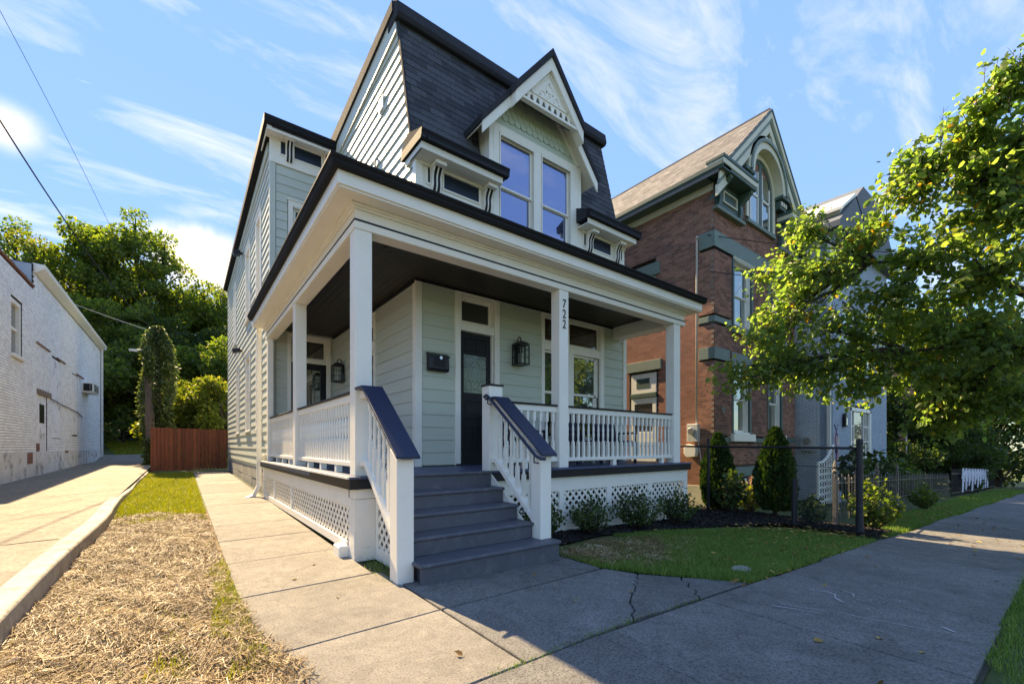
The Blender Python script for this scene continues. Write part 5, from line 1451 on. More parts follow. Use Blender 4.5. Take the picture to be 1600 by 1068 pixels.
# the rear lower part of the side wall takes the orange brick, the rest the red one
mid = (O[:, 0] + O[:, 1]) / 2
org = (mid > 6.50) & (O[:, 2] < 4.75 - 0.05 * np.sin(mid * 9))
Fq = F.reshape(-1, 5, 4)
obj('brickwork', np_mesh('brickwork', V, Fq[~org].reshape(-1, 4), M['brick']), None, bh, kind='stuff')
obj('brickwork', np_mesh('brickwork', V, Fq[org].reshape(-1, 4), M['brick_orange']), None, bh, kind='stuff')
# bands, lintels, sills
def trim(name, m, *bxs, parent=bh, bevel=0.006, label=None):
    b = MB()
    for q in bxs: b.box(*q)
    return obj(name, b, m, parent, bevel=bevel, label=label)
trim('stone_band', 'teal', (BX - 0.03, 16.85, BY - 0.03, BY, 6.69, 7.13)); trim('stone_band', 'teal', (BX - 0.03, BX - 0.001, BY, BY + 0.42, 6.69, 7.13))
trim('stone_band', 'teal', (BX - 0.03, 12.30, BY - 0.03, BY, 4.67, 4.83), (BX - 0.03, BX - 0.001, BY, BY + 0.42, 4.67, 4.83))
trim('stone_band', 'teal', (BX - 0.03, 12.20, BY - 0.03, BY, 3.67, 3.99), (BX - 0.03, BX - 0.001, BY, BY + 0.42, 3.67, 3.99))
trim('stone_band', 'teal_dark', (BX - 0.02, 12.28, BY - 0.02, BY, 1.41, 1.55), (13.66, 14.5, BY - 0.02, BY, 1.41, 1.55), (15.9, 16.8, BY - 0.02, BY, 1.41, 1.55))
trim('water_table', 'teal', (BX - 0.02, 16.84, BY - 0.04, BY, 0.43, 0.71))
trim('foundation', 'stone', (BX - 0.012, BX - 0.001, BY, 16.0, -0.7, 0.22))
b = MB()
for i in range(26): b.box(12.42 + i * 0.05, 12.447 + i * 0.05, BY - 0.05, BY - 0.005, 6.60, 6.685)
obj('dentil_course', b, 'cream', bh)
for (a, b_, z0, z1) in ((12.47, 13.43, 1.68, 3.66), (12.50, 13.55, 4.75, 6.60), (14.76, 15.66, 1.68, 3.66), (14.76, 15.66, 4.75, 6.60)):
    f = window(bh, 'x', BY, -1, a, b_, z0, z1, casing=False, rec=0.14, m_glass='glass', glass_in=0.055)
    trim('shutter_trim', 'teal_dark', (a - 0.10, a - 0.001, BY - 0.02, BY + 0.12, z0, z1 + 0.0), (b_ + 0.001, b_ + 0.12, BY - 0.02, BY + 0.12, z0, z1), parent=f)
    trim('sill', 'white' if z0 < 3 else 'teal', (a - 0.16, b_ + 0.22, BY - 0.10, BY + 0.1, z0 - 0.24, z0 - 0.025), parent=f)
    if z0 < 3: trim('lintel', 'teal', (a - 0.14, b_ + 0.16, BY - 0.03, BY + 0.1, z1 + 0.002, z1 + 0.30), parent=f)
    obj('curtain', MB().box(a + 0.08, b_ - 0.08, BY + 0.19, BY + 0.2, z0 + (z1 - z0) * 0.45, z1 - 0.05), 'cloud_grey', f)
# basement window and side door
bw_ = obj('basement_window', MB().box(12.55, 13.25, BY - 0.01, BY + 0.05, -0.30, 0.36), 'white_worn', bh, bevel=0.004)
obj('pane', MB().box(12.64, 13.16, BY - 0.014, BY - 0.011, -0.22, 0.28), 'glass_dim', bw_)
sd = MB(); sd.box(BX - 0.0, BX + 0.06, 7.80, 8.70, 2.95, 3.55); sd.box(BX - 0.0, BX + 0.06, 7.80, 7.92, -0.3, 2.80); sd.box(BX, BX + 0.06, 8.58, 8.70, -0.3, 2.80); sd.box(BX, BX + 0.06, 7.92, 8.58, 2.62, 2.80); sd.box(BX, BX + 0.06, 7.92, 8.58, -0.3, 1.75)
sdo = obj('side_door', sd, 'white', bh, bevel=0.005)
obj('pane', MB().box(BX + 0.02, BX + 0.03, 7.92, 8.58, 1.75, 2.62), 'glass_dim', sdo)
obj('transom_pane', MB().box(BX - 0.006, BX - 0.001, 8.02, 8.50, 3.10, 3.40), 'teal_dark', sdo)
trim('transom_bar', 'teal_dark', (BX - 0.03, BX + 0.05, 7.78, 8.72, 2.81, 2.94), parent=sdo)
trim('lintel', 'teal', (BX - 0.06, BX + 0.05, 7.60, 8.85, 3.62, 3.92), parent=sdo)
f = window(bh, 'y', BX, -1, 7.84, 8.66, 5.0, 6.45, casing=False, rec=0.12, m_glass='glass')
trim('lintel', 'teal', (BX - 0.05, BX + 0.05, 7.65, 8.85, 6.48, 6.85), parent=f)
# cornice boxes at both ends of the gable, side eave, slate roof
side_e = MB(); side_e.prism([(BX - 0.42, ZE + 0.08), (BX - 0.46, ZE + 0.16), (BX - 0.46, ZE + 0.26), (BX, ZE + 0.50), (BX, ZE + 0.08)], 'y', BY - 0.46, 20.0)
obj('eave', side_e, 'teal_dark', bh)
trim('eave_board', 'cream', (BX - 0.06, BX, BY, 20.0, ZE - 0.16, ZE + 0.08)); 
trim('eave_board', 'teal_dark', (BX - 0.40, BX - 0.06, BY, 20.0, ZE + 0.02, ZE + 0.079))
for (xa, xb) in ((BX - 0.42, 12.86), (15.35, BXR + 0.42)):
    cb = MB(); cb.box(xa, xb, BY - 0.46, BY, ZE + 0.10, ZE + 0.19); cb.box(xa - 0.03, xb + 0.03, BY - 0.50, BY, ZE + 0.33, ZE + 0.42)
    c_ = obj('cornice', cb, 'teal_dark', bh, bevel=0.01)
    obj('cornice_face', MB().box(xa - 0.01, xb + 0.01, BY - 0.48, BY, ZE + 0.191, ZE + 0.329), 'cream', c_, bevel=0.01)
    wa, wb = (max(xa, BX - 0.02), min(xb, BXR + 0.02))
    obj('cornice_panel', MB().box(wa + 0.04, wb - 0.04, BY - 0.06, BY - 0.001, ZE - 0.55, ZE + 0.10), 'teal_dark', c_, bevel=0.01)
    obj('panel_moulding', MB().box(wa + 0.35, wb - 0.35, BY - 0.10, BY - 0.061, ZE - 0.40, ZE - 0.36).box(wa + 0.35, wb - 0.35, BY - 0.10, BY - 0.061, ZE - 0.12, ZE - 0.08).box(wa + 0.35, wa + 0.39, BY - 0.10, BY - 0.061, ZE - 0.36, ZE - 0.12).box(wb - 0.39, wb - 0.35, BY - 0.10, BY - 0.061, ZE - 0.36, ZE - 0.12), 'cream', c_)
    for x in (wa + 0.15, wb - 0.15):
        obj('bracket', MB().prism([(BY, ZE - 0.60), (BY - 0.10, ZE - 0.60), (BY - 0.14, ZE - 0.40), (BY - 0.12, ZE - 0.22), (BY - 0.40, ZE + 0.04), (BY - 0.42, ZE + 0.10), (BY, ZE + 0.10)], 'x', x - 0.08, x + 0.08), 'teal_dark', c_, bevel=0.01)
    obj('cornice_base', MB().box(wa - 0.06, wb + 0.06, BY - 0.14, BY, ZE - 0.70, ZE - 0.61), 'teal', c_, bevel=0.01)
RS = (BAP - (ZE + 0.45)) / (BCX - (BX - 0.05))
for sx in (-1, 1):
    P = [(BCX, BAP), (BCX + sx * 3.14, BAP - 3.14 * RS), (BCX + sx * 3.14, BAP - 3.14 * RS - 0.08), (BCX, BAP - 0.10)]
    obj('roof', MB().prism(P, 'y', BY - 0.34, 20.0), 'slate', bh)
# slates, thin boxes in rows on the visible slope
sl = MB(); hyp = math.hypot(1, RS)
rws = int(3.1 * hyp / 0.20)
sv = []
rsl = np.random.RandomState(9)
for r in range(rws):
    dd = 3.14 - (r * 0.20) / hyp
    if dd < 0.05: break
    z = BAP - dd * RS; x = BCX - dd
    y = BY - 0.33 + (0.13 if r % 2 else 0)
    while y < 13.8:
        l = rsl.uniform(0.004, 0.012)
        dx, dz = 0.21 / hyp, 0.21 * RS / hyp
        nx, nz = -RS / hyp, 1 / hyp
        sl.add([(x + nx * l, y, z + nz * l), (x + nx * l, y + 0.255, z + nz * l), (x + dx + nx * 0.002, y + 0.255, z + dz + nz * 0.002), (x + dx + nx * 0.002, y, z + dz + nz * 0.002), (x, y, z), (x, y + 0.255, z)],
               [(0, 3, 2, 1), (0, 1, 5, 4)])
        y += 0.26
obj('slates', sl.mesh('slates', M['slate'], fix=False), None, bh, kind='stuff')
obj('ridge', MB().tube([(BCX, BY - 0.3, BAP + 0.0), (BCX, 20, BAP + 0.0)], 0.05, 6), 'slate', bh)
# gable rakes and arch board
for sx in (-1, 1):
    for (o0, o1, y0, y1, mm) in ((0.10, 0.30, BY - 0.36, BY - 0.30, 'cream'), (0.30, 0.42, BY - 0.33, BY - 0.27, 'teal'), (0.42, 0.70, BY - 0.30, BY - 0.22, 'cream'), (0.02, 0.10, BY - 0.38, BY - 0.30, 'teal_dark')):
        P = [(BCX, BAP - o0), (BCX + sx * 3.08, BAP - 3.08 * RS - o0), (BCX + sx * 3.08, BAP - 3.08 * RS - o1), (BCX, BAP - o1)]
        obj('rake_board', MB().prism(P, 'y', y0, y1), mm, bh, bevel=0.01)
    P = [(BCX + sx * 1.5, BAP - 1.5 * RS - 0.42), (BCX + sx * 3.08, BAP - 3.08 * RS - 0.3), (BCX + sx * 3.08, BAP - 3.08 * RS - 0.36), (BCX + sx * 1.5, BAP - 1.5 * RS - 0.48)]
    obj('soffit', MB().prism([(BCX, BAP - 0.72), (BCX + sx * 3.0, BAP - 3.0 * RS - 0.72), (BCX + sx * 3.0, BAP - 3.0 * RS - 0.75), (BCX, BAP - 0.75)], 'y', BY - 0.25, BY), 'teal_dark', bh)
def arch_ring(r0, r1, y0, y1, cx_, cz_, legs=0.0, n=20):
    b = MB(); pts = []
    A = [PI * i / n for i in range(n + 1)]
    outer = [(cx_ + r1 * math.cos(a), cz_ + r1 * math.sin(a)) for a in A]; inner = [(cx_ + r0 * math.cos(a), cz_ + r0 * math.sin(a)) for a in A]
    if legs:
        outer = [(cx_ + r1, cz_ - legs)] + outer + [(cx_ - r1, cz_ - legs)]; inner = [(cx_ + r0, cz_ - legs)] + inner + [(cx_ - r0, cz_ - legs)]
    for i in range(len(outer) - 1):
        q = [outer[i], outer[i + 1], inner[i + 1], inner[i]]
        b.add([(p[0], y0, p[1]) for p in q] + [(p[0], y1, p[1]) for p in q], [(0, 1, 2, 3), (7, 6, 5, 4), (0, 4, 5, 1), (2, 6, 7, 3)])
    return b
ACX, ACZ = BCX, 9.20
ar = obj('arch_hood', arch_ring(0.98, 1.16, BY - 0.30, BY - 0.02, ACX, ACZ), 'cream', bh)
obj('arch_moulding', arch_ring(1.16, 1.26, BY - 0.34, BY - 0.10, ACX, ACZ), 'teal', ar)
obj('arch_moulding', arch_ring(1.26, 1.34, BY - 0.30, BY - 0.12, ACX, ACZ), 'cream', ar)
gp = MB()
# gable board above the arch, pierced by carved leaves
N = 24
for i in range(N):
    a0_, a1_ = PI * (0.10 + 0.80 * i / N), PI * (0.10 + 0.80 * (i + 1) / N)
    q = []
    for a in (a0_, a1_):
        x = ACX + 1.30 * math.cos(a); z = ACZ + 1.30 * math.sin(a); q.append((x, z, BAP - abs(x - BCX) * RS - 0.55))
    if q[0][2] > q[0][1] and q[1][2] > q[1][1]:
        gp.add([(q[0][0], BY - 0.16, q[0][1]), (q[1][0], BY - 0.16, q[1][1]), (q[1][0], BY - 0.16, q[1][2]), (q[0][0], BY - 0.16, q[0][2])] + [(q[0][0], BY - 0.05, q[0][1]), (q[1][0], BY - 0.05, q[1][1]), (q[1][0], BY - 0.05, q[1][2]), (q[0][0], BY - 0.05, q[0][2])], [(0, 1, 2, 3), (7, 6, 5, 4)])
gb = obj('gable_board', gp, 'cream', bh)
cv = MB()
for (x, z, r) in ((BCX, 10.72, 0.15), (BCX - 0.62, 10.28, 0.11), (BCX + 0.62, 10.28, 0.11), (BCX - 1.05, 9.92, 0.09), (BCX + 1.05, 9.92, 0.09), (BCX - 0.3, 10.55, 0.08), (BCX + 0.3, 10.55, 0.08)):
    for k in range(5):
        a = 2 * PI * k / 5 + x
        cv.tube([(x + r * 0.2 * math.cos(a), BY - 0.17, z + r * 0.2 * math.sin(a)), (x + r * 0.7 * math.cos(a + 0.4), BY - 0.18, z + r * 0.7 * math.sin(a + 0.4)), (x + r * math.cos(a + 0.1), BY - 0.17, z + r * math.sin(a + 0.1))], [0.012, 0.028, 0.008], 5)
obj('leaf_carving', cv, 'teal', gb)
aw = MB(); a_in = 0.70
awf = obj('arch_window', arch_ring(0.70, 0.82, BY - 0.02, BY + 0.08, ACX, ACZ, legs=1.2), 'teal_dark', bh)
obj('arch_surround', arch_ring(0.82, 0.97, BY - 0.06, BY + 0.06, ACX, ACZ, legs=1.15), 'cream', awf)
obj('pane', MB().prism([(ACX + 0.70 * math.cos(PI * i / 16), ACZ + 0.70 * math.sin(PI * i / 16)) for i in range(17)] + [(ACX - 0.70, ACZ - 1.2), (ACX + 0.70, ACZ - 1.2)], 'y', BY - 0.004, BY + 0.002), 'glass', awf)
mu = MB(); mu.box(ACX - 0.10, ACX + 0.10, BY - 0.03, BY - 0.006, ACZ - 1.2, ACZ + 0.70)
obj('mullion', mu, 'teal_dark', awf)
mu = MB()
for sx in (-1, 1):
    mu.box(ACX + sx * 0.10 - 0.0, ACX + sx * 0.68, BY - 0.026, BY - 0.006, ACZ - 0.35, ACZ - 0.29); mu.box(ACX + sx * 0.12, ACX + sx * 0.16, BY - 0.026, BY - 0.006, ACZ - 1.18, ACZ + 0.45); mu.box(ACX + sx * 0.62, ACX + sx * 0.67, BY - 0.026, BY - 0.006, ACZ - 1.18, ACZ + 0.15)
obj('sash', mu, 'white', awf)
trim('arch_sill', 'teal', (ACX - 0.95, ACX + 0.95, BY - 0.10, BY + 0.02, ACZ - 1.32, ACZ - 1.21), parent=awf)
for sx in (-1, 1):
    xx = ACX + sx * 1.22
    im = MB(); im.box(xx - 0.28, xx + 0.28, BY - 0.30, BY, ACZ - 0.08, ACZ + 0.02); im.box(xx - 0.22, xx + 0.22, BY - 0.2, BY, ACZ - 0.36, ACZ - 0.10)
    io = obj('impost', im, 'teal_dark', bh, bevel=0.01)
    for k in range(3): obj('dentil', MB().box(xx - 0.20 + k * 0.15, xx - 0.11 + k * 0.15, BY - 0.24, BY - 0.201, ACZ - 0.28, ACZ - 0.14), 'cream', io, bevel=0.006)
obj('wall_plate', MB().lathe([(0.0, 0.0), (0.10, 0.0), (0.10, 0.02), (0, 0.02)], 14).mesh('wall_plate', M['metal_black']) if False else MB().prism([(11.86 + 0.10 * math.cos(2 * PI * i / 14), 2.30 + 0.10 * math.sin(2 * PI * i / 14)) for i in range(14)], 'y', BY - 0.03, BY - 0.008), 'iron', bh)

# electric meter, junction box and conduit on the side of the brick house
t = thing('electric_meter', 'grey electric meter box with round dial on the side of the brick house', 'meter', (BX - 0.02, 6.55, 1.43), 'utility boxes on the brick wall')
obj('box', MB().box(BX - 0.16, BX - 0.015, 6.38, 6.70, 1.43, 1.92), 'meter', t, bevel=0.012)
obj('dial', MB().prism([(6.54 + 0.10 * math.cos(2 * PI * i / 16), 1.72 + 0.10 * math.sin(2 * PI * i / 16)) for i in range(16)], 'x', BX - 0.24, BX - 0.16), 'silver', t, bevel=0.01)
obj('conduit', MB().tube([(BX - 0.09, 6.45, 1.92), (BX - 0.09, 6.44, 6.95), (BX - 0.16, 6.40, 7.05), (BX - 0.22, 6.34, 6.98)], 0.026, 8), 'cable_pale', t, smooth=True)
t = thing('junction_box', 'dented white utility box below the electric meter', 'box', (BX - 0.02, 6.6, 0.98), 'utility boxes on the brick wall')
obj('box', MB().prism([(6.45, 1.02), (6.70, 1.0), (6.78, 1.10), (6.78, 1.25), (6.70, 1.36), (6.45, 1.33), (6.42, 1.2)], 'x', BX - 0.18, BX - 0.015), 'white_worn', t, bevel=0.01)
obj('cable', MB().tube([(BX - 0.09, 6.40, 1.42), (BX - 0.08, 6.36, 1.2), (BX - 0.1, 6.30, 0.8), (BX - 0.06, 6.28, 0.1)], 0.012, 5), 'cable_pale', t)

# ================================================================== BLUE PAINTED HOUSE
LX, LY, LXR = 17.45, 5.1, 24.1
lh = thing('blue_house', 'pale blue painted brick house with white side wall beyond the maple', 'house', (20.5, 9.0, -0.7))
obj('wall', MB().box(LX + 0.01, LXR, LY + 0.21, 16.0, -1.2, 8.6), 'white_mortar', lh)
mort = MB()
V, F, _ = brick_skin('y', LX, -1, LY + 0.35, 9.5, -0.8, 8.6, [], rsb, proud=0.012, jit=0.004)
obj('brickwork', np_mesh('brickwork', V, F, M['pale_brick']), None, lh, kind='stuff')
V, F, _ = brick_skin('x', LY, -1, LX, LXR, -0.8, 8.6, [(19.3, 21.85, -0.6, 2.75), (18.4, 20.0, 4.2, 6.4), (21.3, 22.9, 4.2, 6.4)], rsb, jt=0.006, proud=0.008, jit=0.001, backing=mort)
obj('brickwork', np_mesh('brickwork', V, F, M['blue_brick']), None, lh, kind='stuff')
obj('mortar', mort.mesh('mortar', M['white_mortar'], fix=False), None, lh, kind='stuff')
trim('corner_pier', 'blue_brick', (LX - 0.012, LX + 0.0, LY - 0.02, LY + 0.35, -1, 8.6), parent=lh)
trim('downspout', 'white', (LX - 0.12, LX - 0.02, LY + 0.02, LY + 0.13, -0.7, 8.4), parent=lh)
fr = MB(); fr.box(19.32, 19.42, LY - 0.02, LY + 0.1, -0.4, 2.72); fr.box(21.70, 21.82, LY - 0.02, LY + 0.1, -0.4, 2.72); fr.box(19.32, 21.82, LY - 0.02, LY + 0.1, 2.60, 2.73)
wf_ = obj('window', fr, 'white', lh)
obj('pane', MB().box(19.42, 21.70, LY + 0.06, LY + 0.07, -0.4, 2.6), 'glass_dim', wf_)
mu = MB()
for (a, b_) in ((19.42, 19.85), (21.0, 21.70)):
    mu.box(a, a + 0.05, LY + 0.02, LY + 0.06, -0.4, 2.6); mu.box(b_ - 0.05, b_, LY + 0.02, LY + 0.06, -0.4, 2.6)
    for z in (0.3, 0.88, 1.46, 2.04): mu.box(a + 0.05, b_ - 0.05, LY + 0.03, LY + 0.055, z - 0.02, z + 0.02)
    if b_ - a > 0.6: mu.box((a + b_) / 2 - 0.02, (a + b_) / 2 + 0.02, LY + 0.032, LY + 0.053, -0.4, 2.6)
obj('muntin', mu, 'white', wf_)
for (a, b_) in ((18.5, 19.9), (21.4, 22.8)): window(lh, 'x', LY, -1, a, b_, 4.3, 6.3, casing=False, rec=0.1, m_glass='glass')
rf = MB(); rf.prism([(LX - 0.3, 8.55), (LX - 0.3, 8.75), (LX + 2.2, 10.7), (LX + 4.4, 10.7), (LXR + 0.3, 8.75), (LXR + 0.3, 8.55)], 'y', LY - 0.3, 16)
obj('roof', rf, 'slate_blue', lh)
db = MB(); db.prism([(LX + 0.2, 8.7), (LX + 0.2, 9.35), (LX + 1.3, 10.05), (LX + 2.4, 9.35), (LX + 2.4, 8.7)], 'y', LY - 0.15, LY + 2.5)
do_ = obj('dormer', db, 'pale_brick', lh)
for sx in (-1, 1): obj('roof_slope', MB().prism([(LX + 1.3, 10.15), (LX + 1.3 + sx * 1.35, 9.27), (LX + 1.3 + sx * 1.35, 9.17), (LX + 1.3, 10.03)], 'y', LY - 0.3, LY + 2.5), 'white', do_)
obj('pane', MB().box(LX + 0.9, LX + 1.7, LY - 0.17, LY - 0.151, 8.8, 9.4), 'glass', do_)
t = thing('wall_lamp', 'small black arched lamp on the pale blue wall beside the door', 'lamp', (18.5, LY - 0.05, 2.0))
obj('lamp_body', MB().prism([(18.40, 1.98), (18.60, 1.98), (18.60, 2.32), (18.56, 2.42), (18.50, 2.46), (18.44, 2.42), (18.40, 2.32)], 'y', LY - 0.12, LY - 0.012), 'metal_black', t, bevel=0.01)
obj('lamp_glass', MB().box(18.455, 18.545, LY - 0.126, LY - 0.121, 2.05, 2.28), 'lamp_glass', t)
t = thing('electric_meter', 'grey meter on the white side wall of the blue house', 'meter', (LX - 0.05, 5.75, 1.3), 'utility boxes on the brick wall')
obj('box', MB().box(LX - 0.18, LX - 0.02, 5.55, 5.98, 1.15, 1.70), 'meter', t, bevel=0.01)
obj('dial', MB().prism([(5.77 + 0.11 * math.cos(2 * PI * i / 14), 1.50 + 0.11 * math.sin(2 * PI * i / 14)) for i in range(14)], 'x', LX - 0.25, LX - 0.18), 'silver', t)
# brick house further down the street, mostly behind leaves
t = thing('far_house', 'dark red brick house deep in the shade of the trees down the street', 'house', (33, 9, -1.2))
obj('wall', MB().box(28.0, 38.0, 6.5, 15, -1.6, 7.0), 'brick', t)
obj('roof', MB().prism([(27.7, 7.0), (33, 10.0), (38.3, 7.0)], 'y', 6.2, 15.2), 'slate', t)
for x in (29.5, 32.0, 35.0):
    f = obj('window', MB().box(x, x + 1.0, 6.44, 6.5, 0.4, 2.3), 'white', t); obj('pane', MB().box(x + 0.08, x + 0.92, 6.43, 6.44, 0.48, 2.22), 'glass', f)

# ================================================================== WHITE PAINTED BUILDING ON THE LEFT
QX = -3.85
qb = thing('white_building', 'white painted brick building with peeling plaster beside the driveway', 'building', (-8.0, 24.0, 0.2))
obj('wall', MB().box(-14.0, QX - 0.25, 7.0, 35.2, -0.3, 6.42).box(-14.0, QX - 0.25, 20.6, 35.2, 6.42, 7.0).box(QX - 0.25, QX - 0.01, 35.0, 35.2, -0.3, 7.0).box(QX - 0.25, QX - 0.021, 7.0, 35.0, -0.3, 1.115), 'white_mortar', qb)
mort = MB()
qh = [(18.35, 19.42, 3.90, 5.58), (21.25, 22.5, 0.75, 3.1), (23.2, 24.6, 1.6, 4.62), (26.9, 28.1, 1.8, 4.5)]
def qtop(a):
    if a is None: return 7.0
    return 6.45 if a < 20.7 else 6.95
V, F, _ = brick_skin('y', QX, 1, 7.0, 35.2, 1.12, qtop, qh, rsb, bw=0.22, bh=0.0775, jt=0.013, proud=0.010, jit=0.002, backing=mort)
obj('mortar', mort.mesh('mortar', M['white_mortar'], fix=False), None, qb, kind='stuff')
obj('brickwork', np_mesh('brickwork', V, F, M['white_brick']), None, qb, kind='stuff')
b = MB(); b.box(QX - 0.02, QX + 0.035, 21.0, 35.2, 0.0, 1.12); obj('plaster_base', b, 'grime', qb, bevel=0.01)
b = MB(); b.box(QX - 0.02, QX + 0.02, 7.0, 20.99, 0.0, 1.12); obj('plaster_base', b, 'grime', qb, bevel=0.01)
for (a, b_, z0, z1) in ((19.9, 20.45, 0.75, 1.1), (21.0, 21.3, 1.13, 1.40), (25.3, 26.0, 1.02, 1.12)):
    obj('bare_patch', MB().box(QX - 0.02, QX + 0.038, a, b_, z0, z1), 'raw_brick', qb, bevel=0.01)
for (a, b_, z0, z1) in qh[2:]:
    obj('blocked_window', MB().box(QX - 0.02, QX + 0.004, a + 0.01, b_ - 0.01, z0 + 0.01, z1 - 0.01), 'plaster', qb, bevel=0.005)
for (a, b_, z) in ((20.95, 22.75, 4.72), (23.9, 25.4, 4.66), (27.8, 29.6, 4.56)):
    obj('brick_ledge', MB().box(QX - 0.01, QX + 0.05, a, b_, z, z + 0.05), 'raw_brick', qb)
# narrow upper window
fr = MB(); y0, y1, z0, z1 = 18.36, 19.40, 3.95, 5.56
fr.box(QX - 0.14, QX - 0.02, y0, y0 + 0.12, z0, z1); fr.box(QX - 0.14, QX - 0.02, y1 - 0.12, y1, z0, z1); fr.box(QX - 0.14, QX - 0.02, y0 + 0.12, y1 - 0.12, z1 - 0.12, z1); fr.box(QX - 0.13, QX - 0.06, y0 + 0.12, y1 - 0.12, 4.70, 4.77)
f = obj('window', fr, 'white_worn', qb)
obj('pane', MB().box(QX - 0.115, QX - 0.105, y0 + 0.12, y1 - 0.12, z0, z1 - 0.1), 'glass_dim', f)
obj('sill', MB().box(QX - 0.10, QX + 0.09, y0 - 0.08, y1 + 0.08, z0 - 0.10, z0), 'white_worn', f, bevel=0.01)
# boarded door
dr = MB(); dr.box(QX - 0.08, QX - 0.02, 21.27, 22.48, 0.76, 3.05)
d_ = obj('boarded_door', dr, 'plaster', qb)
obj('door_lintel', MB().box(QX - 0.02, QX + 0.06, 21.05, 22.85, 3.06, 3.22), 'wood_grey', d_)
obj('pane', MB().box(QX - 0.019, QX - 0.012, 21.55, 22.2, 2.1, 2.75), 'glass_dim', d_)
obj('door_panel', MB().box(QX - 0.019, QX - 0.006, 21.5, 22.25, 1.0, 1.75), 'grime', d_)
# parapet tiles and cornice gutter
for i in range(32):
    y = 7.2 + i * 0.42
    obj('coping_tile', MB().box(QX - 0.30, QX + 0.05, y, y + 0.41, 6.45, 6.52 + 0.012 * (i % 3)), 'raw_brick', qb, bevel=0.012)
obj('end_gable', MB().box(QX - 2.0, QX - 0.02, 20.55, 20.6, 6.42, 7.2), 'blue_brick', qb)
gq = MB(); gq.prism([(QX - 0.03, 6.96), (QX + 0.06, 6.98), (QX + 0.26, 7.14), (QX + 0.28, 7.26), (QX - 0.03, 7.28)], 'y', 20.7, 35.4)
obj('cornice', gq, 'white_worn', qb, bevel=0.008)
obj('flat_roof', MB().box(-14, QX, 20.6, 35.3, 7.0, 7.24), 'roof_dark', qb)
obj('downspout', MB().tube([(QX + 0.08, 35.2, 7.0), (QX + 0.08, 35.2, 0.5)], 0.06, 8), 'cable_pale', qb)
obj('pipe', MB().tube([(QX + 0.04, 22.7, 3.05), (QX + 0.05, 24.6, 2.95), (QX + 0.05, 27.8, 2.85), (QX + 0.04, 29.2, 2.7)], 0.02, 5), 'wood_grey', qb)
t = thing('air_conditioner', 'white window air conditioner sticking out of the white brick wall', 'air conditioner', (QX, 30.0, 4.0))
obj('casing', MB().box(QX - 0.1, QX + 0.42, 29.3, 30.9, 3.92, 4.40), 'white_worn', t, bevel=0.02)
obj('grille', MB().box(QX + 0.30, QX + 0.36, 29.27, 29.299, 3.99, 4.34).box(QX + 0.06, QX + 0.28, 29.27, 29.299, 3.99, 4.34), 'black', t)
for k in range(2): obj('louvre', MB().box(QX + 0.421, QX + 0.43, 29.42 + k * 0.75, 30.05 + k * 0.75, 3.98, 4.34), 'iron', t)

# ================================================================== FENCES
t = thing('board_fence', 'dark red board fence and gate closing off the back yard', 'fence', (0.35, 23.5, g(0, 23.5)))
fx = -0.98; i = 0
gz = g(0, 23.5)
rr = random.Random(21)
while fx < 1.60:
    wd = 0.137
    gate = fx > 0.26
    zt = gz + 1.86 - 0.05 * (fx + 0.98) / 2.6 + rr.uniform(-0.01, 0.01)
    zb = gz + (0.03 if not gate else 0.07)
    gap = 0.006
    b = MB()
    x0_, x1_ = fx + gap, fx + wd - gap
    if gate: b.add([(x0_ + 0.008, 23.44, zb), (x1_ - 0.008, 23.44, zb), (x1_ - 0.002, 23.44, zb + 0.9), (x1_, 23.44, zt), (x0_, 23.44, zt), (x0_ + 0.002, 23.44, zb + 0.9)] + [(x0_ + 0.008, 23.465, zb), (x1_ - 0.008, 23.465, zb), (x1_ - 0.002, 23.465, zb + 0.9), (x1_, 23.465, zt), (x0_, 23.465, zt), (x0_ + 0.002, 23.465, zb + 0.9)],
                   [(0, 1, 2, 3, 4, 5), (11, 10, 9, 8, 7, 6)] + [(k, (k + 1) % 6, 6 + (k + 1) % 6, 6 + k) for k in range(6)])
    else: b.box(x0_, x1_, 23.44 + rr.uniform(0, 0.004), 23.465, zb, zt)
    obj('board', b, 'fence_red', t)
    fx += wd
for z in (0.35, 1.45): obj('rail', MB().box(-0.95, 1.60, 23.467, 23.51, gz + z, gz + z + 0.09), 'fence_red', t)
obj('fence_post', MB().box(-1.03, -0.985, 23.42, 23.51, gz, gz + 1.88), 'fence_red', t); obj('fence_post', MB().box(0.235, 0.262, 23.467, 23.53, gz, gz + 1.85), 'fence_red', t)

def chain_mesh(b, p0, p1, z0, z1, st=0.06, r=0.0024):
    p0 = Vector(p0); p1 = Vector(p1); L_ = (p1 - p0).length; d = (p1 - p0) / L_
    h = z1 - z0
    k = -h
    while k < L_:
        for sg in (1, -1):
            a, za, c, zc = k, z0, k + h, z1
            if sg < 0: za, zc = z1, z0
            if a < 0: za = za + (zc - za) * (-a / h); a = 0
            if c > L_: zc = za + (zc - za) * ((L_ - a) / (c - a)); c = L_
            if c - a > 0.01:
                A = p0 + d * a; C = p0 + d * c
                b.tube([(A.x, A.y, za), (C.x, C.y, zc)], r, 3, cap=False)
        k += st
t = thing('chain_link_fence', 'black chain link fence along the side of the lawn with a thick end post', 'fence', (9.5, 3.8, -0.25))
FP = [(9.44, 2.36), (9.56, 3.42), (9.72, 5.25), (9.78, 6.1), (9.9, 8.6)]
obj('end_post', MB().lathe([(0.062, 0.0), (0.062, 0.10), (0.058, 0.12), (0.052, 0.5), (0.055, 0.52), (0.050, 0.55), (0.048, 1.62), (0.052, 1.64), (0.05, 1.70), (0.0, 1.72)], 12, (9.44, 2.36, -0.27)), 'fence_black', t, smooth=False)
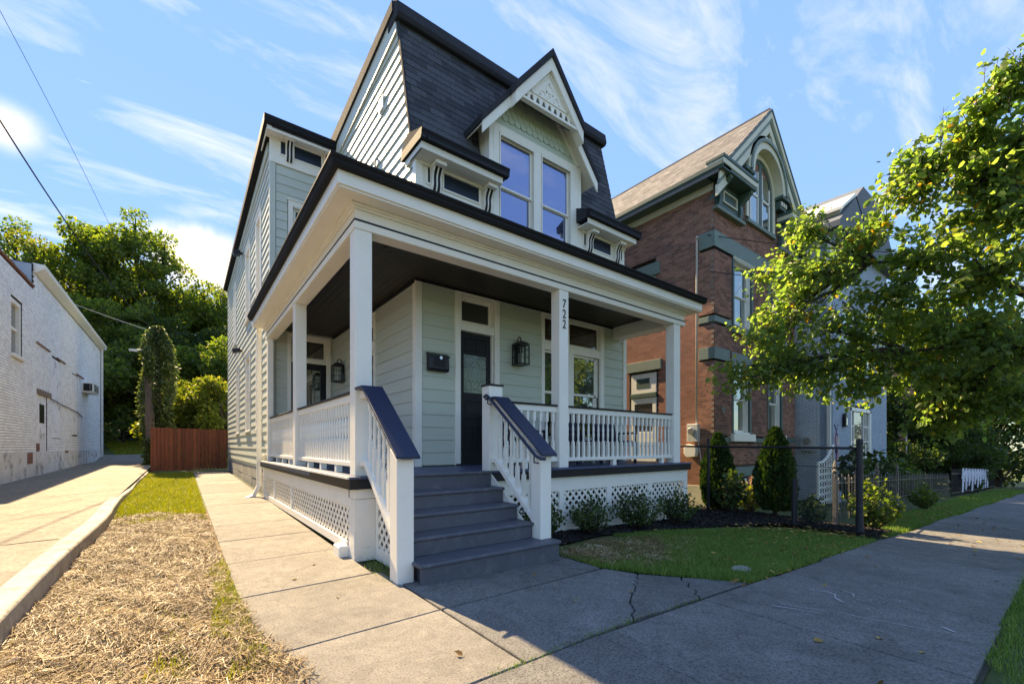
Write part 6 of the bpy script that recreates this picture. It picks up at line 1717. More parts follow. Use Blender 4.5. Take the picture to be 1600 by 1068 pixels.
for (x, y), h in zip(FP[1:], (0.95, 1.75, 1.6, 1.6)):
    obj('fence_post', MB().tube([(x, y, g(x, y) - 0.05), (x, y, g(x, y) + h)], 0.034 if h != 0.95 else 0.05, 10), 'fence_black', t)
tr = MB(); tr.tube([(x, y, 1.275 + 0.012 * i) for i, (x, y) in enumerate(FP)], 0.024, 8); obj('top_rail', tr, 'fence_black', t, smooth=True)
b = MB(); chain_mesh(b, FP[0], FP[1], -0.2, 1.26)
obj('wire_mesh', b, 'fence_black', t, kind='stuff')
tr = MB(); tr.tube([(FP[0][0], FP[0][1], 0.92), (FP[1][0], FP[1][1], 0.93)], 0.006, 5); tr.tube([(FP[0][0], FP[0][1], -0.12), (FP[1][0], FP[1][1], -0.12)], 0.008, 5); obj('tension_wire', tr, 'fence_black', t)

# ornate iron fence along the neighbour's yard
t = thing('iron_fence', 'weathered iron hoop-and-picket fence of the yard beside the sidewalk', 'fence', (13, 3.0, -0.4))
IP = [(10.15, 2.92), (11.9, 3.02), (13.8, 3.10), (16.5, 3.25), (19.5, 3.4), (23.0, 3.5), (26.5, 3.5)]
def picket_mesh(hoop):
    b = MB()
    if hoop:
        b.tube([(-0.045, 0, 0.05)] + [(-0.045 * math.cos(a), 0, 0.92 + 0.06 * math.sin(a)) for a in [PI * i / 6 for i in range(7)]] + [(0.045, 0, 0.05)], 0.007, 5)
    else:
        b.tube([(0, 0, 0.05), (0, 0, 0.86)], 0.007, 5); b.lathe([(0.007, 0.86), (0.02, 0.88), (0.0, 0.93)], 5)
    return b.mesh('picket', M['iron'])
ph, pp = picket_mesh(True), picket_mesh(False)
np_ = 0
for (xa, ya), (xb, yb_) in zip(IP[:-1], IP[1:]):
    L_ = math.hypot(xb - xa, yb_ - ya); ang = math.atan2(yb_ - ya, xb - xa)
    k = 0
    while k * 0.26 < L_:
        f_ = k * 0.26 / L_; x = xa + (xb - xa) * f_; y = ya + (yb_ - ya) * f_
        if np_ < 175:
            o = place('picket', ph if k % 2 == 0 else pp, t, (x - 13, y - 3.0, g(x, y) + 0.08 + 0.4)); o.rotation_euler = (0, 0, ang); np_ += 1
        k += 1
    for h in (0.30, 0.80):
        b = MB(); b.bar((xa, ya, g(xa, ya) + 0.08 + h), (xb, yb_, g(xb, yb_) + 0.08 + h), 0.03, 0.012); obj('rail', b, 'iron', t)
for (x, y) in IP[:4]:
    b = MB(); b.box(x - 0.035, x + 0.035, y - 0.035, y + 0.035, g(x, y) - 0.1, g(x, y) + 1.10); b.lathe([(0.05, 0), (0.055, 0.03), (0.02, 0.06), (0.045, 0.11), (0.03, 0.17), (0.0, 0.27)], 8, (x, y, g(x, y) + 1.10))
    obj('fence_post', b, 'iron', t)
# black picket fence with white bunting, far down the street
t = thing('picket_fence', 'black metal picket fence far down the sidewalk', 'fence', (32, 3.4, -1.2))
pm = MB().box(-0.012, 0.012, -0.012, 0.012, 0.05, 1.25).mesh('picket', M['fence_black'])
x = 26.6
while x < 44:
    place('picket', pm, t, (x - 32, 0.1 + 0.01 * (x - 32), g(x, 3) + 1.2)); x += 0.28
for h in (0.2, 1.05): obj('rail', MB().bar((26.6, 3.45, g(26.6, 3) + h), (44, 3.6, g(44, 3) + h), 0.03, 0.04), 'fence_black', t)
t = thing('bunting', 'white cloth swags tied along the far black fence', 'bunting', (33, 3.3, -1.0))
rr = random.Random(2)
for k in range(10):
    x = 28.6 + k * 0.95
    zt = g(x, 3) + 1.28
    b = MB(); N = 10; dep = rr.uniform(0.26, 0.36)
    pts = []
    for i in range(N + 1):
        f_ = i / N; s_ = math.sin(PI * f_)
        pts.append((x + f_ * 0.95, 3.35 - 0.05 * math.sin(f_ * 22), zt - 0.20 * s_, zt - 0.20 * s_ - 0.10 - dep * s_))
    for (p, q) in zip(pts[:-1], pts[1:]):
        b.add([(p[0], p[1], p[3]), (q[0], q[1], q[3]), (q[0], 3.36, q[2]), (p[0], 3.36, p[2])], [(0, 1, 2, 3)])
    zl = zt - rr.uniform(0.75, 1.1)
    for j in range(3):
        xo = x - 0.09 + j * 0.07
        b.add([(xo, 3.33, zt + 0.03), (xo + 0.06, 3.30, zt + 0.03), (xo + 0.07 + rr.uniform(-.03, .03), 3.30, zl + 0.08 * j), (xo - 0.02, 3.34, zl + 0.08 * j)], [(0, 1, 2, 3)])
    obj('swag', b.mesh('swag', M['cloth'], fix=False), None, t)

# white lattice screen and purple ornament in the neighbour's yard
t = thing('lattice_screen', 'small white curved lattice screen beside the brick house steps', 'screen', (15.6, 4.75, -0.5))
fr = MB(); zb = -0.45
for x in (15.0, 16.3): fr.box(x - 0.03, x + 0.03, 4.72, 4.77, zb, zb + (1.25 if x < 15.5 else 1.75))
fr.tube([(15.0, 4.745, zb + 1.25), (15.4, 4.745, zb + 1.28), (15.8, 4.745, zb + 1.42), (16.3, 4.745, zb + 1.78)], 0.04, 6)
f = obj('frame', fr, 'white', t)
for k in range(6):
    x = 15.12 + k * 0.2; obj('slat', MB().box(x - 0.035, x + 0.035, 4.735, 4.745, zb, zb + 1.24 + max(0, (x - 15.4)) ** 1.3 * 0.4), 'white', f)
for k in range(6): obj('slat', MB().box(15.03, 16.27, 4.746, 4.756, zb + 0.08 + k * 0.2, zb + 0.15 + k * 0.2), 'white', f)
t = thing('garden_ornament', 'purple glass and wire butterfly ornament on a stake behind the fence', 'ornament', (12.95, 3.7, -0.4))
b = MB(); cx_, cy_, cz_ = 12.95, 3.7, 1.35
b.tube([(cx_, cy_, -0.45), (cx_, cy_, cz_)], 0.012, 5)
for sx in (-1, 1):
    b.tube([(cx_, cy_, cz_ - 0.2)] + [(cx_ + sx * (0.03 + 0.22 * math.sin(PI * i / 12)), cy_ + 0.05 * sx, cz_ - 0.25 + 0.75 * i / 12) for i in range(1, 13)], 0.011, 5)
    b.tube([(cx_, cy_, cz_ - 0.1)] + [(cx_ + sx * (0.02 + 0.16 * math.sin(PI * i / 10)), cy_ + 0.04 * sx, cz_ - 0.15 - 0.42 * i / 10) for i in range(1, 11)], 0.010, 5)
obj('wire_frame', b, 'purple', t)
for sx, dz in ((-1, 0.12), (1, 0.05), (1, -0.3)):
    obj('wing_glass', MB().prism([(cx_ + sx * 0.02, cz_ + dz - 0.1), (cx_ + sx * 0.17, cz_ + dz - 0.06), (cx_ + sx * 0.19, cz_ + dz + 0.10), (cx_ + sx * 0.06, cz_ + dz + 0.16)], 'y', cy_ - 0.004, cy_ + 0.004), 'purple', t)

# overhead cables
def cable(label, p, q, sag, r, m='cable', n=18):
    b = MB(); p = Vector(p); q = Vector(q)
    pts = [p + (q - p) * (i / n) - Vector((0, 0, sag * 4 * (i / n) * (1 - i / n))) for i in range(n + 1)]
    b.tube([tuple(x) for x in pts], r, 5)
    o = obj('overhead_cable', b, m, cat='cable', label=label, group='overhead cables')
    return o

cable('thick black service cable sagging from the upper corner towards the vine covered pole', (-3.32, 13.83, 8.7), (-0.85, 27.25, 6.7), 0.55, 0.017)
cable('thin cable high in the sky above the thick service cable', (-3.21, 13.75, 10.82), (-0.9, 27.2, 6.75), -0.35, 0.006)
cable('pale cable crossing in front of the woodland to the vine covered pole', (-14.0, 40.0, 14.5), (-0.85, 27.4, 6.8), 0.5, 0.007, 'cable_pale')
cable('dark cable from the brick house corner into the maple', (BX - 0.12, BY + 0.12, 7.0), (21.6, 1.1, 7.6), 0.25, 0.011)
cable('dark cable crossing the gable of the brick house', (8.9, 10.2, 8.4), (24.0, 0.2, 8.9), 0.55, 0.011)
cable('short dark cable sagging below the brick house cornice', (BX - 0.10, BY + 0.05, 6.0), (20.6, 1.4, 6.3), 0.2, 0.010)

# ================================================================== VEGETATION
def limb_tree(mb, base, tips, r0, rr, sub=3, jitter=0.15):
    """limbs from a base point to each tip, sagging and branching; returns points along the twigs"""
    out = []
    base = Vector(base)
    for tp, r in tips:
        tp = Vector(tp); n = 8
        mid = base.lerp(tp, 0.45) + Vector((rr.uniform(-1, 1), rr.uniform(-1, 1), rr.uniform(0.2, 0.8))) * jitter * (tp - base).length
        pts = []
        for i in range(n + 1):
            t = i / n
            p = base.lerp(mid, t).lerp(mid.lerp(tp, t), t)
            p += Vector((rr.uniform(-1, 1), rr.uniform(-1, 1), rr.uniform(-1, 1))) * 0.03 * (tp - base).length * (0 < i < n)
            pts.append(p)
        mb.tube(pts, [r * (1 - 0.85 * i / n) + 0.004 for i in range(n + 1)], 6)
        out.append((pts, r))
    return out

# ---- street maple on the right
MS = 1.25
mp = thing('maple_tree', 'green and yellow maple reaching over the sidewalk from the street side', 'tree', (13.25, -1.0, g(13.25, -1.0)))
def msc(p): return (p[0] * MS, p[1] * MS, 1.32 + (p[2] - 1.32) * MS)
rr = random.Random(31)
tk = MB()
bz = g(10.6, -0.8)
tk.tube([msc(p) for p in ((10.6, -0.8, bz - 0.3), (10.58, -0.78, bz + 0.3), (10.5, -0.72, bz + 1.2), (10.42, -0.6, bz + 2.1), (10.3, -0.5, bz + 2.9))], [0.32, 0.26, 0.23, 0.21, 0.19], 10)
obj('trunk', tk, 'bark', mp, smooth=True)
sprays = [(7.32, 3.48, 2.45, .42), (7.87, 3.31, 3.3, .50), (8.3, 3.23, 4.35, .50), (8.2, 2.84, 4.95, .35), (8.35, 2.44, 4.07, .62), (8.03, 2.44, 3.09, .62), (8.02, 2.69, 2.45, .5), (8.43, 2.13, 2.2, .42),
          (8.51, 2.07, 4.6, .50), (8.38, 1.66, 4.95, .5), (8.41, 1.39, 5.35, .42), (8.49, 1.83, 3.42, .62), (8.48, 1.33, 4.03, .65), (8.28, .99, 5.45, .48), (8.26, .76, 4.76, .55), (8.12, .63, 5.62, .42), (8.0, .42, 5.9, .30),
          (8.7, 1.17, 2.95, .62), (8.88, 1.54, 2.40, .5), (9.57, 1.01, 2.15, .5), (9.99, 1.19, 1.80, .42), (10.26, 1.61, 1.65, .42), (8.39, .66, 3.6, .62), (8.89, .52, 2.65, .55), (10.04, .65, 1.87, .45),
          (7.55, 3.0, 3.0, .45), (7.75, 3.05, 2.55, .42), (8.0, 2.9, 3.9, .5), (8.65, 1.9, 2.7, .5), (9.2, 1.7, 3.4, .6), (9.4, 1.3, 4.4, .7), (10.4, 1.2, 3.4, .8),
          (9.3, 0.6, 5.3, .8), (10.6, 0.4, 5.4, .8), (11.0, 1.0, 2.4, .7), (12.0, 0.6, 3.4, .9), (9.4, -0.6, 6.2, .9), (10.8, -1.0, 6.8, 1.0), (8.9, -1.8, 4.8, .9), (10.2, -2.8, 5.0, 1.0), (12.2, -1.6, 5.6, 1.0), (12.8, -0.6, 4.4, 1.0), (9.0, -0.6, 3.9, .7), (8.6, .7, 5.0, .5), (8.5, .55, 4.3, .5), (8.9, .9, 4.6, .55), (9.0, 1.0, 3.6, .55), (9.2, .9, 2.9, .5), (9.6, 1.4, 1.9, .4), (9.9, 1.0, 2.2, .45), (10.6, 1.35, 1.85, .4), (9.3, 1.5, 2.6, .45), (8.3, .45, 5.2, .4)]
sprays = [(*msc(s), s[3] * MS) for s in sprays]
main = [((8.8, 1.6, 2.75), 0.075), ((8.6, 2.0, 4.2), 0.07), ((8.5, 0.9, 3.9), 0.07), ((8.5, 0.9, 5.2), 0.055), ((9.8, 0.6, 5.6), 0.08), ((9.3, 2.3, 3.3), 0.065), ((10.6, 1.6, 2.6), 0.06), ((11.4, 1.6, 4.0), 0.07), ((12.2, 0, 4.6), 0.07), ((10.6, -1.6, 6.2), 0.08), ((9.3, -1.4, 4.8), 0.06)]
main = [(msc(t_), r_ * 1.5) for t_, r_ in main]
br = MB()
crot = msc((10.32, -0.52, bz + 2.75))
limbs = limb_tree(br, crot, main, 0.1, rr)
nodes = [(p, l[1]) for l in limbs for p in l[0][2:]]
LP, LD = [], []
for (x, y, z, rad) in sprays:
    c = Vector((x, y, z))
    par = min(nodes, key=lambda q: (q[0] - c).length + (0.4 if (q[0] - c).length < 0.15 else 0))[0]
    pts = limb_tree(br, par, [(c, 0.034)], 0.03, rr, jitter=0.10)[0][0]
    nt = int(20 * rad / 0.6) + 10
    for k in range(nt):
        st = pts[rr.randint(3, 8)]
        a = Vector((rr.gauss(0, 1), rr.gauss(0, 1), rr.gauss(0, 0.75))).normalized()
        e = c + a * rad * rr.uniform(0.45, 1.08)
        mid = st.lerp(e, 0.5) + Vector((0, 0, rr.uniform(-0.02, 0.10)))
        br.tube([st, mid, e], [0.009, 0.0065, 0.003], 3, cap=False)
        d = (e - mid).normalized()
        nl = rr.randint(18, 26)
        for q in range(nl):
            f_ = rr.uniform(0.15, 1.05)
            p = mid.lerp(e, f_) if rr.random() < 0.75 else st.lerp(mid, rr.uniform(0.4, 1))
            p = p + Vector((rr.gauss(0, 0.07), rr.gauss(0, 0.07), rr.gauss(0, 0.06)))
            LP.append(tuple(p)); LD.append(tuple(d * 0.5 + Vector((rr.gauss(0, 0.8), rr.gauss(0, 0.8), rr.gauss(-0.35, 0.5)))))
# bare twigs standing above the crown on the sky side
for (x, y, z) in (msc(t_) for t_ in ((8.0, .5, 6.1), (8.15, .75, 6.15), (8.3, 1.15, 5.95), (7.95, .38, 6.35), (8.25, 3.05, 4.95), (8.45, 1.75, 5.45))):
    p = Vector((x, y, z)); q = p + Vector((-0.05, 0.05, -0.95))
    br.tube([q, q.lerp(p, 0.6) + Vector((0.04, 0, 0)), p], [0.008, 0.006, 0.003], 4)
    for k in range(5):
        s = q.lerp(p, rr.uniform(0.4, 1)); br.tube([s, s + Vector((rr.uniform(-.1, .1), rr.uniform(-.1, .1), rr.uniform(0.0, .12)))], [0.004, 0.002], 3)
obj('branches', br, 'twig', mp, smooth=True)
V, F = leaf_cards(np.array(LP), np.array(LD), 0.098, LEAF6, NR, droop=0.25, sizevar=0.5)
obj('crown', np_mesh('crown', V, F, M['leaf_maple']), None, mp, kind='stuff')
print('maple leaves', len(LP))

# ---- woodland behind
def crown_cloud(rs, n, blobs, size, up=0.3):
    """leaves on the outer shells of many overlapping lumps"""
    P, D = [], []
    w = np.array([b[3] ** 2 for b in blobs]); w /= w.sum()
    idx = rs.choice(len(blobs), n, p=w)
    B = np.array(blobs)[idx]
    d = unit(rs.normal(size=(n, 3)))
    r = B[:, 3:4] * (1 - np.abs(rs.normal(0, 0.34, size=(n, 1))))
    d2 = d * np.array([1, 1, 0.8])
    P = B[:, :3] + d2 * r
    D = d + rs.normal(0, 0.7, size=(n, 3)) + np.array([0, 0, -0.2])
    return P, D
def make_wood_tree(seed, h, rad, base_h, n, size, m='leaf_wood', trunk_r=0.22, blobs_n=26, dens=1.0):
    rs = np.random.RandomState(seed); rq = random.Random(seed)
    blobs = []
    for k in range(blobs_n):
        t = rq.random() ** 0.8
        z = base_h + (h - base_h) * t * rq.uniform(0.82, 1.10)
        prof = math.sin(PI * min(1, 0.18 + 0.74 * t)) ** 0.7 * rq.choice((0.7, 1.0, 1.0, 1.3))
        a = rq.uniform(0, 2 * PI); q = rad * prof * math.sqrt(rq.random())
        b = rad * rq.uniform(0.13, 0.30)
        blobs.append((q * math.cos(a), q * math.sin(a), z - b * 0.4, b))
    P, D = crown_cloud(rs, int(n * dens), blobs, size)
    V, F = leaf_cards(P, D, size, LEAF4, rs, sizevar=0.45)
    crown = np_mesh('crown', V, F, M[m])
    tb = MB()
    tb.tube([(0, 0, -0.5), (rq.uniform(-.2, .2), rq.uniform(-.2, .2), base_h * 0.6), (rq.uniform(-.4, .4), rq.uniform(-.4, .4), h * 0.5), (rq.uniform(-.5, .5), 0, h * 0.85)], [trunk_r * 1.3, trunk_r, trunk_r * 0.7, trunk_r * 0.2], 8)
    for b in blobs:
        if rq.random() < 0.7:
            z0_ = max(base_h * 0.5, b[2] - rq.uniform(1.0, 3.5)); tb.tube([(0, 0, z0_), (b[0] * 0.5, b[1] * 0.5, (z0_ + b[2]) / 2 + 0.2), (b[0], b[1], b[2])], [trunk_r * 0.45, trunk_r * 0.28, 0.03], 5)
    return crown, tb.mesh('trunk', M['bark'], smooth=True)
protos = {}
def wood_tree(kind, label, x, y, s=1.0, rz=0.0, name='woodland_tree', group='trees of the wooded slope'):
    if kind not in protos:
        protos[kind] = make_wood_tree(*KINDS_[kind][0], **KINDS_[kind][1])
    c, tkm = protos[kind]
    t = local_thing(name, label, 'tree', (x, y, gv(np.array(x), np.array(y)).item()), group, rz, s * (0.94 if y > 44 else 1.0))
    obj('trunk', tkm, None, t, loc=(0, 0, 0)); obj('crown', c, None, t, loc=(0, 0, 0), kind='stuff')
    return t
KINDS_ = {'airy2': ((141, 18.0, 4.2, 5.0, 12500, 0.26), dict(blobs_n=70)), 'tall': ((41, 18.0, 4.6, 5.0, 24000, 0.27), dict(blobs_n=56)), 'broad': ((52, 15.0, 5.4, 3.0, 24000, 0.28), dict(blobs_n=60)), 'airy': ((63, 17.0, 4.6, 4.5, 9000, 0.25), dict(blobs_n=60, m='leaf_bright')),
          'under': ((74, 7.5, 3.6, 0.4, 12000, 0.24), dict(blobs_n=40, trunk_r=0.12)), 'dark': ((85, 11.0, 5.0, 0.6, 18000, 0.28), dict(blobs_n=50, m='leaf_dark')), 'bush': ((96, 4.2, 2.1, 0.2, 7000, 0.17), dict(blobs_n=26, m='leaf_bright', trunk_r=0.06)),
          'small': ((97, 5.2, 2.4, 0.3, 6000, 0.16), dict(blobs_n=24, trunk_r=0.08))}
wl = [('airy', 'pale yellow green tree rising behind the white building roof, far edge of the woods', -17.5, 66.0, 1.05, 0.2), ('airy2', 'tall tree whose bare twigs stick up behind the thick cable', -12.2, 60.0, 0.98, 1.1), ('airy', 'yellow leaved tree just above the white building cornice', -9.4, 54.0, 0.92, 2.0),
      ('tall', 'tall dark tree with a forked trunk in the middle of the woods', -6.0, 53.0, 1.03, 3.1), ('airy2', 'high narrow crowned tree with the tallest top above the woods', -3.6, 56.0, 1.12, 4.0), ('airy2', 'tall tree left of the low white cloud', -1.4, 53.0, 1.0, 5.0), ('broad', 'lower rounded tree under the low white cloud', 1.4, 54.0, 0.92, 0.6),
      ('airy', 'thin tree beside the rear corner of the sage house', 4.2, 55.0, 0.85, 1.7), ('broad', 'broad shadowy tree at the foot of the slope behind the driveway', -5.0, 45.0, 0.72, 2.4), ('under', 'low dark tree at the end of the driveway', -3.4, 41.5, 0.95, 0.3), ('under', 'low tree behind the vine covered pole', -0.6, 42.0, 1.05, 1.9), ('under', 'low tree between pole and sage house', 2.2, 40.0, 1.05, 3.9),
      ('under', 'leafy undergrowth tree beside the white building corner', -5.6, 40.5, 0.85, 5.2), ('broad', 'wide tree behind the rear of the sage house', 6.0, 47.0, 0.85, 0.9), ('dark', 'dark tree filling the gap low in the woods', -2.0, 47.0, 0.9, 2.6), ('dark', 'dark tree low behind the board fence', 1.8, 46.0, 0.85, 4.4)]
for k, l, x, y, s, rz in wl: wood_tree(k, l, x, y, s, rz)
for x, y, s, rz, l in ((0.3, 28.8, 0.98, 0.4, 'sunlit yellow green bush behind the middle of the board fence'), (1.9, 28.2, 1.08, 2.2, 'sunlit bush between board fence and house corner'), (1.0, 31.0, 1.12, 4.0, 'taller sunlit bush furthest behind the board fence')):
    wood_tree('bush', l, x, y, s, rz, 'bush', 'sunlit bushes behind the board fence')
# dark trees down the street
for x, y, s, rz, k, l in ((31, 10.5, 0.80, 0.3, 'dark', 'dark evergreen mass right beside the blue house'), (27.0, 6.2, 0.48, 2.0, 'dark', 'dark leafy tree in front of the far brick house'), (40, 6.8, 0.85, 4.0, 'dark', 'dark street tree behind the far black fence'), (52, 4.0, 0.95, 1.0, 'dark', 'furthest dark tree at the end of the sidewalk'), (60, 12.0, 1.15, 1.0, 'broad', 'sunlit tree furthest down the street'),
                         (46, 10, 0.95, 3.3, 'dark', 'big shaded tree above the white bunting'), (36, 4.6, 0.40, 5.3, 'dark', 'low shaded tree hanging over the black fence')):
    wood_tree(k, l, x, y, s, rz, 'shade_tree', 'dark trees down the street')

# ---- pole smothered in vines
vp = thing('vine_covered_pole', 'old utility pole smothered in vines behind the board fence', 'pole', (-0.95, 27.2, g(0, 27)))
pb = MB(); pb.tube([(-0.95, 27.2, 0), (-0.92, 27.2, 6.9)], [0.16, 0.12], 10)
obj('pole', pb, 'bark', vp)
rs = np.random.RandomState(77)
n = 13000
tz = rs.uniform(0, 1, n); a = rs.uniform(0, 2 * PI, n)
rad = np.interp(tz, [0, 0.3, 0.55, 0.75, 0.9, 1.0], [0.50, 0.58, 0.62, 0.60, 0.45, 0.15]) * (0.75 + 0.25 * np.sin(a * 3 + tz * 11) + rs.normal(0, 0.14, n))
P = np.stack([-0.93 + rad * np.cos(a), 27.2 + rad * np.sin(a), 0.35 + tz * 6.75], 1)
bare = (np.cos(a + 2.4) > 0.90) & (tz > 0.20) & (tz < 0.62)
P = P[~bare]; a2 = a[~bare]
V, F = leaf_cards(P, np.stack([np.cos(a2), np.sin(a2), rs.normal(-0.6, 0.4, len(a2))], 1), 0.13, LEAF4, rs, sizevar=0.4)
obj('vine_leaves', np_mesh('vine_leaves', V, F, M['leaf_vine']), None, vp, kind='stuff')
st = MB(); rq = random.Random(6)
for k in range(60):
    a = -2.4 + rq.uniform(-0.5, 0.5); z0_ = rq.uniform(0.5, 2.5)
    st.tube([(-0.93 + (0.42 + 0.06 * rq.random()) * math.cos(a + 0.05 * j * rq.uniform(-1, 1)), 27.2 + 0.42 * math.sin(a), z0_ + j * 0.45) for j in range(6)], 0.018, 4)
obj('dead_vines', st, 'wood_grey', vp, kind='stuff')
obj('lamp_arm', MB().tube([(-0.95, 27.1, 5.75), (-1.35, 26.9, 5.85), (-1.75, 26.8, 5.80)], 0.03, 6).box(-1.95, -1.65, 26.72, 26.88, 5.72, 5.82), 'cable_pale', vp)

# ---- shrubs against the porch
def shrub_mesh(seed, h, r, nst, size, m, nl=12):
    rq = random.Random(seed); P, D = [], []
    b = MB()
    for k in range(nst):
        a = rq.uniform(0, 2 * PI); s = r * math.sqrt(rq.random())
        e = Vector((s * math.cos(a), s * math.sin(a), h * (1 - 0.45 * (s / r) ** 2) * rq.uniform(0.75, 1.08)))
        q = Vector((0.12 * s * math.cos(a), 0.12 * s * math.sin(a), 0))
        mid = q.lerp(e, 0.55) + Vector((0.12 * s * math.cos(a), 0.12 * s * math.sin(a), 0.0))
        b.tube([q, mid, e], [0.006, 0.004, 0.0015], 3, cap=False)
        for j in range(nl):
            t = rq.uniform(0.25, 1.05); p = (q.lerp(mid, t / 0.55) if t < 0.55 else mid.lerp(e, (t - 0.55) / 0.45))
            p = p + Vector((rq.gauss(0, .02), rq.gauss(0, .02), rq.gauss(0, .015)))
            P.append(tuple(p)); D.append((rq.gauss(0, 1), rq.gauss(0, 1), rq.gauss(0.35, 0.6)))
    V, F = leaf_cards(np.array(P), np.array(D), size, LEAF4, np.random.RandomState(seed), sizevar=0.35)
    return np_mesh('foliage', V, F, M[m]), b.mesh('stems', M['twig'], fix=False)
def shrub(name, label, x, y, meshes, group=None, s=1.0, rz=0, cat='shrub', z=None):
    t = local_thing(name, label, cat, (x, y, (g(x, y) + 0.03) if z is None else z), group, rz, s)
    obj('foliage', meshes[0], None, t, loc=(0, 0, 0), kind='stuff'); obj('stems', meshes[1], None, t, loc=(0, 0, 0))
    return t
s1 = shrub_mesh(5, 0.66, 0.40, 85, 0.050, 'leaf_shrub', 14); s2 = shrub_mesh(6, 0.70, 0.46, 100, 0.050, 'leaf_shrub', 14)
for x, y, m_, s, rz, l in ((4.10, 4.66, s1, 0.9, 0.2, 'green shrub squeezed against the stair newel'), (5.12, 4.66, s2, 0.86, 1.5, 'green shrub second from the stairs with a lattice gap on both sides'), (6.25, 4.64, s2, 0.95, 3.0, 'widest green shrub, under the middle of the front railing'), (7.42, 4.62, s1, 1.02, 4.4, 'green shrub at the far corner of the porch skirt')):
    shrub('porch_shrub', l, x, y, m_, 'shrubs planted along the porch skirt', s, rz)
# arborvitae
def arb_mesh(seed, h, r):
    rs = np.random.RandomState(seed); n = 8500
    t = rs.uniform(0, 1, n) ** 1.15; a = rs.uniform(0, 2 * PI, n)
    rad = r * np.interp(t, [0, 0.08, 0.25, 0.55, 0.8, 0.95, 1], [0.60, 0.85, 1.0, 0.88, 0.52, 0.2, 0.02]) * (1 + 0.10 * np.sin(a * 5 + t * 9) + 0.06 * np.sin(a * 11)) * (1 - np.abs(rs.normal(0, 0.12, n)))
    P = np.stack([rad * np.cos(a), rad * np.sin(a), 0.05 + t * h], 1)
    D = np.stack([np.cos(a) * 0.5, np.sin(a) * 0.5, 0.9 + 0 * a], 1) + rs.normal(0, 0.28, (n, 3))
    V, F = leaf_cards(P, D, 0.085, LEAF4, rs, sizevar=0.4)
    return np_mesh('foliage', V, F, M['leaf_arb']), MB().tube([(0, 0, -0.05), (0, 0, h * 0.8)], [0.05, 0.02], 8).mesh('stems', M['bark'])
am = arb_mesh(12, 1.92, 0.40)
shrub('arborvitae', 'dark cone shaped evergreen behind the fence nearer the porch', 10.35, 5.35, am, 'clipped evergreens in front of the brick house', 0.92, 0.3, z=-0.22)
shrub('arborvitae', 'wide cone shaped evergreen in the middle of the lawn fence', 10.62, 4.18, am, 'clipped evergreens in front of the brick house', 0.95, 2.3, z=-0.18)
bm = shrub_mesh(15, 0.95, 0.42, 60, 0.11, 'leaf_shrub', 9)
shrub('leafy_bush', 'blue green leafy bush in front of the evergreen nearer the porch', 9.95, 4.85, bm, None, 0.95, 0, z=-0.2)
bm2 = shrub_mesh(16, 1.05, 0.52, 70, 0.10, 'leaf_wood', 10)
shrub('leafy_bush', 'pale green bush spilling over the sidewalk beside the thick fence post', 10.55, 2.45, bm2, None, 0.9, 1, z=-0.3)
shrub('leafy_bush', 'green weeds climbing the wire mesh between the two fence posts', 9.85, 3.2, bm, None, 0.6, 2, z=-0.25)
shrub('leafy_bush', 'yellowish plant between porch end and brick wall', 9.55, 6.3, bm2, None, 0.75, 3, z=-0.25)
shrub('leafy_bush', 'tall dark bush beside the door of the blue house', 16.9, 4.2, bm, None, 1.9, 2, z=-0.6)
shrub('leafy_bush', 'dark garden bush right of the blue house window', 20.8, 4.4, bm, None, 1.7, 0.4, z=-0.75)
shrub('leafy_bush', 'garden bush behind the iron fence, furthest from the maple post', 24.0, 4.6, bm2, None, 1.5, 4, z=-0.85)
shrub('leafy_bush', 'dry straw coloured plant on the strip by the iron fence', 18.2, 2.95, bm2, None, 0.75, 4, z=-0.65)
# hydrangea with pink-cream heads
hy = local_thing('hydrangea', 'hydrangea with pinkish cream flower heads between the two evergreens', 'flowers', (11.15, 4.95, -0.30))
hm = shrub_mesh(19, 0.75, 0.40, 50, 0.09, 'leaf_bright', 9)
obj('foliage', hm[0], None, hy, loc=(0, 0, 0), kind='stuff'); obj('stems', hm[1], None, hy, loc=(0, 0, 0))
rs = np.random.RandomState(8); rq = random.Random(8)
for k in range(6):
    c = Vector((rq.uniform(-.35, .35), rq.uniform(-.35, .2), rq.uniform(0.62, 0.92)))
    n = 130; d = unit(rs.normal(size=(n, 3))); P = np.array(c) + d * np.array([0.09, 0.09, 0.12])
    V, F = leaf_cards(P, d, 0.035, LEAF4, rs); obj('flower_head', np_mesh('flower_head', V, F, M['petal']), None, hy, loc=(0, 0, 0))

# ---- grass, straw, mulch, fallen leaves
def blades(X, Y, h, wdt, rs, z0=0.0, lean=0.55, flat=None):
    n = len(X); Z = gv(X, Y) + z0
    hh = h * rs.uniform(0.5, 1.25, n); a = rs.uniform(0, 2 * PI, n); l = np.abs(rs.normal(0, lean, n)) * hh
    dx, dy = np.cos(a), np.sin(a); wx, wy = -dy * wdt / 2, dx * wdt / 2
    base = np.stack([X, Y, Z - 0.004], 1)
    V = np.empty((n, 5, 3))
    V[:, 0] = base + np.stack([wx, wy, 0 * X], 1); V[:, 1] = base - np.stack([wx, wy, 0 * X], 1)
    m_ = base + np.stack([dx * l * 0.35, dy * l * 0.35, hh * 0.62], 1)
    V[:, 2] = m_ - 0.7 * np.stack([wx, wy, 0 * X], 1); V[:, 3] = m_ + 0.7 * np.stack([wx, wy, 0 * X], 1)
    V[:, 4] = base + np.stack([dx * l, dy * l, hh], 1)
    o = (np.arange(n) * 5)[:, None]
    tri = np.concatenate([np.array([[0, 1, 2]]) + o, np.array([[0, 2, 3]]) + o, np.array([[3, 2, 4]]) + o], 0)
    return V.reshape(-1, 3), tri
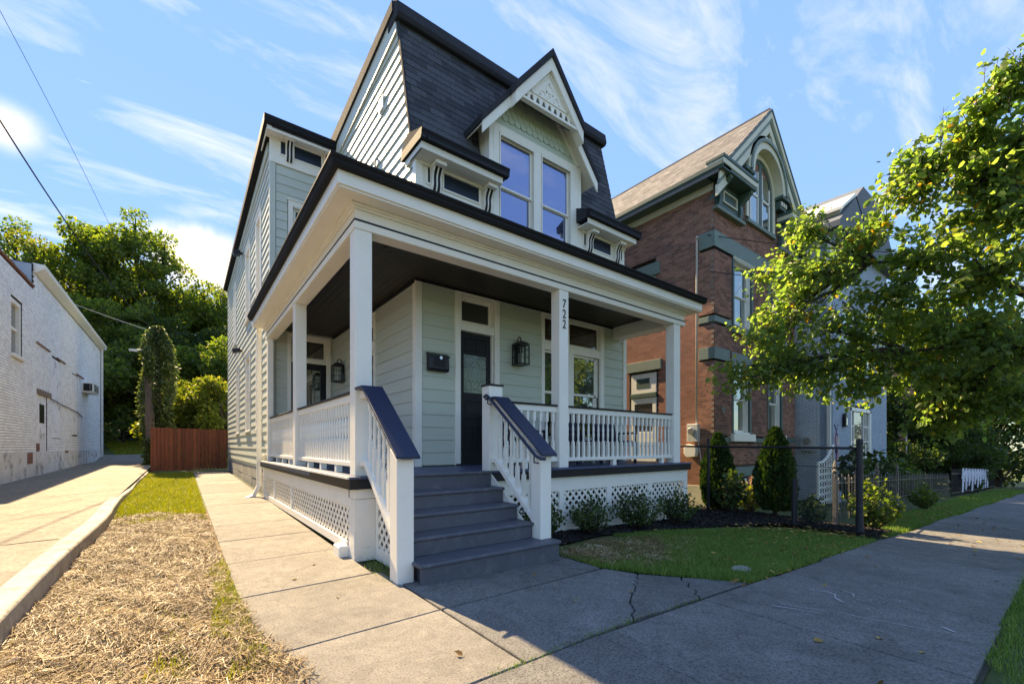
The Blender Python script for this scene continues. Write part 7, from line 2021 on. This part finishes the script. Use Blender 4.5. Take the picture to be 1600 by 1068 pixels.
def grass(name, polys, m, rs):
    Vs, Fs, o = [], [], 0
    for poly, n, h, wd, z0 in polys:
        X, Y = scatter_poly(poly, n, rs)
        # clumpy
        V, F = blades(X, Y, h, wd, rs, z0); Vs.append(V); Fs.append(F + o); o += len(V)
    return obj(name, np_mesh(name, np.concatenate(Vs), np.concatenate(Fs), M[m]), None, None, kind='stuff')
rs = np.random.RandomState(101)
lawn_grass_poly = [(3.72, 3.30), (3.96, 2.86), (4.26, 2.48), (4.60, 2.06), (9.15, 2.05), (9.2, 2.9), (9.0, 3.3), (8.1, 3.85), (6.6, 4.38), (5.4, 4.5), (5.7, 3.9), (5.2, 3.4), (4.8, 3.2), (4.2, 3.3), (3.75, 3.7)]
grass('lawn_grass', [(lawn_grass_poly, 60000, 0.055, 0.0055, 0.0), ([(3.75, 3.2), (4.3, 2.45), (4.62, 2.04), (6.5, 2.02), (6.5, 2.2), (4.9, 2.3), (4.4, 2.8), (4.0, 3.3)], 5000, 0.06, 0.006, 0.0), ([(3.75, 3.9), (3.75, 3.2), (5.0, 3.0), (6.3, 3.8), (5, 4.3)], 9000, 0.05, 0.005, 0.0)], 'grass', rs)
grass('side_grass', [([(-3.2, 36.2), (3.5, 36.2), (3.5, 42), (-4.5, 42)], 16000, 0.14, 0.03, -0.05), ([(-1.02, 10.3), (0.36, 10.0), (0.36, 22.3), (-1.05, 22.3)], 42000, 0.07, 0.010, -0.015), ([(-0.9, 9.3), (0.34, 9.2), (0.34, 10.2), (-0.95, 10.5)], 2200, 0.06, 0.008, -0.015),  # bank at the driveway end takes the sun-toned blades to look sunlit
                     ([(0.16, 3.6), (0.42, 3.4), (0.38, 5.2), (0.24, 5.0)], 2300, 0.05, 0.006, -0.01), ([(0.18, 5.2), (0.40, 5.2), (0.38, 5.9), (0.26, 5.7)], 500, 0.05, 0.006, -0.01), ([(0.2, 2.9), (0.46, 2.9), (0.44, 3.5), (0.3, 3.5)], 500, 0.045, 0.006, -0.01), ([(-0.2, 3.0), (0.05, 3.0), (0.0, 3.9), (-0.1, 3.9)], 260, 0.05, 0.006, -0.01), ([(-0.9, 2.2), (0.35, 2.2), (0.3, 9.8), (-0.9, 9.8)], 900, 0.045, 0.006, -0.01)], 'grass_lit', rs)
grass('verge_grass', [([(3.3, -0.3), (3.45, 0.25), (5.1, 0.36), (7.4, 0.42), (14, 0.42), (14, -1.2), (4.5, -1.2)], 36000, 0.06, 0.006, -0.05), ([(4.0, 0.30), (9, 0.36), (9, 0.46), (4.2, 0.40)], 1800, 0.05, 0.006, -0.03)], 'grass', rs)
grass('far_grass', [([(10.4, 2.12), (16, 2.08), (26, 2.12), (26, 3.3), (10.6, 2.85)], 26000, 0.08, 0.010, -0.05), ([(26, 2.1), (44, 2.1), (44, 3.4), (26, 3.3)], 9000, 0.12, 0.02, -0.05), ([(10.2, 3.6), (11.3, 3.6), (11.3, 5.9), (10.2, 5.9)], 2500, 0.07, 0.01, -0.05)], 'grass', rs)
# weeds in the open joints and along the stairs
X, Y = [], []
rq = random.Random(9)
for (x0, y0, x1, y1, k, sp) in ((1.4, 2.05, 1.75, 2.06, 90, .02), (1.75, 2.06, 2.75, 2.085, 170, .015), (2.75, 2.085, 3.7, 2.075, 60, .012), (1.60, 4.2, 1.78, 5.0, 260, .07), (1.62, 3.98, 1.66, 4.2, 40, .03), (1.60, 5.3, 1.60, 7.5, 110, .02), (0.40, 2.4, 0.46, 3.1, 120, .04)):
    for j in range(k):
        t = rq.random(); X.append(x0 + (x1 - x0) * t + rq.gauss(0, sp)); Y.append(y0 + (y1 - y0) * t + rq.gauss(0, sp))
V, F = blades(np.array(X), np.array(Y), 0.035, 0.005, rs, -0.012)
obj('joint_weeds', np_mesh('joint_weeds', V, F, M['grass']), None, None, kind='stuff')

def straws(polys, rs, m='straw'):
    Vs, Fs, o = [], [], 0
    for poly, n, z0, zr in polys:
        X, Y = scatter_poly(poly, int(n * 1.5), rs)
        dn = 0.5 + 0.28 * np.sin(X * 7.1 + 2.3 * np.sin(Y * 2.9)) + 0.26 * np.sin(Y * 5.3 + 1.7 * np.sin(X * 6.1 + 1)) + 0.22 * np.sin(X * 17 + Y * 13)
        kp = rs.uniform(0, 1, len(X)) < np.clip(0.25 + dn, 0.12, 1.0)
        X, Y, dn = X[kp], Y[kp], dn[kp]; n = len(X)
        zr = zr * np.clip(0.4 + dn, 0.3, 1.6)
        L_ = rs.uniform(0.05, 0.19, n); a = rs.normal(0.35, 0.8, n) + 1.1 * np.sin(X * 3.1 + Y * 2.2); w = rs.uniform(0.0010, 0.0028, n)
        z = gv(X, Y) + z0 + rs.uniform(0, 1, n) ** 2 * zr; tilt = rs.normal(0, 0.10, n); bend = rs.normal(0, 0.02, n)
        dx, dy = np.cos(a), np.sin(a)
        c = np.stack([X, Y, z], 1); dv = np.stack([dx, dy, tilt], 1) * (L_ / 2)[:, None]; wv = np.stack([-dy, dx, rs.normal(0, 0.3, n)], 1) * w[:, None]
        V = np.empty((n, 6, 3)); mid = c + np.stack([-dy * bend, dx * bend, np.abs(bend)], 1)
        V[:, 0] = c - dv - wv; V[:, 1] = c - dv + wv; V[:, 2] = mid + wv; V[:, 3] = mid - wv; V[:, 4] = c + dv + wv; V[:, 5] = c + dv - wv
        off = (np.arange(n) * 6)[:, None]
        Vs.append(V.reshape(-1, 3)); Fs.append(np.concatenate([np.array([[0, 3, 2, 1]]) + off, np.array([[3, 5, 4, 2]]) + off], 0) + o); o += n * 6
    return np_mesh('straw', np.concatenate(Vs), np.concatenate(Fs), M[m])
straw_poly = [(-0.92, 1.2), (0.40, 1.2), (0.50, 2.3), (0.42, 3.2), (0.36, 5.5), (0.34, 9.6), (-0.4, 10.3), (-1.0, 10.5), (-0.93, 6.5)]
obj('straw_cover', straws([(straw_poly, 62000, -0.018, 0.035), ([(0.3, 2.0), (0.62, 2.1), (0.58, 2.9), (0.48, 3.3), (0.32, 4.0)], 900, 0.002, 0.02), ([(-0.2, 1.6), (0.55, 1.9), (0.5, 2.6), (-0.2, 2.6)], 1500, 0.0, 0.05)], rs), None, None, kind='stuff')
obj('straw_patch', straws([([(3.78, 3.9), (3.8, 3.45), (4.3, 3.05), (5.0, 3.05), (5.6, 3.65), (5.9, 4.0), (5.2, 4.35), (4.2, 4.2)], 3000, 0.012, 0.03), ([(3.74, 3.6), (4.0, 2.9), (4.8, 2.8), (6.5, 3.7), (6.3, 4.2), (3.76, 4.25)], 900, 0.02, 0.03)], rs), None, None, kind='stuff')
# mulch chips
X, Y = scatter_poly(bed_poly, 9000, rs)
Z = gv(X, Y) + 0.035 + np.where(X > 8.8, 0.05, 0)
P = np.stack([X, Y, Z], 1)
V, F = leaf_cards(P, unit(rs.normal(size=(len(X), 3)) * np.array([1, 1, 0.25])), 0.045, LEAF4, rs, sizevar=0.6)
obj('mulch_chips', np_mesh('mulch_chips', V, F, M['mulch_chip']), None, None, kind='stuff')
# fallen leaves
def fallen(specs, rs):
    Xs, Ys, Zs = [], [], []
    for poly, n, z in specs:
        X, Y = scatter_poly(poly, n, rs); Xs.append(X); Ys.append(Y); Zs.append(gv(X, Y) + z)
    P = np.stack([np.concatenate(Xs), np.concatenate(Ys), np.concatenate(Zs)], 1)
    D = rs.normal(size=(len(P), 3)) * np.array([1, 1, 0.12])
    n = len(P); d = unit(D); up = unit(np.array([0, 0, 1.0]) + rs.normal(0, 0.25, (n, 3))); r = unit(np.cross(d, up)); u = np.cross(r, d)
    s = 0.055 * (1 + 0.4 * rs.uniform(-1, 1, (n, 1)))
    T, F = LEAF6
    V = P[:, None, :] + s[:, :, None] * (T[None, :, 0:1] * r[:, None, :] * 0.9 + T[None, :, 1:2] * d[:, None, :] + 2.0 * T[None, :, 2:3] * u[:, None, :])
    FF = (F[None] + (np.arange(n) * 6)[:, None, None]).reshape(-1, 4)
    return np_mesh('fallen_leaves', V.reshape(-1, 3), FF, M['leaf_fallen'])
rs = np.random.RandomState(55)
obj('fallen_leaves', fallen([(lawn_grass_poly, 60, 0.045), ([(6, 2.1), (9.2, 2.1), (9.0, 3.2), (7, 3.0)], 50, 0.05), ([(4.4, 2.0), (8.5, 2.0), (8.5, 2.16), (4.4, 2.16)], 26, 0.02), ([(8.7, 2.2), (10.2, 2.2), (10.6, 5.2), (8.9, 4.0), (7.8, 3.95)], 380, 0.07),
                             ([(3, 0.45), (9, 0.45), (9, 2.0), (3, 2.0)], 9, 0.006), ([(9, 0.45), (18, 0.45), (18, 2.0), (9, 2.0)], 60, 0.008), ([(10.3, 2.1), (20, 2.1), (20, 2.9), (10.3, 2.7)], 160, 0.05),
                             ([(0.5, 2.1), (1.6, 2.1), (1.6, 6), (0.5, 6)], 4, 0.008), ([(1.8, 2.1), (3.3, 2.1), (3.3, 3.5), (1.8, 3.5)], 3, 0.008), ([(-0.8, 2.2), (0.2, 2.2), (0.2, 5), (-0.8, 5)], 5, 0.03), ([(4.0, -0.2), (8, 0.2), (8, -0.8), (4, -0.8)], 20, 0.03)], rs), None, None, kind='stuff')
# flat stone at the lawn edge
obj('lawn_stone', MB().prism([(5.05 + 0.13 * math.cos(2 * PI * i / 9) * (1 + 0.2 * math.sin(i * 2.3)), 2.34 + 0.10 * math.sin(2 * PI * i / 9)) for i in range(9)], 'z', g(5, 2.3) - 0.02, g(5, 2.3) + 0.035), 'foundation', None, bevel=0.01, cat='stone', label='flat grey stone in the grass at the lawn edge')

for o in bpy.data.objects:
    for k in ('ox', 'oy', 'oz'):
        if k in o: del o[k]
